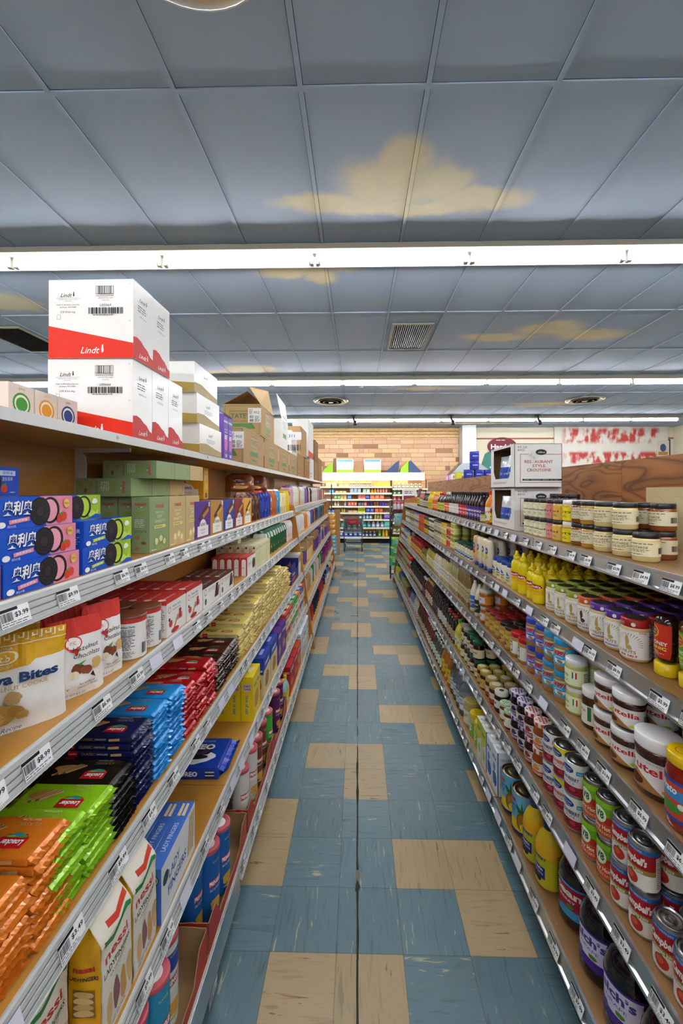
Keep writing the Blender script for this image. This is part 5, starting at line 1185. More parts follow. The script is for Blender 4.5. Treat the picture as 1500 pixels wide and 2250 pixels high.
# far section, shelves four to six
def pick(seed, cols, kind, w, h, d):
    c, c2 = cols
    return snackbag(c, c2, seed, w, h, d) if kind == 'b' else twotone(c, c2, 'snack' if seed % 2 else 'mix', w, d, h, nm='snack_box')
farrows = {
 'L3': [('c', '#b08a5c', '#e0c890', 'tan cardboard', 5, .2), ('b', '#e2b22a', '#f5efe0', 'yellow chips', 5, .18), ('c', '#a98458', '#6a4a8a', 'brown and purple', 6, .24), ('c', '#5a3a8c', '#8a6ab8', 'violet', 4, .25), ('b', '#b8c8c0', '#d84a3a', 'pale green', 7, .22)],
 'L4': [('b', '#dfe6ea', '#4a8ac0', 'white and blue bread', 5, .2), ('b', '#d9a86a', '#e8e0d0', 'bun', 6, .19), ('b', '#e6ded0', '#d86a3a', 'cream bread', 6, .2), ('b', '#3f9f2a', '#2a7a1c', 'bright green', 3, .24), ('c', '#6a2a6a', '#8a4a8a', 'plum', 4, .22), ('b', '#c83a2a', '#e8b080', 'red', 3, .2)],
 'L5': [('b', '#e9e2d6', '#4a4a9a', 'white bread', 4, .2), ('b', '#3a3a7c', '#c8b89a', 'indigo', 4, .18), ('b', '#c03a32', '#3a8ac0', 'red and blue', 5, .17), ('b', '#28324a', '#c84a4a', 'dark blue', 4, .17), ('c', '#d9c89a', '#a83a30', 'beige and red', 5, .15), ('c', '#3f7ab0', '#d8e0e8', 'steel blue', 4, .13)]}
for code, rows in farrows.items():
    sn = {'3': 'fourth', '4': 'fifth', '5': 'bottom'}[code[1]]; h_ = len(rows)//2
    for part, (ya, yb) in enumerate(((4.12, 6.0), (6.05, 8.05))):
        its = [(pick(k+60+part, (c, c2), kd, .14, hh, .07), nm+(' bag' if kd == 'b' else ' box'), 'goods on far %s left shelf' % sn) for k, (kd, c, c2, nm, n, hh) in enumerate(rows[:h_+1] if part == 0 else rows[h_:])]
        mix(code, ya, yb, its, 9+part+int(code[1]), 'far %s left shelf, %s half' % (sn, ('near', 'distant')[part]), py=.112)
# ================================================================ LEFT, bottom shelf
Z5 = ZL[5]+.0006
def chipcan(c, c2, lidc, txt, star=False):
    r, h = .0375, .235; W = lw(r, .99); A = Art(W, 21.6); A.r(0, 0, W, 21.6, c); A.r(0, 14.4, W, 19.4, c2) if star else None
    for cx in (W*.5, W*.5-W*.36, W*.5+W*.36):
        A.r(cx-2.5, 10.6, cx+2.5, 12.9, '#c4202a'); A.t('PRINGLES', cx, 11.75, 1.35, '#fff', b=.05, w=4.6); A.t(txt, cx, 9.6, .8, '#fff', w=4.4); A.t('FLAVOR', cx, 18.6, .7, '#e6d84a', w=2.6); A.blob(cx, 4.5, 2.3, 2.2, '#dca545', 3); A.p([(cx-2, 2), (cx+1, 3), (cx+2, 2.2), (cx, 1.4)], '#e6b862')
    A.r(W*.5+2.9, 1, W*.5+3.2, 20, '#4fae3a' if not star else '#fff'); A.r(W*.78, 1, W*.97, 19.5, '#e6e2b4'); A.ln(W*.79, 2, W*.96, 18.5, 16, '#555')
    L = Art(6.4, 6.4); L.e(3.2, 3.2, 2.2, 2.2, '#f1e6e4', 22)
    return vessel('chip_can', 'can of chips', r, h, 'tube', c, lidc, A, (.03, .93), bk='gloss', n=30, bodyname='canister_body', lidart=L)
CC = {'b': chipcan('#1f5fa8', '#2f7ac8', '#c0505a', 'SALT & VINEGAR'), 's': chipcan('#e3e0da', '#28489c', '#c0505a', 'ORIGINAL', True), 't': chipcan('#2f8ab0', '#2f6a9a', '#c0505a', 'PIZZA'), 'r': chipcan('#d9d4cc', '#b8323a', '#c0505a', 'BBQ'), 'm': chipcan('#7a3f2c', '#9a5a3a', '#c0505a', 'SMOKY BBQ'), 'g': chipcan('#3fae35', '#2c7a2a', '#c0505a', 'SOUR CREAM'), 'p': chipcan('#5a2456', '#7a3a78', '#c0505a', 'CHEDDAR')}
cans = [('t', .52, .91, 'teal'), ('t', .507, .99, 'teal'), ('s', .527, 1.08, 'white and blue starred'), ('b', .545, 1.30, 'blue'), ('b', .508, 1.357, 'blue'), ('b', .500, 1.445, 'blue'), ('b', .59, 1.38, 'blue'), ('r', .509, 1.736, 'white and red'), ('r', .507, 1.874, 'white and red'), ('m', .504, 1.963, 'brown'), ('m', .513, 2.09, 'brown'), ('g', .502, 2.187, 'green'), ('g', .56, 2.25, 'green'), ('p', .502, 2.40, 'purple'), ('p', .506, 2.52, 'purple'), ('r', .58, 1.80, 'white and red'), ('m', .59, 2.0, 'brown')]
cans.sort(key=lambda q: q[2])
for k, (c, x, yy, nm) in enumerate(cans): CC[c].put(-x, yy, Z5+.004, PI/2-.35+rs.uniform(-.2, .2), '%s potato chip can with pink lid, %s from the near end' % (nm, ordn(k)), 'potato chip cans')
def tray(y0, y1, label, hb=.10):
    b = MB(); red = M('#b8382a', 'card'); kr = M('#a5825a', 'matte'); xa, xb = -.62, -.462; t = .003
    def wallp(p0, p1, prof):    # inner brown, outer red
        (x0, ya), (x1, yb) = p0, p1; n = len(prof)
        for i in range(n-1):
            s0, s1 = i/(n-1), (i+1)/(n-1); q = [(x0+(x1-x0)*s0, ya+(yb-ya)*s0), (x0+(x1-x0)*s1, ya+(yb-ya)*s1)]
            dx, dy = (yb-ya), -(x1-x0); l = math.hypot(dx, dy); dx, dy = dx/l*t, dy/l*t
            b.face([(q[0][0], q[0][1], 0), (q[1][0], q[1][1], 0), (q[1][0], q[1][1], prof[i+1]), (q[0][0], q[0][1], prof[i])], kr)
            b.face([(q[0][0]+dx, q[0][1]+dy, 0), (q[1][0]+dx, q[1][1]+dy, 0), (q[1][0]+dx, q[1][1]+dy, prof[i+1]), (q[0][0]+dx, q[0][1]+dy, prof[i])], red)
            b.face([(q[0][0], q[0][1], prof[i]), (q[1][0], q[1][1], prof[i+1]), (q[1][0]+dx, q[1][1]+dy, prof[i+1]), (q[0][0]+dx, q[0][1]+dy, prof[i])], kr)
    rr = random.Random(int(y0*100)); N_ = 22
    fr = [(.035 if 4 < i < N_-5 else hb)+rr.uniform(-.002, .004) for i in range(N_)]; fr[4] = .07; fr[N_-5] = .07
    wallp((xb, y0), (xb, y1), fr); wallp((xb, y1), (xa, y1), [hb+rr.uniform(-.003, .003) for _ in range(10)]); wallp((xa, y1), (xa, y0), [hb]*6); wallp((xa, y0), (xb, y0), [hb+rr.uniform(-.003, .003) for _ in range(10)])
    b.face([(xa, y0, .001), (xb, y0, .001), (xb, y1, .001), (xa, y1, .001)], kr); b.face([(xa, y1, 0), (xb, y1, 0), (xb, y0, 0), (xa, y0, 0)], kr)
    o = b.build('cardboard_tray'); o.location = (0, 0, Z5); tag(o, label, 'cardboard tray', 'red cardboard trays'); return o
for k, (a, c) in enumerate(((.82, 1.22), (1.235, 1.66), (1.675, 2.12), (2.135, 2.60))): tray(a, c, 'red cardboard shelf tray with torn front, %s on bottom left shelf' % ('nearest', 'second nearest', 'third away', 'farthest')[k])
run('L5', 2.66, vessel('squeeze_bottle', 'bottle', .03, .17, 'bottle', '#a9d3e0', '#e8d020', Art(12, 6).r(0, 0, 12, 6, '#e6c83a'), (.2, .5), n=16), 2, 'pale blue bottle with yellow cap', 'pale blue bottles', rows=1)
y = 2.80
for c, c2, t, nm, n, L_ in [('#b81c24', '#c8282c', 'CHEEZ', 'bright red', 2, 1), ('#c8501e', '#d8662a', 'GOLD', 'burnt orange', 1, 1), ('#dfe6ee', '#cfd8e4', 'PREMIUM', 'white and blue', 3, 2)]:
    y = run('L5', y, twotone(c, c2, t, w=.17, h=.2 if L_ == 1 else .12, tc='#fff' if c[1] != 'd' else '#2a3a7a'), n, nm+' cracker box, bottom', nm+' cracker boxes, bottom shelf', rows=2, levels=L_, jit=.001)
# ================================================================ RIGHT, first shelf
def lbl(r, h, bg, items=(), arc=.8, seed=1):
    """generic wrapped label"""
    W = lw(r, arc); H = h*100; A = Art(W, H); A.r(0, 0, W, H, bg)
    for it in items:
        k = it[0]
        if k == 't': A.t(it[1], W*it[2], H*it[3], H*it[4], it[5], b=it[6] if len(it) > 6 else .02, w=W*it[7] if len(it) > 7 else None)
        elif k == 'r': A.r(W*it[1], H*it[2], W*it[3], H*it[4], it[5])
        elif k == 'e': A.e(W*it[1], H*it[2], H*it[3], H*it[4], it[5])
        elif k == 'b': A.blob(W*it[1], H*it[2], H*it[3], H*it[4], it[5], seed)
        elif k == 'l': A.ln(W*it[1], H*it[2], W*it[3], H*it[4], it[5], it[6])
        elif k == 'bar': A.bar(W*it[1], H*it[2], W*it[3], H*it[4], '#333')
        elif k == 'p': A.p([(W*a, H*b_) for a, b_ in it[1]], it[2])
    return A
def spread(r, h, col, bg, lid='#22201e', nm='mustard_jar', cat='jar', tc='#5a4a2a'):
    A = lbl(r, h*.5, bg, [('l', .1, .78, .9, .95, 1, '#8a7a52'), ('t', 'MOUTARDE', .5, .6, .16, tc, .01, .3), ('l', .3, .28, .7, .48, 2, '#7a6a4a'), ('l', .03, .2, .25, .7, 5, '#9a8a62'), ('bar', .80, .2, .94, .6), ('l', .35, .08, .65, .2, 1, '#7a6a4a')])
    return vessel(nm, cat, r, h, 'wide', col, lid, A, (.2, .70), n=26)
MJ = spread(.037, .088, '#d9c284', '#e8dcb4'); MO = spread(.036, .088, '#b58a2a', '#e6dcb8'); MA = spread(.036, .088, '#8a4a1a', '#dcd2b0')
def sj(r, bg, col, lid, txt, tc='#3a3a30', h=.088):
    return vessel('spread_jar', 'jar', r, h, 'wide', col, lid, lbl(r, h*.62, bg, [('t', txt, .5, .62, .15, tc, .02, .4), ('l', .3, .2, .7, .42, 2, '#6a6a5a')], .9), (.06, .70), n=22)
y = 1.235
run('R1', 1.228, MJ, 3, 'mustard jar with cream label and black lid', 'cream labelled mustard jars', levels=2, py=.101, inset=.03, turn=.4, rj=.15, skip=lambda i, r, l: i == 0 and l == 1)
run('R1', 1.27, MA, 2, 'dark amber mustard jar with cream label, behind', 'amber mustard jars', levels=2, py=.083, inset=.115)
run('R1', 1.515, MO, 1, 'ochre mustard jar with cream label', 'ochre mustard jars', rows=2, levels=2, inset=.03)
run('R1', 1.59, MA, 1, 'brown mustard jar with cream label at front', 'amber mustard jars', rows=2, levels=2, inset=.03)
run('R1', 1.665, sj(.032, '#e8d61e', '#c9a62a', '#e9e8e4', 'NUTS', '#222'), 1, 'small yellow jar with white lid', 'small spice jars', rows=2, levels=2, inset=.03)
run('R1', 1.732, sj(.033, '#d9b04a', '#d9b04a', '#1d1c1c', 'Girl', '#4a3a1a'), 1, 'small gold jar with black lid', 'small spice jars', rows=2, levels=2, inset=.025)
run('R1', 1.80, sj(.031, '#d98a8a', '#c07070', '#1d1c1c', 'Girl', '#7a2a2a'), 1, 'small pink jar with black lid', 'small spice jars', rows=2, levels=2, inset=.025)
run('R1', 1.865, sj(.027, '#e6e0bc', '#d9cfa0', '#1d1c1c', 'Spread'), 4, 'small cream jar with black lid', 'small spice jars', rows=2, levels=2, inset=.02)
BJ = vessel('sauce_jar', 'jar', .035, .10, 'wide', '#3a1a10', '#2a1a14', lbl(.035, .05, '#4a2a1c', [('t', 'BBQ', .5, .5, .3, '#c9b08a')]), (.15, .65))
run('R1', 1.90, BJ, 3, 'dark brown sauce jar in the back', 'dark brown sauce jars', levels=2, inset=.16)
def crouton():
    w, d, h = .36, .25, .232; b = MB(); c = M('#e4e2de', 'card'); kr = M('#8a6a4a', 'matte'); t = .003
    # front (aisle side) with a die-cut window
    x0, x1, z0, z1 = -w/2, w/2, .07, h-.012; wx0, wx1 = -w*.38, w*.36
    def fq(xa, xb, za, zb): b.box(xa, xb, -d/2, -d/2+t, za, zb, c)
    fq(x0, x1, 0, z0-.02); fq(x0, wx0, z0-.02, h); fq(wx1, x1, z0-.02, h); fq(wx0, wx1, z1, h)
    for sx, xx in ((1, wx0), (-1, wx1)): b.prism([(xx, z0-.02), (xx+sx*.03, z0-.02), (xx, z0+.02)], -d/2, -d/2+t, c)
    b.box(x0, x0+t, -d/2, d/2, 0, h, c, faces={'right': kr}); b.box(x1-t, x1, -d/2, d/2, 0, h, c, faces={'left': kr}); b.box(x0, x1, d/2-t, d/2, 0, h, c, faces={'front': kr}); b.box(x0, x1, -d/2, d/2, 0, t, kr); b.box(x0, x1, -d/2, d/2, h-t, h, c, faces={'bot': kr})
    A = Art(25, 23.2); A.t('9/5 OZ', 4.2, 21.2, 1.05, '#2c2c30', w=5); A.t('BAGS', 3.6, 19.7, 1.05, '#2c2c30', w=3.6)
    A.r(3, 2.5, 25, 2.75, '#b8433f'); A.r(3, 2.5, 3.25, 17.6, '#b8433f'); A.r(3, 17.4, 8, 17.65, '#b8433f'); A.r(15, 17.4, 25, 17.65, '#b8433f')
    A.t('RESTAURANT', 12.8, 13.6, 1.45, '#c0625c', w=15, b=.02); A.t('STYLE', 12.8, 11.4, 1.45, '#c0625c', w=6.8, b=.02); A.t('CROUTONS', 12.8, 9.2, 1.45, '#c0625c', w=12.5, b=.02)
    A.e(14, 18.6, 2.9, 1.5, '#2c3330', 22); A.t('Fillmore'[:0] or 'ellbee', 14.2, 18.6, .9, '#e8e8e4', sh=.3, w=3.6); A.p([(6.5, 16.5), (9.5, 19.6), (13, 16), (10, 12.8)], '#dad8d2'); A.t('$1.00', 9.6, 16.2, 1.1, '#8a8a86', rot=-42)
    A.r(4.2, 3.6, 25, 4.5, '#2a2a2c'); A.t('CRISP · CRUNCHY · READY · TO · EAT'.replace('·', ''), 14, 4.05, .5, '#d8d8d4', w=18)
    b.art(A, plane((w/2, -d/2, 0), (0, 1, 0), (0, 0, 1), (1, 0, 0)), off=.0004)
    F_ = Art(36, 23.2); F_.ln(4, 2.0, 30, 3.4, 2, '#c98a86'); b.art(F_, plane((-w/2, -d/2, 0), (1, 0, 0), (0, 0, 1), (0, -1, 0)), off=.0004)
    return P(b.build('crouton_carton'), 'carton', w, d, h)
CT = crouton()
CT.put(.84+.125, 2.17+.18, ZR[1]+.0005, -PI/2, 'white croutons carton with cut-out window, bottom of two', 'white croutons cartons')
CT.put(.825+.125, 2.14+.18, ZR[1]+.2335, -PI/2+.01, 'white croutons carton with cut-out window, top of two', 'white croutons cartons')
A = Art(12, 17); A.r(0, 5, 12, 11, '#2448a8'); A.t('Croutons', 6, 8, 1.6, '#fff', w=9); A.blob(6, 3, 4.5, 2, '#c9a84a', 2)
CBG = pouch('crouton_bag', 'snack bag', .12, .18, .06, [(.3, '#d8d46a'), (.65, '#3a5ab8'), (1, '#e6e9ee')], A, 'foil', 6)
for k in range(2):
    for q in range(2): CBG.put(.84+.04+.0, 2.26+.125*q-.02*(1-k), ZR[1]+.0045+k*.233, -PI/2+.2, 'blue and white croutons bag inside %s carton, %s' % (('lower', 'upper')[k], ('nearer', 'farther')[q]), 'croutons bags in cartons')
def sauce(r, h, shape, body, cap, bg, txt='SAUCE', tc='#fff', zl=(.1, .5), nm='sauce_bottle', n=16, bk='glass', blob=None, **kw):
    it = [('t', txt, .5, .62, .14, tc, .03, .42)]+([('b', .5, .28, .2, .2, blob)] if blob else [('l', .3, .15, .7, .4, 3, tc)])
    return vessel(nm, 'bottle' if 'bottle' in nm else 'jar', r, h, shape, body, cap, lbl(r, h*(zl[1]-zl[0]), bg, it), zl, n=n, bk=bk, **kw)
run('R1', 2.62, sauce(.04, .215, 'bottle', '#e88a1e', '#d8301e', '#f0ead0', 'HOT', '#c8442a', blob='#7aa83a', bk='gloss'), 1, 'orange sauce bottle with red cap beside croutons cartons', 'orange sauce bottles', rows=2)
run('R1', 2.55, sauce(.022, .15, 'bottle', '#8a2a1a', '#b81e1e', '#e2c22a', 'Hot', '#b81e1e'), 1, 'small red hot sauce bottle with yellow label', None)
run('R1', 2.73, sauce(.028, .07, 'wide', '#a8a05a', '#2a2a28', '#d9d4a8', 'Pesto', '#555', nm='sauce_jar', zl=(.15, .65)), 1, 'low olive green jar in front of dark bottles', 'low olive green jars', levels=1)
y = 2.80
tall = [('#1c1210', '#141414', '#5a3a8a', 'BBQ', 'black bottle with violet label', 5), ('#1c1210', '#141414', '#c8343a', 'KC', 'black bottle with red label', 4), ('#1c1210', '#141414', '#d9d4cc', 'GRILL', 'black bottle with white label', 5)]
for b_, c, bg, t, nm, n in tall: y = run('R1', y, sauce(.031, .205, 'bottle', b_, c, bg, t), n, nm+', first shelf', 'black barbecue bottles', rows=2, py=.066)
y = run('R1', y, sauce(.034, .2, 'bottle', '#241410', '#c9c4bc', '#e86a3a', 'WOW', '#fff'), 3, 'black bottle with orange and white label', 'black barbecue bottles', rows=2, py=.072)
for k in range(2): sauce(.036, .2, 'bottle', '#2a1512', '#c03028', '#2a2224', 'BRAAI').put(.92, 3.72+k*.28, ZR[1]+.207, 0, 'red capped black bottle standing on the others, %s' % ('nearer', 'farther')[k], 'red capped black bottles')if False else None
y = run('R1', y, sauce(.038, .19, 'bottle', '#1e1a18', '#c8281e', '#d6d84a', 'HEART', '#222'), 4, 'black bottle with lime label and red cap', 'lime labelled bottles', rows=2)
y = run('R1', y, sauce(.036, .18, 'bottle', '#c8641e', '#e2a01e', '#e8742a', 'MARINADE', '#fff'), 4, 'orange marinade bottle', 'orange marinade bottles', rows=2)
y = run('R1', y, sauce(.036, .2, 'bottle', '#d9b81e', '#e8c81e', '#e2d01e', 'MILD', '#333', bk='gloss'), 4, 'yellow sauce bottle', 'yellow sauce bottles', rows=2)
y = run('R1', y, sauce(.034, .18, 'bottle', '#4a2a1e', '#2a2622', '#d8c8b0', 'STEAK', '#333'), 5, 'brown steak sauce bottle', 'brown steak sauce bottles', rows=2)
y = run('R1', y, sauce(.034, .2, 'bottle', '#b84a2a', '#d8d4c8', '#d8e0c0', 'SALSA', '#333'), 4, 'tan and red bottle', 'tan and red bottles', rows=2)
y = run('R1', y, sauce(.036, .24, 'bottle', '#6a1e1a', '#c82a20', '#e0c41e', 'CHILI', '#222'), 3, 'tall red capped chili bottle at far end', 'tall red capped chili bottles', rows=1)

# ================================================================ RIGHT, second shelf
def nutjar(lid, acc, txt, seed, cont='#c9ac7a'):
    r, h = .0395, .124; W = lw(r, .97); H = 8.1; A = Art(W, H); A.r(0, 0, W, H, '#e4e2dc'); cx = W/2
    A.blob(cx-.4, H*.62, .7, 1.9, '#b89a5a' if acc != '#5a3020' else '#5a3020', seed, 12, .35); A.blob(cx+.1, H*.38, 1.0, .8, '#b89a5a' if acc != '#5a3020' else '#5a3020', seed+1, 12, .3)
    for q in range(17):
        a = -.2+q*.22; r0, r1 = 2.1, 3.7; A.p([(cx+r0*math.cos(a), H*.52+r0*.85*math.sin(a)), (cx+r1*math.cos(a-.034), H*.52+r1*.85*math.sin(a-.034)), (cx+r1*math.cos(a+.034), H*.52+r1*.85*math.sin(a+.034))], '#a58c5a' if acc != '#5a3020' else '#6a4030') if H*.52+r1*.85*math.sin(a) > 2.4 else None
    A.t("60'S NUTS"[3:], cx-.4, 1.9, .85, '#8a7448', w=4.6, b=.02); A.t(txt, cx, .75, .62, acc, w=4.6, b=.03); A.t('Georgia', cx+3.6, 7.9, .6, '#b8343a', w=1.9)
    for s_ in (1,): A.ln(cx+5.4, .6, cx+9.4, 8.4, 15, '#444'); A.r(cx+5.3, 6.6, cx+9.5, 6.8, '#222'); A.r(cx+5.3, 4.2, cx+9.5, 4.35, '#222')
    A.ln(cx-9.5, 1, cx-6, 8, 12, '#666')
    K = Art(lw(r*.97, .99), 1.9); K.t('ORGANIC NUTS', K.w*.35, .95, .75, '#e8e4d8', w=4.4); K.e(K.w*.55, .95, .6, .6, '#dfe8d4'); K.t('NUTS', K.w*.8, .95, .8, '#e8e4d8')
    return vessel('nut_butter_jar', 'jar', r, h, 'wide', cont, lid, A, (.08, .74), n=32, lidart=Art(6.6, 6.6).e(3.3, 3.3, 2.9, 2.9, '#33302a', 28), lid_label=K)
y = 1.195
nb = [(nutjar('#a01c20', '#b8282c', 'SEA SALT', 1), 1, 'red lidded'), (nutjar('#54298a', '#5a3a8a', 'ORGANIC', 2), 2, 'purple lidded'), (nutjar('#c8561e', '#5a3020', 'CHOC HAZEL', 3), 1, 'orange lidded'), (nutjar('#8f9c2a', '#8f8c3a', 'CASHEW', 4, '#d8c79a'), 3, 'lime lidded')]
for pr, n, nm in nb: y = run('R2', y, pr, n, nm+' white nut butter jar', 'white nut butter jars', rows=4 if n > 1 or nm[0] != 'r' else 2, py=.0815, px=.084, inset=.02, rj=.15, jit=.002, turn=.5)
def honeyb(c, c2, txt, t2):
    r, h = .034, .165; W = lw(r, .5); A = Art(W, 9.2); A.p([(.4, 0), (W-.4, 0), (W, 2), (W, 9.2), (0, 9.2), (0, 2)], c); A.e(W/2, 6.9, 2.1, 1.7, '#d9a82a', 20); A.e(W/2, 6.9, 1.6, 1.35, '#8a1e3a' if c2 == 1 else '#b8442a', 20); A.t('MAMA', W/2, 7.2, .6, '#f0e0b0'); A.t('ORGANIC', W/2, 6.4, .4, '#f0e0b0')
    A.t(txt, W/2, 4.0, .95, '#f4e8d0', w=W*.8, b=.03); A.t(t2, W/2, 2.7, .8, '#e8d84a', w=W*.75, b=.03); A.ln(W*.15, .6, W*.85, 1.9, 3, '#f0d8b0')
    B = MB(); B.lathe([(0, .034), (r*.7, .034), (r*.9, .045), (r, .075), (r, .14), (r*.93, .155), (r*.7, h-.002), (0, h)], M('#2a1208' if c2 == 1 else '#6a3f12', 'glass'), n=26, sy=.8)
    K = MB(); K.lathe([(0, 0), (r*.82, 0), (r*.86, .002), (r*.86, .032), (r*.7, .035), (0, .035)], M('#e2c21a', 'plastic'), n=26)
    def R(z): return r*(.9+.1*min(1, (z-.045)/.03)) if z < .14 else r*(1-.07*(z-.14)/.015)
    L = MB(); L.art(A, cyl(R, W, .05, 1, .8), step=.5, off=.0008, ystep=1.3)
    return prod('honey_bottle', 'bottle', 2*r, 1.6*r, h, [('bottle_body', B), ('cap', K), ('label', L)])
HH = honeyb('#c8321e', 1, 'HOT HONEY', 'ORGANIC'); HG = honeyb('#5aa82a', 2, 'SUMMER HONEY', 'ORGANIC')
HH.put(.855, 1.13, ZR[2]+.0005, -PI/2-.45, 'dark honey bottle with red label standing upside down on yellow cap', None)
HG.put(.862, 1.052, ZR[2]+.0005, -PI/2-.45, 'honey bottle with green label on yellow cap at right edge', None)
HH.put(.945, 1.13, ZR[2]+.0005, -PI/2+.4, 'dark honey bottle with red label in second row back', None)
def mustard(h=.165):
    r = .033; W = lw(r, .5); A = Art(W, 5.2); A.p([(0, 2.2), (W*.5, 3.2), (W, 2.0), (W, .6), (W*.5, 0), (0, .8)], '#e8b81e'); A.p([(W*.1, 3.8), (W*.3, 5.0), (W*.8, 4.8), (W*.92, 3.6), (W*.6, 2.9), (W*.2, 3.0)], '#b81e26'); A.t("French's", W*.5, 3.9, .95, '#fff', b=.04, w=W*.62); A.t('CLASSIC', W*.5, 1.9, .55, '#c8381e', w=W*.5)
    return vessel('mustard_bottle', 'bottle', r, h, 'squeeze', '#e8cf08', '#e0c406', A, (.22, .56), bk='gloss', n=22, sx=1., sy=.72, nozzle=True)
MS = mustard(); MT = mustard(.2)
run('R2', 1.80, MS, 2, 'yellow squeeze mustard bottle', 'yellow squeeze mustard bottles', rows=6, py=.075, px=.055, inset=.015, jit=.003, rj=.1, turn=.3)
run('R2', 1.96, MT, 2, 'tall yellow squeeze mustard bottle', 'tall yellow squeeze mustard bottles', rows=4, py=.082, px=.07, inset=.012, jit=.003, rj=.1, turn=.3)
MY = vessel('mayonnaise_jar', 'jar', .035, .118, 'wide', '#ece6cc', '#1c4a9c', lbl(.035, .06, '#e8e4d0', [('p', [(.34, .45), (.5, .9), (.66, .45), (.6, .35), (.4, .35)], '#1c4a9c'), ('t', "HELLMANN'S", .5, .5, .14, '#fff', .03, .3), ('r', .36, .05, .64, .3, '#e2d01e'), ('t', 'REAL', .5, .17, .16, '#1c4a9c')]), (.14, .66), bk='gloss')
run('R2', 2.14, MY, 4, 'small mayonnaise jar with blue lid', 'small mayonnaise jars', rows=3, py=.074, px=.075, inset=.015)
def inv(c, bg, txt, nm='mayonnaise_bottle'):
    return vessel(nm, 'bottle', .04, .20, 'invert', c, '#1c4a9c', lbl(.04, .09, c, [('e', .5, .7, .22, .24, '#1c4a9c'), ('t', txt, .5, .7, .12, '#fff', .03, .22), ('b', .5, .3, .26, .22, bg)], .5), (.35, .80), bk='gloss', sy=.62, n=22)
run('R2', 2.46, inv('#e8dcc0', '#d9d02a', 'MAYO'), 3, 'cream squeeze bottle standing on blue cap', 'cream squeeze mayonnaise bottles', rows=4, py=.088, px=.07)
run('R2', 2.73, inv('#e2b884', '#b8342a', 'CHIPOTLE'), 1, 'peach squeeze bottle with red label on blue cap', None, rows=1)
CO = vessel('caper_jar', 'jar', .03, .10, 'jar', '#dcd8b4', '#1f4a34', lbl(.03, .045, '#e4e0c8', [('t', 'ONIONS', .5, .6, .2, '#2a4a3a'), ('r', .3, .05, .7, .35, '#3a6ac8')]), (.14, .6), n=16)
y = run('R2', 2.84, CO, 8, 'small jar of pale onions with green lid', 'small jars with green lids', rows=3, py=.063)
OJ = vessel('olive_jar', 'jar', .036, .115, 'jar', '#a8a03a', '#c8c48a', lbl(.036, .05, '#d8d48a', [('t', 'OLIVES', .5, .5, .2, '#4a5a1a')]), (.2, .6), n=16)
y = run('R2', y+.01, OJ, 2, 'green olive jar', 'green olive jars', rows=4, levels=2)
fr2 = [('#c8b48a', '#b8282c', '#d8402a', 'Anchovy', 'tin and red stacked jar', 2, 2), ('#d8c05a', '#c9a81e', '#e8d48a', 'Corn', 'yellow labelled jar', 3, 2), ('#cfc29a', '#4a4438', '#d8ceb0', 'Onion', 'beige relish jar', 5, 2), ('#3a3028', '#d8d4cc', '#e8e0d0', 'Dip', 'dark jar with white lid', 4, 2), ('#5a4a2a', '#2a2826', '#e0c02a', 'Relish', 'dark jar with yellow label', 4, 2), ('#c8521e', '#c8321e', '#e86a2a', 'Salsa', 'orange salsa jar', 6, 2), ('#b8a890', '#3a4a8a', '#d8d0c4', 'Dip', 'grey white dip jar', 6, 2), ('#6a8a3a', '#c82a20', '#d8c8b0', 'Pepper', 'green pepper jar', 6, 2), ('#a8b88a', '#2a5a34', '#e0e4c8', 'Garlic', 'pale green jar', 7, 2)]
for b_, c, bg, t, nm, n, L_ in fr2: y = run('R2', y+.005, vessel('condiment_jar', 'jar', .034, .1, 'jar', b_, c, lbl(.034, .05, bg, [('t', t, .5, .6, .25, '#3a2a20'), ('l', .3, .1, .7, .4, 2, '#6a5a40')]), (.12, .66), n=14), n, nm, nm+'s', rows=2, levels=L_, py=.073)

# ================================================================ RIGHT, third shelf
def hazel(r, h, sc, nm):
    W = lw(r, .96); H = h*50; A = Art(W, H); A.r(0, 0, W, H, '#e6e4de'); cx = W/2
    A.t('n', cx-W*.165, H*.70, H*.2, '#2a2422', b=.02); A.t('utella', cx+W*.03, H*.70, H*.25, '#c8201e', b=.025, w=W*.31); A.t('hazelnut spread', cx+W*.03, H*.92, H*.05, '#6a5a4a')
    A.p([(cx-W*.22, 0), (cx-W*.25, H*.42), (cx-W*.12, H*.52), (cx-W*.02, H*.34), (cx+W*.1, 0)], '#a87842'); A.blob(cx-W*.13, H*.22, W*.09, H*.17, '#5a2c18', 4); A.blob(cx-W*.19, H*.4, W*.05, H*.1, '#d8a458', 2); A.blob(cx+W*.12, H*.16, W*.05, H*.08, '#c8d42a', 6)
    A.bar(cx+W*.24, H*.15, cx+W*.31, H*.7, '#333'); A.ln(cx+W*.33, H*.1, cx+W*.48, H*.85, 10, '#666'); A.ln(cx-W*.47, H*.1, cx-W*.28, H*.85, 10, '#666')
    return vessel('hazelnut_spread_jar', 'jar', r, h, 'hazel', '#3f1e10', '#e9e8e6', A, (.12, .62), n=36, sy=.86)
HB = hazel(.056, .158, 1, ''); HS = hazel(.044, .108, 1, '')
HB.put(.80, 1.085, ZR[3]+.0005, -PI/2+.5, 'large hazelnut spread jar with white lid, front of shelf', 'large hazelnut spread jars'); HB.put(.915, 1.07, ZR[3]+.0005, -PI/2+.1, 'large hazelnut spread jar with white lid, second row back', 'large hazelnut spread jars')
run('R3', 1.152, HS, 2, 'hazelnut spread jar with white lid', 'hazelnut spread jars', rows=3, levels=2, py=.094, px=.088, inset=.02, rj=.1, turn=.5)
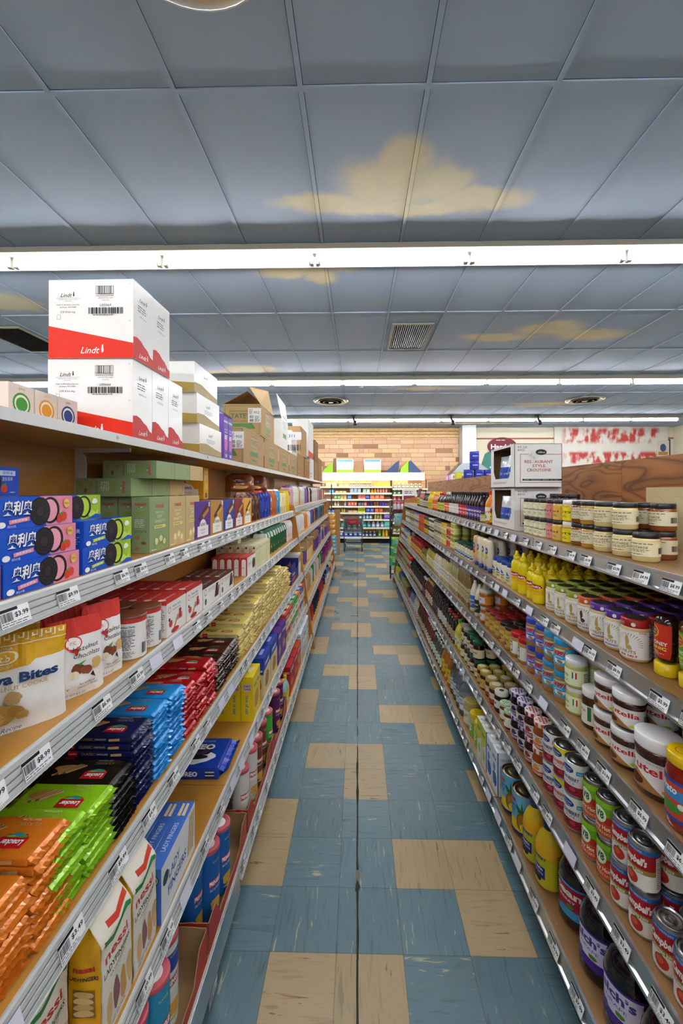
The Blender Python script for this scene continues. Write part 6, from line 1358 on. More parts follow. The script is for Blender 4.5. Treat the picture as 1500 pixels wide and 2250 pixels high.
SA = Art(lw(.046, .7), 9.5); W = SA.w; SA.r(0, 0, W, 9.5, '#2a4fa8'); SA.r(0, .8, W, 8.7, '#c8482a'); SA.r(0, 5.0, W, 7.4, '#3f8ac8'); SA.t('Prato', W*.40, 7.2, 1.7, '#f4f0e8', b=.03, sh=.2, w=4.4); SA.blob(W*.4, 2.8, 3.4, 1.4, '#3f8a3a', 3); SA.r(W*.72, 1.4, W*.97, 5.2, '#dfe0ea'); SA.ln(W*.72, 5.6, W*.97, 8, 4, '#e8e4da'); SA.bar(W*.74, 2, W*.95, 5, '#555'); SA.e(W*.55, 4, .7, .7, '#e0ecd8')
SJ = vessel('sauce_jar', 'jar', .046, .178, 'jar', '#8a1e0e', '#e2b814', SA, (.14, .66), n=32, lidart=Art(6, 6).e(3, 3, 1.7, 1.7, '#8a6a10').e(3, 3, 1.5, 1.5, '#e2b814').t('PUSH', 3, 3, .6, '#6a5010'))
SJ.put(.79, .975, ZR[3]+.0005, -PI/2+.35, 'red tomato sauce jar with yellow lid at right edge of view', None); SJ.put(.80, .87, ZR[3]+.0005, -PI/2, 'red tomato sauce jar cut off by the right frame edge', None)
PC = vessel('pistachio_cream_jar', 'jar', .038, .098, 'wide', '#b8b46a', '#e6e6e2', lbl(.038, .055, '#dfe6b8', [('t', 'Pistachio', .42, .6, .22, '#4a5a2a', .01, .28), ('r', .62, .45, .645, .85, '#3a8a4a'), ('r', .645, .45, .67, .85, '#fff'), ('r', .67, .45, .695, .85, '#c83a2e'), ('l', .8, .1, .98, .85, 6, '#5a6a3a'), ('l', .36, .15, .6, .35, 2, '#7a8a4a')], .9), (.1, .66), n=28)
run('R3', 1.437, PC, 1, 'pistachio cream jar with white lid', 'pistachio cream jars', rows=2, levels=2, inset=.02)
HZ = vessel('hazelnut_spread_jar', 'jar', .04, .13, 'wide', '#4a2a16', '#e6e6e2', lbl(.04, .062, '#e2dccc', [('t', 'NOCCIOLA', .42, .7, .16, '#8a3a2a', .02, .3), ('r', .6, .2, .66, .95, '#2f7a45'), ('b', .4, .3, .22, .16, '#6a3a1e')]), (.12, .6), n=28)
run('R3', 1.345, HZ, 1, 'brown hazelnut jar with plain white lid', 'brown hazelnut jars', rows=2, inset=.03)
def pbj(lid, c2, seed, chunky):
    r, h = .04, .119; W = lw(r, .97); H = 6.4; A = Art(W, H); A.r(0, 0, W, H, c2); cx = W/2
    for dx in (0, W*.42):
        A.blob(cx+dx, H*.30, 2.4, 1.5, '#dfe9f2', 3, 14, .2); A.blob(cx+dx+.3, H*.22, 1.3, .8, '#b87a34', 5); A.e(cx+dx, H*.40, 2.0, .45, '#3a5ac8' if not chunky else '#2f9ad8'); A.t('SKIPPY', cx+dx, H*.70, 1.75, '#f4f2ee', b=.14, w=5.7); A.t('SKIPPY', cx+dx, H*.70, 1.65, '#b81e2a', b=.08, w=5.4)
        A.p([(cx+dx-2.2, H*.92), (cx+dx+2.2, H*.97), (cx+dx+2.2, H*.89), (cx+dx-2.2, H*.84)], '#e8c42a')
    return vessel('peanut_butter_jar', 'jar', r, h, 'pb', '#a8743a', lid, A, (.20, .74), n=28)
PBL = pbj('#1f8fbe', '#3fa0c8', 1, 1); PBB = pbj('#1c3fae', '#5a74c8', 2, 0)
run('R3', 1.517, PBL, 2, 'peanut butter jar with turquoise lid', 'peanut butter jars', rows=3, levels=2, py=.085, inset=.015, turn=.55, rj=.1)
run('R3', 1.68, PBB, 2, 'peanut butter jar with royal blue lid', 'peanut butter jars', rows=3, levels=2, py=.085, inset=.015, turn=.55, rj=.1)
RG = vessel('peanut_butter_jar', 'jar', .037, .115, 'wide', '#b5813f', '#b81e22', lbl(.037, .06, '#e6e4d8', [('r', .36, .1, .56, .95, '#2f7a34'), ('t', 'G', .46, .55, .5, '#e8e4d8', .06), ('e', .46, .2, .16, .14, '#d8d02a')]), (.14, .68), n=24)
run('R3', 1.86, RG, 2, 'peanut butter jar with red lid', 'red lidded peanut butter jars', rows=2, py=.08)
DJ = vessel('mustard_jar', 'jar', .036, .112, 'jar', '#b08a34', '#2c2220', lbl(.036, .055, '#c9a850', [('t', 'DIJON', .5, .6, .22, '#3a2a1a'), ('b', .5, .25, .3, .18, '#8a2a2a')], .7), (.14, .62), n=20)
DR = vessel('mustard_jar', 'jar', .036, .112, 'jar', '#b5852e', '#8a1a18', lbl(.036, .055, '#cda84e', [('t', 'GRAIN', .5, .6, .22, '#3a2a1a')], .7), (.14, .62), n=20)
run('R3', 2.02, DJ, 2, 'golden mustard jar with black lid', 'golden mustard jars', rows=3, py=.077); run('R3', 2.18, DR, 3, 'golden mustard jar with dark red lid', 'golden mustard jars', rows=3, py=.076)
OS = vessel('peanut_sauce_jar', 'jar', .042, .098, 'wide', '#a85a1e', '#b8b4a8', lbl(.042, .05, '#e08a3a', [('r', .3, .15, .7, .85, '#d8dce4'), ('t', 'Satay', .5, .6, .25, '#8a3a1a')], .8), (.14, .68), n=20)
run('R3', 2.43, OS, 1, 'orange labelled jar with silver lid', 'orange labelled jars', rows=3, levels=2, inset=.01)
D1 = sauce(.032, .235, 'round', '#dcd6bc', '#1e2e22', '#24402e', 'CAESAR', '#e8e4c8', nm='dressing_bottle', bk='gloss', zl=(.12, .46), n=20)
D2 = sauce(.032, .235, 'round', '#e2dcc6', '#1c2f7c', '#3f6ab8', 'RANCH', '#fff', nm='dressing_bottle', bk='gloss', zl=(.12, .46), n=20)
run('R3', 2.55, D1, 1, 'white dressing bottle with dark green cap', 'white dressing bottles', rows=2); run('R3', 2.66, D2, 1, 'white dressing bottle with navy cap', 'white dressing bottles', rows=3)
y = 2.76
rr3 = [('slim', '#8a6a3a', '#8f8a7a', '#c9b88a', 'TERIYAKI', 'tall brown slim bottle', .022, .235, 6, 4), ('slim', '#a8a070', '#8f8a7a', '#dcd4b0', 'GINGER', 'tall olive slim bottle', .022, .235, 6, 4), ('slim', '#c8bc8a', '#2a2a28', '#e4e0cc', 'SESAME', 'tall cream slim bottle', .024, .22, 5, 4), ('bottle', '#d8d0b4', '#1e1e20', '#e8e8e0', 'ITALIAN', 'white labelled dressing bottle', .032, .21, 5, 3), ('bottle', '#b8a83a', '#2a2a24', '#e0d8a0', 'GREEK', 'olive oil dressing bottle', .032, .2, 6, 3)]
for sh, b_, c, bg, t, nm, r, h, n, rw in rr3: y = run('R3', y+.004, vessel('dressing_bottle', 'bottle', r, h, sh, b_, c, lbl(r, h*.4, bg, [('t', t, .5, .7, .1, '#333'), ('l', .3, .2, .7, .5, 4, '#777')]), (.15, .55), n=14), n, nm+' on third shelf', nm+'s', rows=rw, py=2*r+.006)
rr4 = [('#6a6a1e', '#7a7624', 'PICKLES', 'green pickle jar', .036, .12, 4, 3, '#b8b04a', 1), ('#a82018', '#b01c24', 'PASTA', 'red lidded pasta sauce jar', .038, .15, 12, 4, '#d8b03a', 1), ('#d8c83a', '#c8b81e', 'PEPPERS', 'yellow pepper jar', .036, .12, 5, 3, '#d8d8b0', 1), ('#8a8a7a', '#4a4a8a', 'BEANS', 'grey blue jar', .036, .1, 6, 2, '#c8c8d0', 2), ('#b04030', '#b83028', 'BROTH', 'red and blue can-like jar', .036, .11, 7, 2, '#d8d8e0', 2), ('#c8b8a0', '#a82a24', 'TUNA', 'pink grey jar', .036, .09, 5, 2, '#d8a0a0', 2)]
for b_, c, t, nm, r, h, n, rw, bg, L_ in rr4: y = run('R3', y+.004, vessel('preserve_jar', 'jar', r, h, 'jar', b_, c, lbl(r, h*.5, bg, [('t', t, .5, .6, .2, '#333'), ('l', .3, .1, .7, .4, 3, '#666')]), (.12, .6), n=14), n, nm+', third shelf', nm+'s', rows=rw, levels=L_, py=2*r+.005)

# ================================================================ RIGHT, fourth shelf
ZB = ZR[4]
def soup(tab=True):
    r, h = .0335, .118; W = lw(r, .999); H = 10.0; A = Art(W, H); A.r(0, 0, W, H, '#e4ded4'); A.r(0, 3.9, W, 5.1, '#9a8436'); A.r(0, 5.1, W, 8.9, '#a81a22'); A.r(0, 8.9, W, H, '#2a6ab0')
    for cx in (W*.5, W*.02+1.8, W*.98-1.0): A.t("Campbell's", cx, 6.9, 1.75, '#f0ece4', sh=.25, b=.04, w=6.2); A.t('Tomato Juice', cx, 4.5, .75, '#f0ece4', w=4.6, b=.02); A.e(cx-.3, 2.1, 1.55, 1.6, '#b8301e', 18); A.e(cx-.6, 2.4, .8, .8, '#d8553a', 12); A.p([(cx-.9, 3.5), (cx-.2, 4.0), (cx+.3, 3.5), (cx-.2, 3.2)], '#4a7a34'); A.t('100% TOMATO JUICE', cx, 9.4, .45, '#e8eef4', w=4)
    A.r(W*.74, .4, W*.9, 8.6, '#e4ded4'); A.t('Nutrition Facts', W*.82, 8.2, .45, '#a81a22', w=3); A.ln(W*.75, .8, W*.89, 7.6, 14, '#a8483c')
    return tin('tomato_juice_can', 'can', r, h, A, tab=tab, taper=True)
def v8():
    r, h = .033, .118; W = lw(r, .999); H = 10.0; A = Art(W, H); A.r(0, 0, W, H, '#c8521e'); A.p([(0, 3.9), (W*.5, 4.6), (W, 3.9), (W, H), (0, H)], '#6aa81e'); A.r(0, 8.4, W, H, '#86c42a')
    for cx in (W*.46, W*.46-W*.48, W*.46+W*.48):
        A.blob(cx+2.4, 4.9, 1.3, 1.3, '#b8301e', 3); A.e(cx, 6.0, 1.9, 2.2, '#e2e8d0', 20); A.t('V8', cx, 6.1, 2.1, '#1f5a34', b=.03, w=2.6); A.t('Spicy Hot', cx+.3, 2.7, 1.15, '#f4eee0', b=.02, w=5.2); A.t('VEGETABLE JUICE', cx+.3, 1.2, .75, '#f4e0c0', w=5.4)
    return tin('vegetable_juice_can', 'can', r, h, A, tab=True, taper=True)
TC = soup(); VC = v8()
run('R4', .865, TC, 2, 'tomato juice can, single layer', 'red and white tomato juice cans', rows=3, levels=1, rj=.2, inset=.015, turn=.4, py=.071)
run('R4', 1.015, TC, 2, 'red and white tomato juice can', 'red and white tomato juice cans', rows=3, levels=2, py=.071, rj=.2, inset=.015, turn=.4)
run('R4', 1.163, VC, 2, 'green and orange spicy vegetable juice can', 'green and orange vegetable juice cans', rows=2, levels=2, py=.07, rj=.1, inset=.015, turn=.5)
run('R4', 1.305, vessel('juice_bottle', 'bottle', .028, .19, 'bottle', '#b84a1c', '#d8701e', lbl(.028, .07, '#c8521e', [('t', 'V8', .5, .6, .3, '#e8e8d8')]), (.15, .52), n=18), 1, 'small orange capped vegetable juice bottle', None, rows=1, inset=.10)
def cran(yel):
    r, h = .038, .112; W = lw(r, .999); H = 10.2; A = Art(W, H); A.r(0, 0, W, H, '#e2e0da'); A.r(0, 0, W, 2.9, '#9a2a30')
    if yel: A.r(0, 8.2, W, H, '#d8c81e')
    for cx in (W*.46, W*.46-W*.49, W*.46+W*.49):
        A.e(cx-.9, 8.0, 2.3, 1.25, '#1c3f8a', 20); A.t('Ocean', cx-.9, 8.3, .7, '#f0ecdc', w=3.2); A.t('Spray', cx-.9, 7.4, .6, '#f0ecdc', w=2.4); A.r(cx+2.2, 6.9, cx+5.4, 8.2, '#3f9ac8' if not yel else '#b8282c'); A.t('WHOLE BERRY' if not yel else 'JELLIED', cx+3.8, 7.5, .5, '#fff', w=2.6); A.t('CRANBERRY', cx, 5.2, 1.15, '#1c3f6a' if not yel else '#b8302e', w=6, b=.03); A.t('SAUCE', cx, 3.9, .8, '#1c3f6a' if not yel else '#b8302e'); A.blob(cx, 1.7, 3, 1.2, '#7a1a24', 3); A.blob(cx+1, 1.9, 1.2, .8, '#b8404a', 2)
    A.ln(W*.72, 3.4, W*.84, 9.4, 10, '#555')
    return tin('cranberry_sauce_can', 'can', r, h, A)
C1, C2 = cran(0), cran(1)
for k, (pr, nm) in enumerate(((C1, 'red badge'), (C2, 'yellow top band'), (C1, 'light blue badge'))): run('R4', 1.335+k*.08, pr, 1, 'cranberry sauce can with %s' % nm if k != 2 else 'cranberry sauce can beside marmalade jars', 'cranberry sauce cans', rows=3, levels=2, inset=.015, rj=.1, turn=.65)
def gingham(c, rad):
    A = Art(rad*2, rad*2); A.e(rad, rad, rad*.97, rad*.97, '#e9e2e2', 26)
    n = 7; s = rad*2/n
    for i in range(n):
        for q in range(n):
            x, y_ = (i+.5)*s-rad, (q+.5)*s-rad
            if math.hypot(x, y_) < rad*.88 and (i+q) % 2 == 0: A.o.append(('t', [[(i*s, q*s), ((i+1)*s, q*s), ((i+1)*s, (q+1)*s), (i*s, (q+1)*s)]], M(c, 'print')))
    return A
def jamjar(nm, c, cont, bg, txt, lidc):
    r, h = .0365, .106
    K = Art(lw(r*.94, .99), 1.7); 
    for i in range(18):
        if i % 2 == 0: K.o.append(('t', [[(K.w*i/18, .1), (K.w*(i+1)/18, .1), (K.w*(i+1)/18, 1.6), (K.w*i/18, 1.6)]], M(c, 'print')))
    return vessel('jam_jar', 'jar', r, h, 'facet', cont, lidc, lbl(r, h*.44, '#ddd6cc', [('b', .5, .6, .3, .26, bg), ('t', 'Bonne', .5, .88, .13, '#5a4a4a', .01, .22), ('r', .1, .06, .9, .34, c), ('t', txt, .5, .2, .16, '#f0e8e0', .02, .34)],   .6), (.08, .52), n=26, lidart=gingham(c, 2.9), lid_label=K)
JJ = [('orange', jamjar('', '#c8501a', '#8f4210', '#d98a2a', 'Orange', '#e6d8cf')), ('red', jamjar('', '#a8202a', '#3f0c10', '#8a3a3a', 'Strawberry', '#e6d4d4')), ('purple', jamjar('', '#43288a', '#120a16', '#3a2a5a', 'Blueberry', '#d8d2e4')), ('violet', jamjar('', '#4a2c8a', '#140a18', '#3f2a5a', 'Blackcurrant', '#d8d2e4'))]
for k, (nm, pr) in enumerate(JJ): run('R4', 1.585+k*.0785, pr, 1, 'jam jar with %s gingham lid' % nm if k != 3 else 'jam jar with purple gingham lid beside green lidded jars', 'jam jars with gingham lids', rows=3, levels=2, inset=.012, rj=.1, turn=.5)
GL = vessel('jam_jar', 'jar', .030, .085, 'facet', '#7a4a1a', '#b8dca8', lbl(.03, .045, '#dfe0c4', [('b', .5, .5, .2, .16, '#c83a2a'), ('t', 'Fruit', .5, .8, .14, '#4a5a2a')]), (.12, .64), n=22, lidart=gingham('#5aa84a', 2.4))
GR = vessel('jam_jar', 'jar', .028, .082, 'facet', '#7a1a14', '#a8d898', lbl(.028, .045, '#dfe0c4', [('b', .5, .5, .2, .16, '#c83a2a')]), (.12, .64), n=22, lidart=gingham('#4a9a3a', 2.2))
run('R4', 1.905, GR, 1, 'small red jam jar with green gingham lid', 'small jars with green gingham lids', rows=2); run('R4', 1.97, GL, 1, 'small brown jam jar with green gingham lid', 'small jars with green gingham lids', rows=2)
BL = vessel('preserve_jar', 'jar', .036, .105, 'wide', '#2a1a14', '#e0ddd2', lbl(.036, .06, '#26262c', [('r', .2, .2, .8, .85, '#dcdad2'), ('t', 'JAM', .5, .55, .2, '#26262c')]), (.12, .7), lidart=Art(6, 6).e(3, 3, 2.5, 2.5, '#ece8dc').e(3, 3, 1.2, 1.2, '#3a3a3a'))
GG = vessel('preserve_jar', 'jar', .038, .1, 'wide', '#5a3018', '#a8924a', lbl(.038, .05, '#d9cfb8', [('r', 0, 0, 1, .4, '#b8402a'), ('t', 'Fig', .5, .7, .25, '#4a3a2a')]), (.12, .66), lidart=Art(6, 6).e(3, 3, 2.4, 2.4, '#e0d8b8'))
y = run('R4', 2.04, BL, 1, 'preserve jar with black label', 'preserve jars with black label', rows=2); y = run('R4', y, GG, 2, 'preserve jar with gold lid', 'gold lidded preserve jars', rows=3)
y = run('R4', y, vessel('preserve_jar', 'jar', .034, .1, 'wide', '#4a2412', '#b09a3a', lbl(.034, .05, '#cfa84a', [('t', 'Honey', .5, .6, .2, '#3a2a1a')]), (.12, .66), lidart=Art(5, 5).e(2.5, 2.5, 2., 2., '#e8e0c0')), 2, 'dark honey jar with brass lid', 'brass lidded honey jars', rows=3, levels=1)
SM = vessel('preserve_jar', 'jar', .035, .11, 'facet', '#2a0c0c', '#1f5a3a', lbl(.035, .05, '#dcd2ae', [('t', 'PRESERVES', .5, .6, .2, '#5a2a1a', .02, .4), ('b', .5, .25, .2, .18, '#7a2a2a')]), (.12, .62), n=20)
y = run('R4', y, SM, 3, 'dark preserve jar with green lid', 'green lidded preserve jars', rows=3, levels=2); 
y = run('R4', y, vessel('preserve_jar', 'jar', .036, .11, 'facet', '#3a1410', '#8f8a80', lbl(.036, .05, '#dcd2ae', [('t', 'JAM', .5, .6, .2, '#5a2a1a')]), (.12, .62), n=18), 2, 'dark preserve jar with silver lid', 'silver lidded preserve jars', rows=2, levels=2)
LB = vessel('lime_juice_bottle', 'bottle', .036, .2, 'bottle', '#c9bc3a', '#5aa82a', lbl(.036, .09, '#d2d43a', [('e', .5, .5, .34, .36, '#e4e8d8'), ('t', 'LIME', .5, .5, .16, '#3a6a1a')]), (.1, .56), n=20)
y = run('R4', y+.02, LB, 2, 'yellow green lime juice bottle with green cap', 'lime juice bottles', rows=2)
dk = [('#1a0f0a', '#a82a20', '#c8b08a', 'SOY', 'dark bottle with red cap', .03, .2, 4), ('#120c0a', '#1a1a1c', '#e0dccc', 'SOY', 'dark bottle with white label', .03, .22, 5), ('#1c120c', '#1a1a1c', '#3a3a3a', 'OIL', 'all black bottle', .03, .24, 4), ('#5a2a14', '#b89a4a', '#d8c8a8', 'SYRUP', 'amber brown bottle with gold cap', .033, .23, 5), ('#2a1a18', '#e0dcd8', '#6a3a5a', 'GRAPE', 'dark bottle with white cap', .034, .2, 3), ('#14100e', '#201e1e', '#b8a88a', 'BALSAMIC', 'small black vinegar bottle', .028, .19, 16)]
for b_, c, bg, t, nm, r, h, n in dk: y = run('R4', y+.004, vessel('vinegar_bottle', 'bottle', r, h, 'slim', b_, c, lbl(r, h*.34, bg, [('t', t, .5, .7, .14, '#333' if bg[1] in 'ced' else '#ddd'), ('l', .3, .2, .7, .5, 3, '#888')]), (.15, .49), n=14), n, nm+', fourth shelf', nm+'s', rows=2, py=2*r+.006)
rest4 = [('#c83a24', '#d84a2a', 'red capped jar', '#e0d0c0', 4), ('#8a8438', '#8f8a2a', 'olive green jar', '#c8c89a', 8), ('#7a241e', '#a82a28', 'deep red jar', '#c8a8a0', 8), ('#5a1a20', '#b0343a', 'maroon jar', '#d0b8b8', 8), ('#b8a08a', '#a03a30', 'tan jar', '#d8d0c8', 5)]
for b_, c, nm, bg, n in rest4: y = run('R4', y+.004, vessel('preserve_jar', 'jar', .036, .11, 'jar', b_, c, lbl(.036, .05, bg, [('l', .2, .1, .8, .9, 3, '#666')]), (.12, .6), n=12), n, nm+', far fourth shelf', nm+'s', rows=2, levels=2 if n != 5 else 1, py=.078)

# ================================================================ RIGHT, bottom shelf
def grape(cap, bg, txt, txt2, pic):
    r, h = .058, .268; W = lw(r, .72); H = 10.5; A = Art(W, H); A.r(0, 0, W, H, bg); A.p([(0, 2.6), (W*.7, 2.6), (W*.7, H-.6), (0, H-.6)], '#d9d4ea' if txt != 'Ocean' else '#a81e30'); A.t(txt, W*.36, H*.74, 2.3, '#3a3f8a' if txt != 'Ocean' else '#f0e8e0', b=.04, w=W*.56); A.t(txt2, W*.36, H*.5, .9, '#5a4a9a' if txt != 'Ocean' else '#fff', w=W*.4)
    for q in range(9): A.e(W*.2+(q % 4)*1.1+(q//4)*.5, 1.9+(q//4)*1.0, .75, .75, pic, 12)
    A.blob(W*.5, 3.6, 1.3, .8, '#4f8a34', 3); A.r(W*.74, .8, W*.97, 6, '#e8e6ee'); A.bar(W*.75, 1.2, W*.96, 5.6, '#444'); A.ln(W*.74, 6.4, W*.97, 9.8, 5, '#e0dcea')
    return vessel('juice_bottle', 'bottle', r, h, 'juice', '#120a14' if txt != 'Ocean' else '#1c0a0e', cap, A, (.14, .52), n=34, sy=.85)
GJ = grape('#3f2a8f', '#4a2a86', "Welch's", '100% GRAPE', '#5a5a9a'); CJ = grape('#dcdcde', '#3f9ac8', 'Ocean', 'CRANBERRY', '#8a1e2a')
CJ.put(.735, 1.36, ZR[5]+.0005, -PI/2+.6, 'dark cranberry juice bottle with white cap, beside prune juice', 'dark juice bottles, bottom shelf')
for k, (x, yy) in enumerate(((.725, 1.215), (.72, 1.085))): GJ.put(x, yy, ZR[5]+.0005, -PI/2+.6, 'large grape juice bottle with purple cap, %s at shelf front' % ('farther one', 'nearer one')[k], 'dark juice bottles, bottom shelf')
CJ.put(.73, .955, ZR[5]+.0005, -PI/2+.5, 'dark juice bottle with white cap, nearest on the bottom shelf', 'dark juice bottles, bottom shelf')
for k in range(3): (GJ if k else CJ).put(.86, 1.02+k*.13, ZR[5]+.0005, -PI/2, 'dark juice bottle in second row back, %s' % ('nearest', 'middle', 'farthest')[k], 'dark juice bottles, bottom shelf')
def prune():
    r, h = .047, .232; W = lw(r, .9); H = 14.5; A = Art(W, H); A.r(0, 0, W, H, '#b9b41e'); A.r(0, H*.72, W, H, '#d8a81e'); cx = W*.45
    A.t('SUNSWEET', cx, H*.66, 1.05, '#1c2f7a', b=.04, w=8); A.e(cx, H*.80, 2, .9, '#e0a01e'); A.r(cx-3.1, 2.5, cx+3.6, 6.6, '#1c2a7a'); A.t('Amaz!n', cx+.2, 5.7, 1.1, '#e4e8f0', w=5, b=.02); A.t('Prune Juice', cx+.3, 4.3, .85, '#e4e8f0', w=5.2); A.e(cx-.8, 2.7, 1.7, 1.3, '#1a1420'); A.e(cx+1.3, 2.1, 1.0, .8, '#2a2030'); A.blob(cx-2, 8.2, 1.5, 1.2, '#5a4a1a', 2); A.ln(W*.74, 1, W*.97, 12, 16, '#4a5a14')
    return vessel('prune_juice_bottle', 'bottle', r, h, 'juice', '#c8a81e', '#171f5c', A, (.05, .66), n=30, lidart=Art(3.4, 3.4).e(1.7, 1.7, 1.2, 1.2, '#d8dce8', 18).e(1.7, 1.7, 1.0, 1.0, '#171f5c', 18).e(1.7, 1.7, .45, .45, '#d8dce8', 12), bk='gloss')
PJ = prune()
run('R5', 1.445, PJ, 2, 'yellow prune juice bottle with navy cap', 'yellow prune juice bottles', rows=2, py=.102, rj=.1, turn=.35)
def pine():
    r, h = .053, .172; W = lw(r, .999); H = 16.2; A = Art(W, H); A.r(0, 0, W, H, '#6ab0d4'); A.r(0, 0, W, 6, '#dfc81e'); A.r(0, 0, W, 1.3, '#28306a')
    for cx in (W*.44, W*.44-W*.48, W*.44+W*.48): A.t('Dole', cx-.6, 13.6, 2.0, '#b82a2e', b=.06, w=4.6); A.t('PINEAPPLE', cx-.6, 10.9, 1.2, '#1c5a9a', w=6.2, b=.03); A.t('JUICE', cx-.6, 9.2, 1.1, '#1c5a9a', b=.03); A.e(cx+4.2, 5.6, 2.1, 3.6, '#8a5a1e', 18); A.e(cx+4.2, 5.6, 1.5, 2.9, '#b07a2a', 14); A.p([(cx+2.8, 9), (cx+2, 12.5), (cx+4, 10.4), (cx+4.4, 14), (cx+5, 10.4), (cx+6.6, 12), (cx+5.6, 9)], '#2f6a34'); A.e(cx+5.4, 3.4, 1.9, 1.9, '#e6cf4a', 14); A.e(cx-4, 14, 1.2, 1.2, '#e4ecd8')
    return tin('pineapple_juice_can', 'can', r, h, A, ring='#b5a88a')
PN = pine()
run('R5', 1.665, PN, 2, 'tall blue and yellow pineapple juice can', 'tall pineapple juice cans', rows=2, py=.112, rj=.1, turn=.4)
A = Art(7.4, 20.5); A.r(0, 0, 7.4, 20.5, '#dfe3e8'); A.blob(3.7, 6, 3, 4, '#2a5aa8', 3); A.e(3, 11.5, 1.3, 1.9, '#3f7ac8'); A.t('MILK', 3.6, 16, 1.6, '#1c3f8a', b=.04)
B = Art(9.6, 20.5); B.r(0, 0, 9.6, 20.5, '#e2e4e6'); B.r(0, 0, .5, 20.5, '#2a5aa8'); B.t('ORGANIC', 4.8, 17, 1.2, '#2a4a7a', w=7); B.ln(1.2, 4, 8.4, 14.5, 18, '#6a6f78')
T_ = Art(7.4, 9.6); T_.ln(1, 2, 6, 7, 4, '#8a8f98'); T_.r(1, 4.7, 6.4, 4.8, '#b8bcc2')
def milkc(col, acc, A, B, T_):
    w, d, h = .074, .096, .205; b = MB(); b.box(-w/2, w/2, -d/2, d/2, 0, h, M(col, 'gloss'), bev=.0015); b.art(A, plane((-w/2, -d/2, 0), (1, 0, 0), (0, 0, 1), (0, -1, 0))); b.art(B, plane((w/2, -d/2, 0), (0, 1, 0), (0, 0, 1), (1, 0, 0))); b.art(T_, plane((-w/2, -d/2, h), (1, 0, 0), (0, 1, 0), (0, 0, 1)))
    k = MB(); k.lathe([(.013, h), (.014, h+.001), (.014, h+.012), (.012, h+.014), (0, h+.014)], M('#e8e8e8', 'plastic'), n=18, cy=-.025)
    return prod('milk_carton', 'milk carton', w, d, h, [('carton_body', b), ('cap', k)])
MK = milkc('#dfe3e8', '#2a5aa8', A, B, T_)
A2 = Art(7.4, 20.5); A2.r(0, 0, 7.4, 20.5, '#dfe3d8'); A2.p([(0, 8), (7.4, 13), (7.4, 20.5), (0, 20.5)], '#d2d43a'); A2.e(3.8, 6, 1.6, 2.3, '#b8c42a'); A2.t('OAT', 3.6, 16, 1.6, '#3a5a2a', b=.04)
MK2 = milkc('#dfe3d8', '#b8c42a', A2, B, T_)
run('R5', 1.90, MK, 2, 'white and blue milk carton', 'white and blue milk cartons', rows=3, py=.077, rj=.02, jit=.001); run('R5', 2.065, MK2, 2, 'white and lime milk carton', 'white and lime milk cartons', rows=3, py=.077, rj=.02, jit=.001)
YL = vessel('applesauce_jar', 'jar', .044, .14, 'wide', '#cdbf7a', '#dfc41a', lbl(.044, .07, '#86c42a', [('e', .5, .6, .3, .3, '#e4e8d0'), ('t', 'APPLE', .5, .6, .16, '#3a6a1a')], .6), (.12, .66), n=26, lidart=Art(6, 6).t('SAUCE', 3, 3, .9, '#7a6a10'))
run('R5', 2.23, YL, 2, 'applesauce jar with yellow lid', 'applesauce jars with yellow lids', rows=2, py=.094)
run('R5', 2.43, vessel('sauerkraut_jar', 'jar', .055, .15, 'wide', '#b8a86a', '#b8a45a', lbl(.055, .08, '#dcd8c4', [('t', 'KRAUT', .5, .6, .2, '#8a2a2a')]), (.12, .66), n=26), 1, 'big pale jar with gold lid', 'big gold lidded jars', rows=2)
VB = vessel('vinegar_bottle', 'bottle', .042, .25, 'juice', M('#dfe6ea', 'clear'), '#dcdde0', lbl(.042, .08, '#d8dce6', [('t', 'WHITE', .5, .75, .16, '#2a3a8a'), ('t', 'VINEGAR', .5, .5, .16, '#2a3a8a', .02, .36), ('b', .5, .2, .16, .14, '#7aa83a')]), (.16, .48), n=22)
y = run('R5', 2.56, VB, 4, 'clear white vinegar bottle with white cap', 'clear vinegar bottles', rows=2, py=.09)
y = run('R5', y, vessel('cider_bottle', 'bottle', .046, .24, 'juice', '#a8641a', '#d8d8d4', lbl(.046, .1, '#dfc02a', [('t', 'CIDER', .5, .7, .16, '#a82a20'), ('b', .5, .3, .2, .2, '#b8301e')]), (.14, .52), n=22), 3, 'amber cider vinegar jug with yellow label', 'amber cider vinegar jugs', rows=2)
y = run('R5', y, vessel('vinegar_bottle', 'bottle', .034, .2, 'round', M('#d8dcc8', 'clear'), '#e0e0dc', lbl(.034, .07, '#dfe4d8', [('t', 'RICE', .5, .7, .2, '#3a6a3a'), ('b', .5, .3, .2, .2, '#6aa84a')]), (.14, .48), n=18), 5, 'clear rice vinegar bottle with white cap', 'clear rice vinegar bottles', rows=2)
y = run('R5', y, vessel('vinegar_bottle', 'bottle', .034, .22, 'round', '#6a2f1a', '#e0e0dc', lbl(.034, .07, '#dfd8c8', [('t', 'WINE', .5, .7, .2, '#8a2a2a')]), (.14, .48), n=16), 5, 'reddish brown wine vinegar bottle', 'reddish brown vinegar bottles', rows=2)
y = run('R5', y, vessel('vinegar_bottle', 'bottle', .032, .21, 'round', '#4a2618', '#a82a22', lbl(.032, .07, '#c8b090', [('t', 'MALT', .5, .7, .2, '#4a2a1a')]), (.14, .48), n=14), 8, 'brown malt vinegar bottle', 'brown malt vinegar bottles', rows=2)
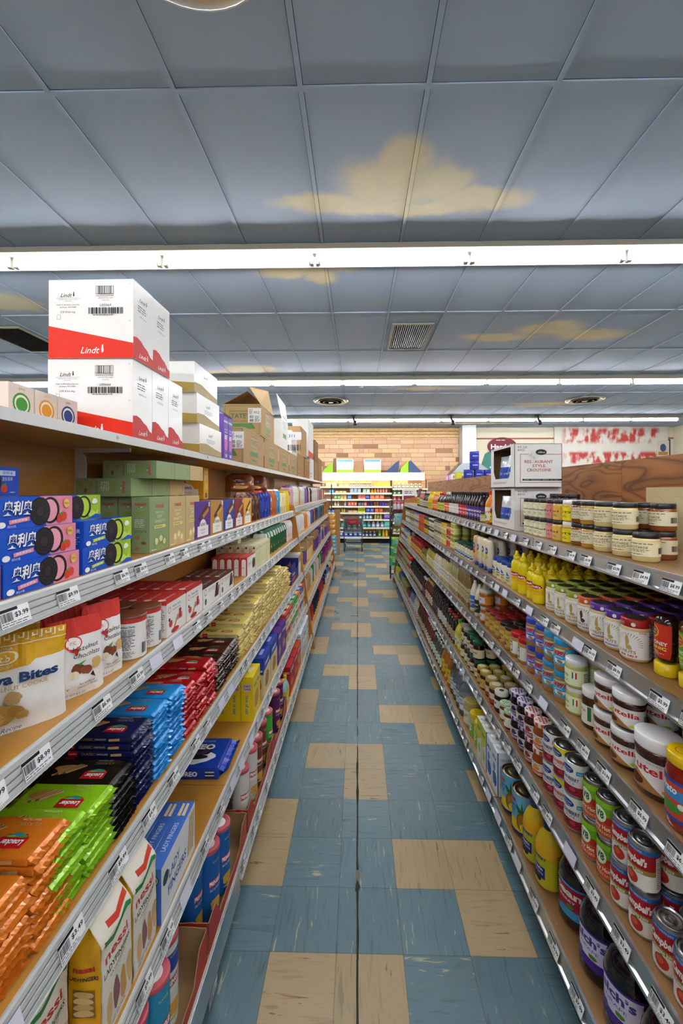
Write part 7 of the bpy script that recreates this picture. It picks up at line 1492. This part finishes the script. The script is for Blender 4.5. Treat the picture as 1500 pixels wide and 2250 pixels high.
rest5 = [('#c0b8a8', '#b0a898', '#e0e0e8', 'pale grey bottle', .22, 4, 'round'), ('#6a7a9a', '#2a3a6a', '#d8dce8', 'blue grey bottle', .2, 4, 'round'), ('#9a2a2a', '#2a2a2a', '#d8c0c0', 'dark red jar', .14, 4, 'jar'), ('#8a8a4a', '#8a8a4a', '#c8c8a0', 'olive jar, bottom far', .14, 8, 'jar'), ('#2a5a34', '#2a4a9a', '#b8c8a0', 'green jar with blue lid', .14, 5, 'jar'), ('#d8d41e', '#c8c81e', '#e8e86a', 'bright yellow jar', .14, 5, 'jar'), ('#3aa82a', '#d8d01e', '#e0e83a', 'green lemon juice bottle', .2, 12, 'bottle')]
for b_, c, bg, nm, h, n, sh in rest5: y = run('R5', y+.004, vessel('juice_bottle' if sh != 'jar' else 'preserve_jar', 'bottle' if sh != 'jar' else 'jar', .037, h, sh, b_, c, lbl(.037, h*.35, bg, [('l', .2, .1, .8, .9, 3, '#666')]), (.12, .47), n=12), n, nm, nm+'s', rows=2, py=.08) if y < 6.9 else y
# cardboard sheets standing against the plywood on the first shelf
def sheet(w, h, col, circles):
    b = MB(); b.box(-w/2, w/2, -.004, 0, 0, h, M(col, 'matte'))
    if circles:
        for i in range(4):
            for j in range(2):
                cx, cz = -w/2+.06+i*.105, .055+j*.097
                for (a, c) in ((.043, '#b3a17c'), (.0415, '#cbb98f')): b.art(Art(1, 1).e(0, 0, a*100, a*100, c, 26), plane((cx, -.004, cz), (1, 0, 0), (0, 0, 1), (0, -1, 0)), off=.0004 if a > .042 else .0007)
    return b.build('cardboard_sheet')
o = sheet(.44, .23, '#cbb98f', True); o.location = (1.205, 1.48, ZR[1]+.0005); o.rotation_euler = (.0, 0, -PI/2+.0); tag(o, 'grey brown corrugated cardboard liner with pressed circles on first right shelf', 'cardboard')
o = sheet(.07, .16, '#bfae86', False); o.location = (1.165, 1.56, ZR[1]+.0005); o.rotation_euler = (-.0, 0, -PI/2+.4); tag(o, 'small cardboard piece standing behind the jars beside the circle-pressed liner', 'cardboard')
o = sheet(.30, .13, '#bfae86', False); o.location = (1.205, 1.50, ZR[2]+.0005); o.rotation_euler = (0, 0, -PI/2); tag(o, 'cardboard sheet leaning behind the nut butter jars', 'cardboard')
# ================================================================ far wall shelving
def wall_unit(x0, x1, zs, label, yb=YB-.04, yf=12.0):
    r = empty('wall_shelving', ((x0+x1)/2, yb, 0)); tag(r, label, 'shelving', 'far wall shelving units'); w = x1-x0
    b = MB(); b.box(-w/2, w/2, -.02, 0, .0, 1.92, M('#8f8468', 'matte')); b.build('back_panel', r)
    b = MB(); b.box(-w/2, w/2, yf-yb+.08, -.02, 0, .11, M('#1d1d1f', 'matte')); b.build('kick_plate', r)
    for z in zs:
        b = MB(); b.box(-w/2, w/2, yf-yb, -.02, z-.03, z, M('#d9d4bc', 'plastic')); s = b.build('shelf', r)
        b = MB(); b.box(-w/2, w/2, yf-yb-.012, yf-yb, z-.045, z+.004, M('#e9e4cc', 'plastic')); b.build('price_rail', s)
    for s_ in (-1, 1):
        b = MB(); b.box(s_*w/2-.012, s_*w/2+.012, -.06, -.02, .1, 1.9, M('#4a4640', 'matte')); b.build('upright', r)
    return r
zs = [.189, .474, .718, .92, 1.112, 1.316, 1.506, 1.696]
wall_unit(-1.11, 1.02, zs, 'long white wall shelving with household goods, straight behind the cart')
wall_unit(1.05, 2.1, [.3, .62, 1.0, 1.26, 1.46, 1.64], 'narrow white wall shelving with toiletries, right of the cart')
rf = random.Random(21)
def small(kind, w, h, c, c2):
    b = MB()
    if kind == 'b':
        r = w/2; b.lathe([(0, 0), (r*.95, 0), (r, .01), (r, h*.62, M(c, 'gloss')), (r*.45, h*.8), (r*.45, h, M(c2, 'gloss')), (0, h, M(c2, 'gloss'))], M(c, 'gloss'), n=10); b.art(Art(w*80, h*30).r(0, 0, w*80, h*30, c2), cyl(r, w*80, h*.2), step=1.2, off=.001)
    elif kind == 'p':
        return pouch('detergent_bag', 'bag', w, h, w*.6, [(.75, c), (1, c2)], Art(w*100, h*100).blob(w*50, h*50, w*34, h*20, c2, 2), 'gloss', 3, 8, 8)
    else:
        b.box(-w/2, w/2, -.05, .05, 0, h, M(c), bev=.002); b.art(Art(w*100, h*100).r(w*12, h*30, w*88, h*78, c2).ln(w*20, h*38, w*80, h*68, 3, c), plane((-w/2, -.05, 0), (1, 0, 0), (0, 0, 1), (0, -1, 0)), off=.0005)
    nm = {'b': ('household_bottle', 'bottle'), 'x': ('household_box', 'box')}[kind]
    return P(b.build(nm[0]), nm[1], w, .1, h)
rowsf = [  # per shelf from the bottom: (x from, kind, w, h, colour, second colour, count, words)
 (0, -.95, 'x', .16, .18, '#2a4a9a', '#d9642a', 2, 'blue and orange'), (0, -.55, 'p', .13, .17, '#2f6ac0', '#e8eef4', 5, 'blue'), (0, .12, 'b', .10, .16, '#26389a', '#d8d0a0', 4, 'navy and cream'), (0, .62, 'b', .09, .2, '#3f8a3a', '#c8d43a', 1, 'green'), (0, .74, 'b', .08, .24, '#e2a81e', '#e8c83a', 2, 'amber'),
 (1, -.95, 'x', .15, .17, '#b84a3a', '#d8d0e4', 2, 'red'), (1, -.5, 'x', .15, .15, '#2f8a8a', '#7ac0a8', 3, 'teal'), (1, .02, 'b', .11, .17, '#8f5aa8', '#d8dce8', 1, 'violet'), (1, .15, 'b', .12, .17, '#2fa0a8', '#7ad0cc', 2, 'turquoise'), (1, .42, 'b', .12, .17, '#a8b4dc', '#e4e8f4', 3, 'lavender'), (1, .80, 'x', .20, .21, '#3fb8a8', '#8fe0d0', 1, 'aqua'),
 (2, -.98, 'b', .11, .16, '#6a5aa8', '#d8d8ea', 2, 'purple'), (2, .05, 'b', .09, .17, '#7aa8d8', '#e8f0f8', 4, 'sky blue'), (2, .50, 'b', .07, .17, '#c8d43a', '#e8b0b0', 3, 'lime'), (2, .78, 'x', .24, .165, '#5a2aa8', '#c8a8e8', 1, 'deep purple'),
 (3, -.95, 'x', .16, .08, '#2a4aa8', '#8fa8e0', 2, 'low navy'), (3, -.48, 'b', .05, .11, '#e8d82a', '#f0e86a', 2, 'yellow'), (3, -.28, 'x', .13, .06, '#d8a060', '#e8d8a0', 2, 'tan'), (3, .02, 'x', .10, .14, '#e8d82a', '#3a8a3a', 2, 'yellow and green'), (3, .26, 'x', .11, .13, '#2a4ab8', '#8f9ae8', 2, 'royal blue'), (3, .52, 'x', .11, .12, '#e85a2a', '#f0a060', 2, 'orange'),
 (4, -.70, 'b', .07, .14, '#d8a890', '#e8d8c8', 2, 'peach'), (4, -.40, 'b', .06, .13, '#8fb0e0', '#e0e8f8', 1, 'pale blue'), (4, -.28, 'x', .08, .13, '#e0503a', '#f0c0b0', 3, 'coral'), (4, .02, 'x', .08, .12, '#5a5a6a', '#9aa0a8', 2, 'grey'), (4, .2, 'x', .08, .12, '#d84a4a', '#e8a0a0', 1, 'rose'), (4, .3, 'b', .07, .15, '#2a3a9a', '#7a3a9a', 2, 'indigo'), (4, .50, 'b', .06, .15, '#e0842a', '#8a2a4a', 2, 'orange and plum'), (4, .66, 'b', .065, .15, '#3a3ab8', '#8a5ad8', 3, 'ultramarine'),
 (5, -.70, 'x', .09, .12, '#5aa85a', '#d8e8c8', 2, 'green'), (5, -.50, 'x', .08, .12, '#e8c82a', '#f0a8b8', 2, 'yellow and pink'), (5, -.30, 'x', .12, .12, '#4a7ac8', '#a8c8f0', 1, 'cornflower'), (5, .02, 'x', .10, .12, '#e8a888', '#e85a5a', 2, 'salmon'), (5, .24, 'x', .12, .13, '#2a2a9a', '#8a9ae8', 1, 'dark blue'), (5, .38, 'x', .13, .13, '#f06a3a', '#f8b090', 3, 'bright coral'),
 (6, -.85, 'x', .14, .10, '#3a9ad8', '#a8d8f0', 1, 'azure'), (6, -.66, 'x', .10, .06, '#e0a03a', '#d8e0c0', 3, 'small ochre'), (6, -.22, 'x', .10, .15, '#8fb0d8', '#e8eef4', 3, 'light blue'), (6, .16, 'x', .10, .12, '#a8d8b8', '#f0f0e0', 2, 'mint'), (6, .40, 'b', .08, .14, '#e8b82a', '#f09a3a', 2, 'golden'), (6, .58, 'b', .07, .17, '#e88a6a', '#f0c0a0', 4, 'pale orange'),
 (7, -.95, 'x', .16, .14, '#a8c86a', '#e8f0c8', 2, 'pale green'), (7, -.55, 'x', .14, .07, '#c88a5a', '#e8d8b0', 2, 'tan striped'), (7, -.22, 'b', .06, .12, '#3a3438', '#d8c8d0', 9, 'black and pink'), (7, .52, 'x', .10, .10, '#f0c83a', '#f08a4a', 4, 'sunny yellow')]
for sh, x0, kd, w_, h_, c, c2, n, nm in rowsf:
    pr = small(kd, w_, h_, c, c2); kk = {'b': 'bottle', 'p': 'bag', 'x': 'box'}[kd]
    for i in range(n): pr.put(x0+w_/2+i*(w_+.012), 12.10, zs[sh]+.0005, 0, '%s household %s on far wall shelving, %s shelf from floor%s' % (nm, kk, ordn(sh), '' if n == 1 else ', %s from left' % ordn(i)), 'household goods on far wall shelving')
z2 = [.3, .62, 1.0, 1.26, 1.46, 1.64]
for sh, cols in enumerate((('b', '#e8d8c8', '#3f9a4a', 'cream'), ('b', '#d8e4e0', '#4aa86a', 'white and green'), ('b', '#e8e0dc', '#d84a3a', 'white and red'), ('b', '#e85a4a', '#f0b0a8', 'red'), ('b', '#3a8a7a', '#d8e8e0', 'sea green'), ('b', '#2a6a5a', '#e8e8e8', 'dark green'))):
    pr = small(cols[0], .09, .15 if sh != 4 else .13, cols[1], cols[2])
    for i in range(7): pr.put(1.12+i*.125, 12.10, z2[sh]+.0005, 0, '%s toiletry bottle, far right wall shelving, %s shelf from floor, %s from left' % (cols[3], ordn(sh), ordn(i)), 'toiletry bottles on far wall shelving')
# lit canopy above
r = empty('shelf_canopy', (.45, 11.75, 0)); tag(r, 'long white lit canopy above the far wall shelving', 'canopy')
b = MB(); b.box(-1.47, 1.5, -.012, 0, 1.876, 2.10, emit('#f2eee0', CANO)); b.build('fascia', r)
b = MB(); b.box(-1.47, 1.5, 0, .6, 2.08, 2.10, M('#c9ccd0', 'plastic')); b.box(-1.47, -1.455, 0, .6, 1.88, 2.08, M('#e4e2da', 'plastic')); b.box(1.485, 1.5, 0, .6, 1.88, 2.08, M('#e4e2da', 'plastic')); b.build('top_panel', r)
for k in (-.75, .75):
    b = MB(); b.lathe([(.016, -.6), (.016, .6)], emit('#fff3d6', TUBE*.55), n=8); b.v = [(z+k, x+.08, y+1.93) for x, y, z in b.v]; b.f = [tuple(reversed(q)) for q in b.f]; b.build('tube', r)
# display bins and cartons standing on the canopy
def binbox(x, w_, h_, c, c2, label, brown=False):
    b = MB(); b.box(-w_/2, w_/2, -.12, .12, 0, h_, M(c)); A = Art(w_*100, h_*100); A.r(0, 0, w_*100, h_*22, c2); A.r(w_*5, h_*80, w_*95, h_*97, '#8fc0c8' if not brown else c); b.art(A, plane((-w_/2, -.12, 0), (1, 0, 0), (0, 0, 1), (0, -1, 0)), off=.001)
    o = b.build('display_bin'); o.location = (x, 11.95, 2.1005); tag(o, label, 'display bin')
binbox(-.37, .50, .40, '#dfe2e0', '#b8dc4a', 'white display bin with lime green base on canopy, left of centre')
binbox(.44, .50, .40, '#dfe0dc', '#b8dc4a', 'white display bin with lime green base on canopy, right of centre')
binbox(.03, .28, .20, '#b88a5c', '#b88a5c', 'low brown carton between the two white display bins', True)
def wedge(x, pts, c, label, nm='display_bin', rz=0):
    b = MB(); b.prism(pts, -.14, .14, M(c)); o = b.build(nm); o.location = (x, 11.95, 2.1005); tag(o, label, 'display bin')
wedge(-.82, [(-.2, 0), (.10, 0), (.10, .30), (-.16, .10)], '#9ccf2a', 'lime green slanted display bin on canopy beside brown carton')
wedge(-.67, [(-.04, 0), (.045, 0), (.045, .42), (-.04, .42)], '#8a6642', 'narrow brown carton between lime and white display bins', 'brown_carton')
wedge(1.03, [(-.22, 0), (.16, 0), (.20, .36), (.10, .30)], '#4a5578', 'slate blue slanted display bin on canopy, left one')
wedge(1.39, [(-.14, 0), (.1, 0), (.1, .36), (-.12, .12)], '#a8dc3a', 'bright lime slanted display bin between slate blue bins')
wedge(1.66, [(-.16, 0), (.2, 0), (.2, .04), (-.1, .36), (-.16, .30)], '#4a5a80', 'slate blue slanted display bin on canopy, right one')

# ================================================================ shopping cart
def cart():
    r = empty('shopping_cart', (-.11, 10.35, 0)); g = M('#5d6468', 'plastic'); gm = M('#7c8286', 'metal'); dk_ = M('#2c2f31', 'plastic')
    w, h = .25, .945
    b = MB()
    for s in (-1, 1):
        b.tube([(s*w, 0, h-.02), (s*(w-.01), .02, .55), (s*(w-.02), .04, .17), (s*(w-.03), .75, .15)], .013, gm)
        b.tube([(s*(w-.02), .04, .17), (s*(w-.01), .0, .12)], .013, gm)
    b.tube([(-w+.02, .04, .30), (w-.02, .04, .30)], .012, gm); b.tube([(-w+.03, .75, .15), (w-.03, .75, .15)], .012, gm); b.build('frame', r)
    b = MB(); b.tube([(-w, -.03, h), (w, -.03, h)], .018, dk_); 
    for s in (-1, 1): b.tube([(s*w, -.03, h), (s*w, .02, h-.05)], .016, dk_)
    b.build('handle', r)
    b = MB(); y1, y2 = .05, .85   # basket walls of bars
    for s in (-1, 1):
        for k in range(14): t = k/13; b.tube([(s*(w-.02), y1+t*(y2-y1), h-.10-.06*t), (s*(w-.06), y1+.06+t*(y2-y1-.1), .52)], .008, g, 5)
        for k in range(5): t = k/4; b.tube([(s*(w-.02-.04*t), y1+.06*t, h-.10-.32*t), (s*(w-.02-.04*t), y2, h-.16-.28*t)], .009, g, 5)
    for k in range(14): x = -w+.04+k*(2*w-.08)/13; b.tube([(x, y2, h-.16), (x, y2-.04, .52)], .008, g, 5); b.tube([(x, y1+.06, .52), (x, y2-.04, .52)], .008, g, 5)
    b.tube([(-w+.02, y1, h-.10), (-w+.02, y2, h-.16), (w-.02, y2, h-.16), (w-.02, y1, h-.10)], .009, g); b.build('basket', r)
    b = MB()   # rear gate
    for k in range(12): x = -w+.03+k*(2*w-.06)/11; b.tube([(x, y1, h-.11), (x*.92, y1+.05, .52)], .009, g, 5)
    for k in range(9): z = h-.11-k*.046; b.tube([(-w+.03, y1+.006*k, z), (w-.03, y1+.006*k, z)], .009, g, 5)
    b.box(-w+.02, w-.02, y1-.01, y1+.005, h-.17, h-.09, g); b.box(-w+.02, w-.02, y1+.02, y1+.03, .50, .58, g)
    for s in (-1, 1): b.box(*sorted((s*(w-.02), s*(w-.07))), y1, y1+.012, .52, h-.1, g)
    b.build('rear_gate', r)
    b = MB(); b.box(-.14, .14, .015, .028, h-.24, h-.11, M('#a81e26', 'gloss')); A = Art(28, 13); A.t('SHOP', 14, 6.5, 4, '#c85a5a') if 0 else A.ln(6, 4, 22, 9, 2, '#d88a8a'); b.art(A, plane((-.14, .015, h-.24), (1, 0, 0), (0, 0, 1), (0, -1, 0)), off=.001); b.build('sign_panel', r)
    b = MB(); b.box(-w+.05, w-.05, .1, .7, .235, .25, g); b.build('lower_rack', r)
    for s, yy in ((-1, .0), (1, .0), (-1, .72), (1, .72)):
        b = MB(); b.lathe([(0, -.014), (.03, -.014), (.055, -.008), (.055, .008), (.03, .014), (0, .014)], dk_, n=18); b.v = [(z+s*(w-.02), x+yy, y+.056) for x, y, z in b.v]; b.f = [tuple(reversed(q)) for q in b.f]
        b.box(s*(w-.02)-.02, s*(w-.02)-.016, yy-.02, yy+.02, .05, .14, gm); b.box(s*(w-.02)+.016, s*(w-.02)+.02, yy-.02, yy+.02, .05, .14, gm); b.build('wheel', r)
    tag(r, 'grey shopping cart with red sign panel at the end of the aisle', 'shopping cart')
cart()

# ================================================================ racks at the gondola ends
def strip(name, x, y, ztop, n, pr, label, grp, dz, lean=0.):
    b = MB(); b.box(x-.004, x+.004, y+.012, y+.016, ztop-n*dz, ztop+.05, M('#d8d8d4', 'plastic')); b.tube([(x, y+.014, ztop+.05), (x-.06, y-.02, ztop+.06), (x-.11, y-.052, ztop+.06)], .003, M('#8a8a8a', 'metal'))
    tag(b.build('clip_strip'), label, 'clip strip')
    for i in range(n): pr.put(x+lean*i, y-.01, ztop-(i+1)*dz, 0, grp[0] % ordn(i), grp[1])
ybag = pouch('nut_bag', 'snack bag', .16, .115, .04, [(1, '#e0a81a')], Art(16, 11.5).blob(8, 6, 5, 2.6, '#d8a0b8', 2).ln(5, 5, 11, 7, 1, '#8a2a4a'), 'foil', 3, 8, 6)
strip('s', -.53, 8.17, 1.10, 4, ybag, 'clip strip hanging yellow nut bags at the left gondola end', ('yellow nut bag hanging at left gondola end, %s from top', 'yellow nut bags on a clip strip'), .105, .006)
bbag = pouch('nut_bag', 'snack bag', .13, .085, .03, [(1, '#7ac0d8')], Art(13, 8.5).blob(6.5, 4, 4, 1.4, '#e8eef0', 2).ln(4, 3.4, 9, 4.8, 1, '#c84a4a'), 'foil', 4, 8, 6)
strip('s', -.49, 8.165, .66, 5, bbag, 'clip strip hanging light blue bags below the yellow ones', ('light blue snack bag hanging at left gondola end, %s from top', 'light blue bags on a clip strip'), .076, .004)
r = empty('wire_rack', (.72, 7.22, 0)); k_ = M('#1d1a1b', 'plastic'); b = MB()
for sx in (-.13, .13):
    for sy in (-.06, .1): b.tube([(sx, sy, .06), (sx, sy, 1.40)], .009, k_)
b.tube([(-.13, -.06, 1.40), (.13, -.06, 1.40), (.13, .1, 1.40), (-.13, .1, 1.40), (-.13, -.06, 1.40)], .009, M('#4a1f22', 'plastic')); b.tube([(-.13, -.06, 1.19), (.13, -.06, 1.19)], .008, M('#4a1f22', 'plastic')); b.tube([(-.13, -.06, .8), (.13, -.06, .8)], .008, k_); b.tube([(-.13, -.06, .1), (.13, -.06, .1)], .008, k_)
b.build('frame', r)
for k in range(4): b = MB(); b.tube([(-.10+k*.066, -.06, 1.19), (-.10+k*.066, -.11, 1.18)], .003, k_); b.build('hook', r)
for s in (-1, 1):
    b = MB(); b.lathe([(0, -.01), (.04, -.01), (.045, 0), (.04, .01), (0, .01)], k_, n=14); b.v = [(z+s*.13, x+.0, y+.046) for x, y, z in b.v]; b.f = [tuple(reversed(q)) for q in b.f]; b.build('wheel', r)
tag(r, 'tall black wire snack rack on wheels at the right gondola end', 'wire rack')
pk = pouch('snack_bag', 'snack bag', .07, .19, .03, [(.3, '#8a2a34'), (.7, '#d8d0d4'), (1, '#a83a44')], None, 'foil', 5, 6, 8)
for k in range(3): pk.put(.66+k*.07, 7.13, 1.20, 0, 'maroon and white packet on top of the black wire rack, %s from left' % ordn(k), 'maroon packets on wire rack')
pouch('snack_bag', 'snack bag', .19, .22, .05, [(.12, '#c8d8a0'), (1, '#8fc8d0')], Art(19, 22).t('snacks', 9.5, 15, 1.2, '#3a5a6a') if 0 else Art(19, 22).ln(4, 15, 15, 17, 1, '#3a5a6a').blob(8, 5, 5, 3, '#b8d8a8', 3), 'foil', 8).put(.74, 7.06, .96, .1, 'light cyan snack bag hanging on the black wire rack', None)
gbag = pouch('snack_bag', 'snack bag', .18, .17, .05, [(.8, '#5ac88a'), (1, '#b8dc3a')], Art(18, 17).blob(9, 9, 6, 4, '#a8e8c8', 4).ln(5, 8, 13, 11, 1, '#2a6a4a'), 'foil', 11, 8, 8)
for k in range(3): gbag.put(.68-.012*k, 7.06, .60-k*.165, .05, 'mint green snack bag hanging low on wire rack, %s from top' % ordn(k), 'mint green bags on wire rack')
# stands beyond the aisle, left
r = empty('wire_rack', (-.82, 9.6, 0)); b = MB()
for sx in (-.2, .2): b.tube([(sx, 0, 0.01), (sx, 0, 1.72 if sx > 0 else 1.2)], .012, k_)
for z in (.4, .8, 1.15): b.box(-.2, .2, -.1, .15, z-.01, z, k_)
b.build('frame', r); tag(r, 'black metal rack standing beyond the left gondola end', 'wire rack')
for k, (c, nm) in enumerate((('#a88a5c', 'brown'), ('#d8d4c8', 'white'), ('#8a5a34', 'dark brown'))): plain('small_carton', .3, .2, .14, c).put(-.82, 9.63, (.4, .8, 1.15)[k]+.0006, 0, '%s carton on the black rack beyond left gondola, %s tier' % (nm, ('lower', 'middle', 'top')[k]), None)
b = MB(); b.box(-.07, .07, -.1, .1, 0, 1.10, M('#a07a50', 'matte')); o = b.build('brown_carton'); o.location = (-.50, 9.9, .0005); tag(o, 'tall narrow brown carton standing on floor left of the cart', 'carton')
r = empty('poster_stand', (1.18, 9.2, 0)); b = MB(); b.box(-.16, .16, 0, .02, 1.18, 1.62, M('#e4e2dc', 'gloss')); A = Art(32, 44); A.r(3, 4, 29, 28, '#8a3a4a'); A.blob(16, 15, 9, 8, '#e0b8b8', 3); A.ln(5, 32, 27, 40, 2, '#5a3a44'); b.art(A, plane((-.16, 0, 1.18), (1, 0, 0), (0, 0, 1), (0, -1, 0)), off=.001); b.build('poster', r)
b = MB(); b.tube([(0, .03, 1.3), (0, .03, .02)], .012, k_); b.box(-.15, .15, -.1, .15, 0, .02, k_); b.build('stand', r); tag(r, 'white poster on a stand behind the far right gondola end', 'poster stand')

# ================================================================ next gondola, seen over the plywood
r = empty('gondola_shelving', (2.45, 8.0, 0)); b = MB(); b.box(-.4, .4, -2., 2., 0, 1.78, W_E); b.build('back_panel', r); b = MB(); b.box(-.46, .46, -2.02, 2.02, 1.78, 1.80, W_G); b.build('top_shelf', r)
tag(r, 'neighbouring wooden gondola seen above the right plywood divider', 'shelving')
bc = vessel('blue_canister', 'canister', .085, .17, 'tube', '#24349a', '#1c2a8a', lbl(.085, .1, '#24349a', [('t', 'BAKING', .5, .5, .2, '#c8d0f0')]), (.2, .8), bk='gloss', n=18, bodyname='canister_body')
for k in range(5): bc.put(2.08+k*.19, 7.6+k*.02, 1.8005, 0, 'blue canister on neighbouring gondola top, lower row, %s from left' % ordn(k), 'blue canisters on neighbouring gondola')
for k in range(2): bc.put(2.20, 7.63, 1.9715+k*.171, 0, 'blue canister stacked on the others by grey hood, %s' % ('lower', 'upper')[k], 'blue canisters on neighbouring gondola')
b = MB(); b.box(-.45, .45, -.15, .15, 0, .05, M('#2434b0', 'gloss')); o = b.build('blue_tray'); o.location = (2.5, 7.62+.35, 1.8005); tag(o, 'flat blue tray behind the blue canisters', 'tray')
for k, (x, w_, h_, c, c2, nm) in enumerate(((2.02, .28, .12, '#e4e2da', '#d87a3a', 'white and orange'), (2.02, .12, .14, '#d8dc2a', '#e8e86a', 'lime yellow'), (2.68, .5, .09, '#e8cc2a', '#f0e07a', 'long yellow'))):
    q = small('x', w_, h_, c, c2); q.put(x+(.05 if k == 0 else -.02), 8.2 if k == 0 else 8.0-.0 if k == 1 else 7.35, 1.8005+(.0 if k else .1405), 0, '%s carton on top of neighbouring gondola' % nm, None) if k else q.put(2.10, 8.5, 1.8005, 0, 'white and orange carton on top of neighbouring gondola', None)
pkb = small('x', .06, .14, '#d8a0d8', '#e8d0e8')
for k in range(3): pkb.put(2.12+.07*k, 9.6, 1.8005, 0, 'pink and white packet on neighbouring gondola top, %s from left' % ordn(k), 'pink packets on neighbouring gondola')
from collections import Counter
dd = [k for k, v in Counter(ALL).items() if v > 1]
print('PRODUCTS', len(ALL), 'DUP LABELS', len(dd), dd[:8]); print('LONG', len(NW), NW[:6])
print('ALLLONG', [a for a in ALL if len(a.replace(',', '').split()) > 16][:8])
for q in PROTOS:
    if not q.used:
        for o in q.parts+[q.root]: bpy.data.objects.remove(o)
for o, u in [(o, i in used_pool) for i, o in enumerate(tags_pool)]:
    if not u: bpy.data.objects.remove(o)
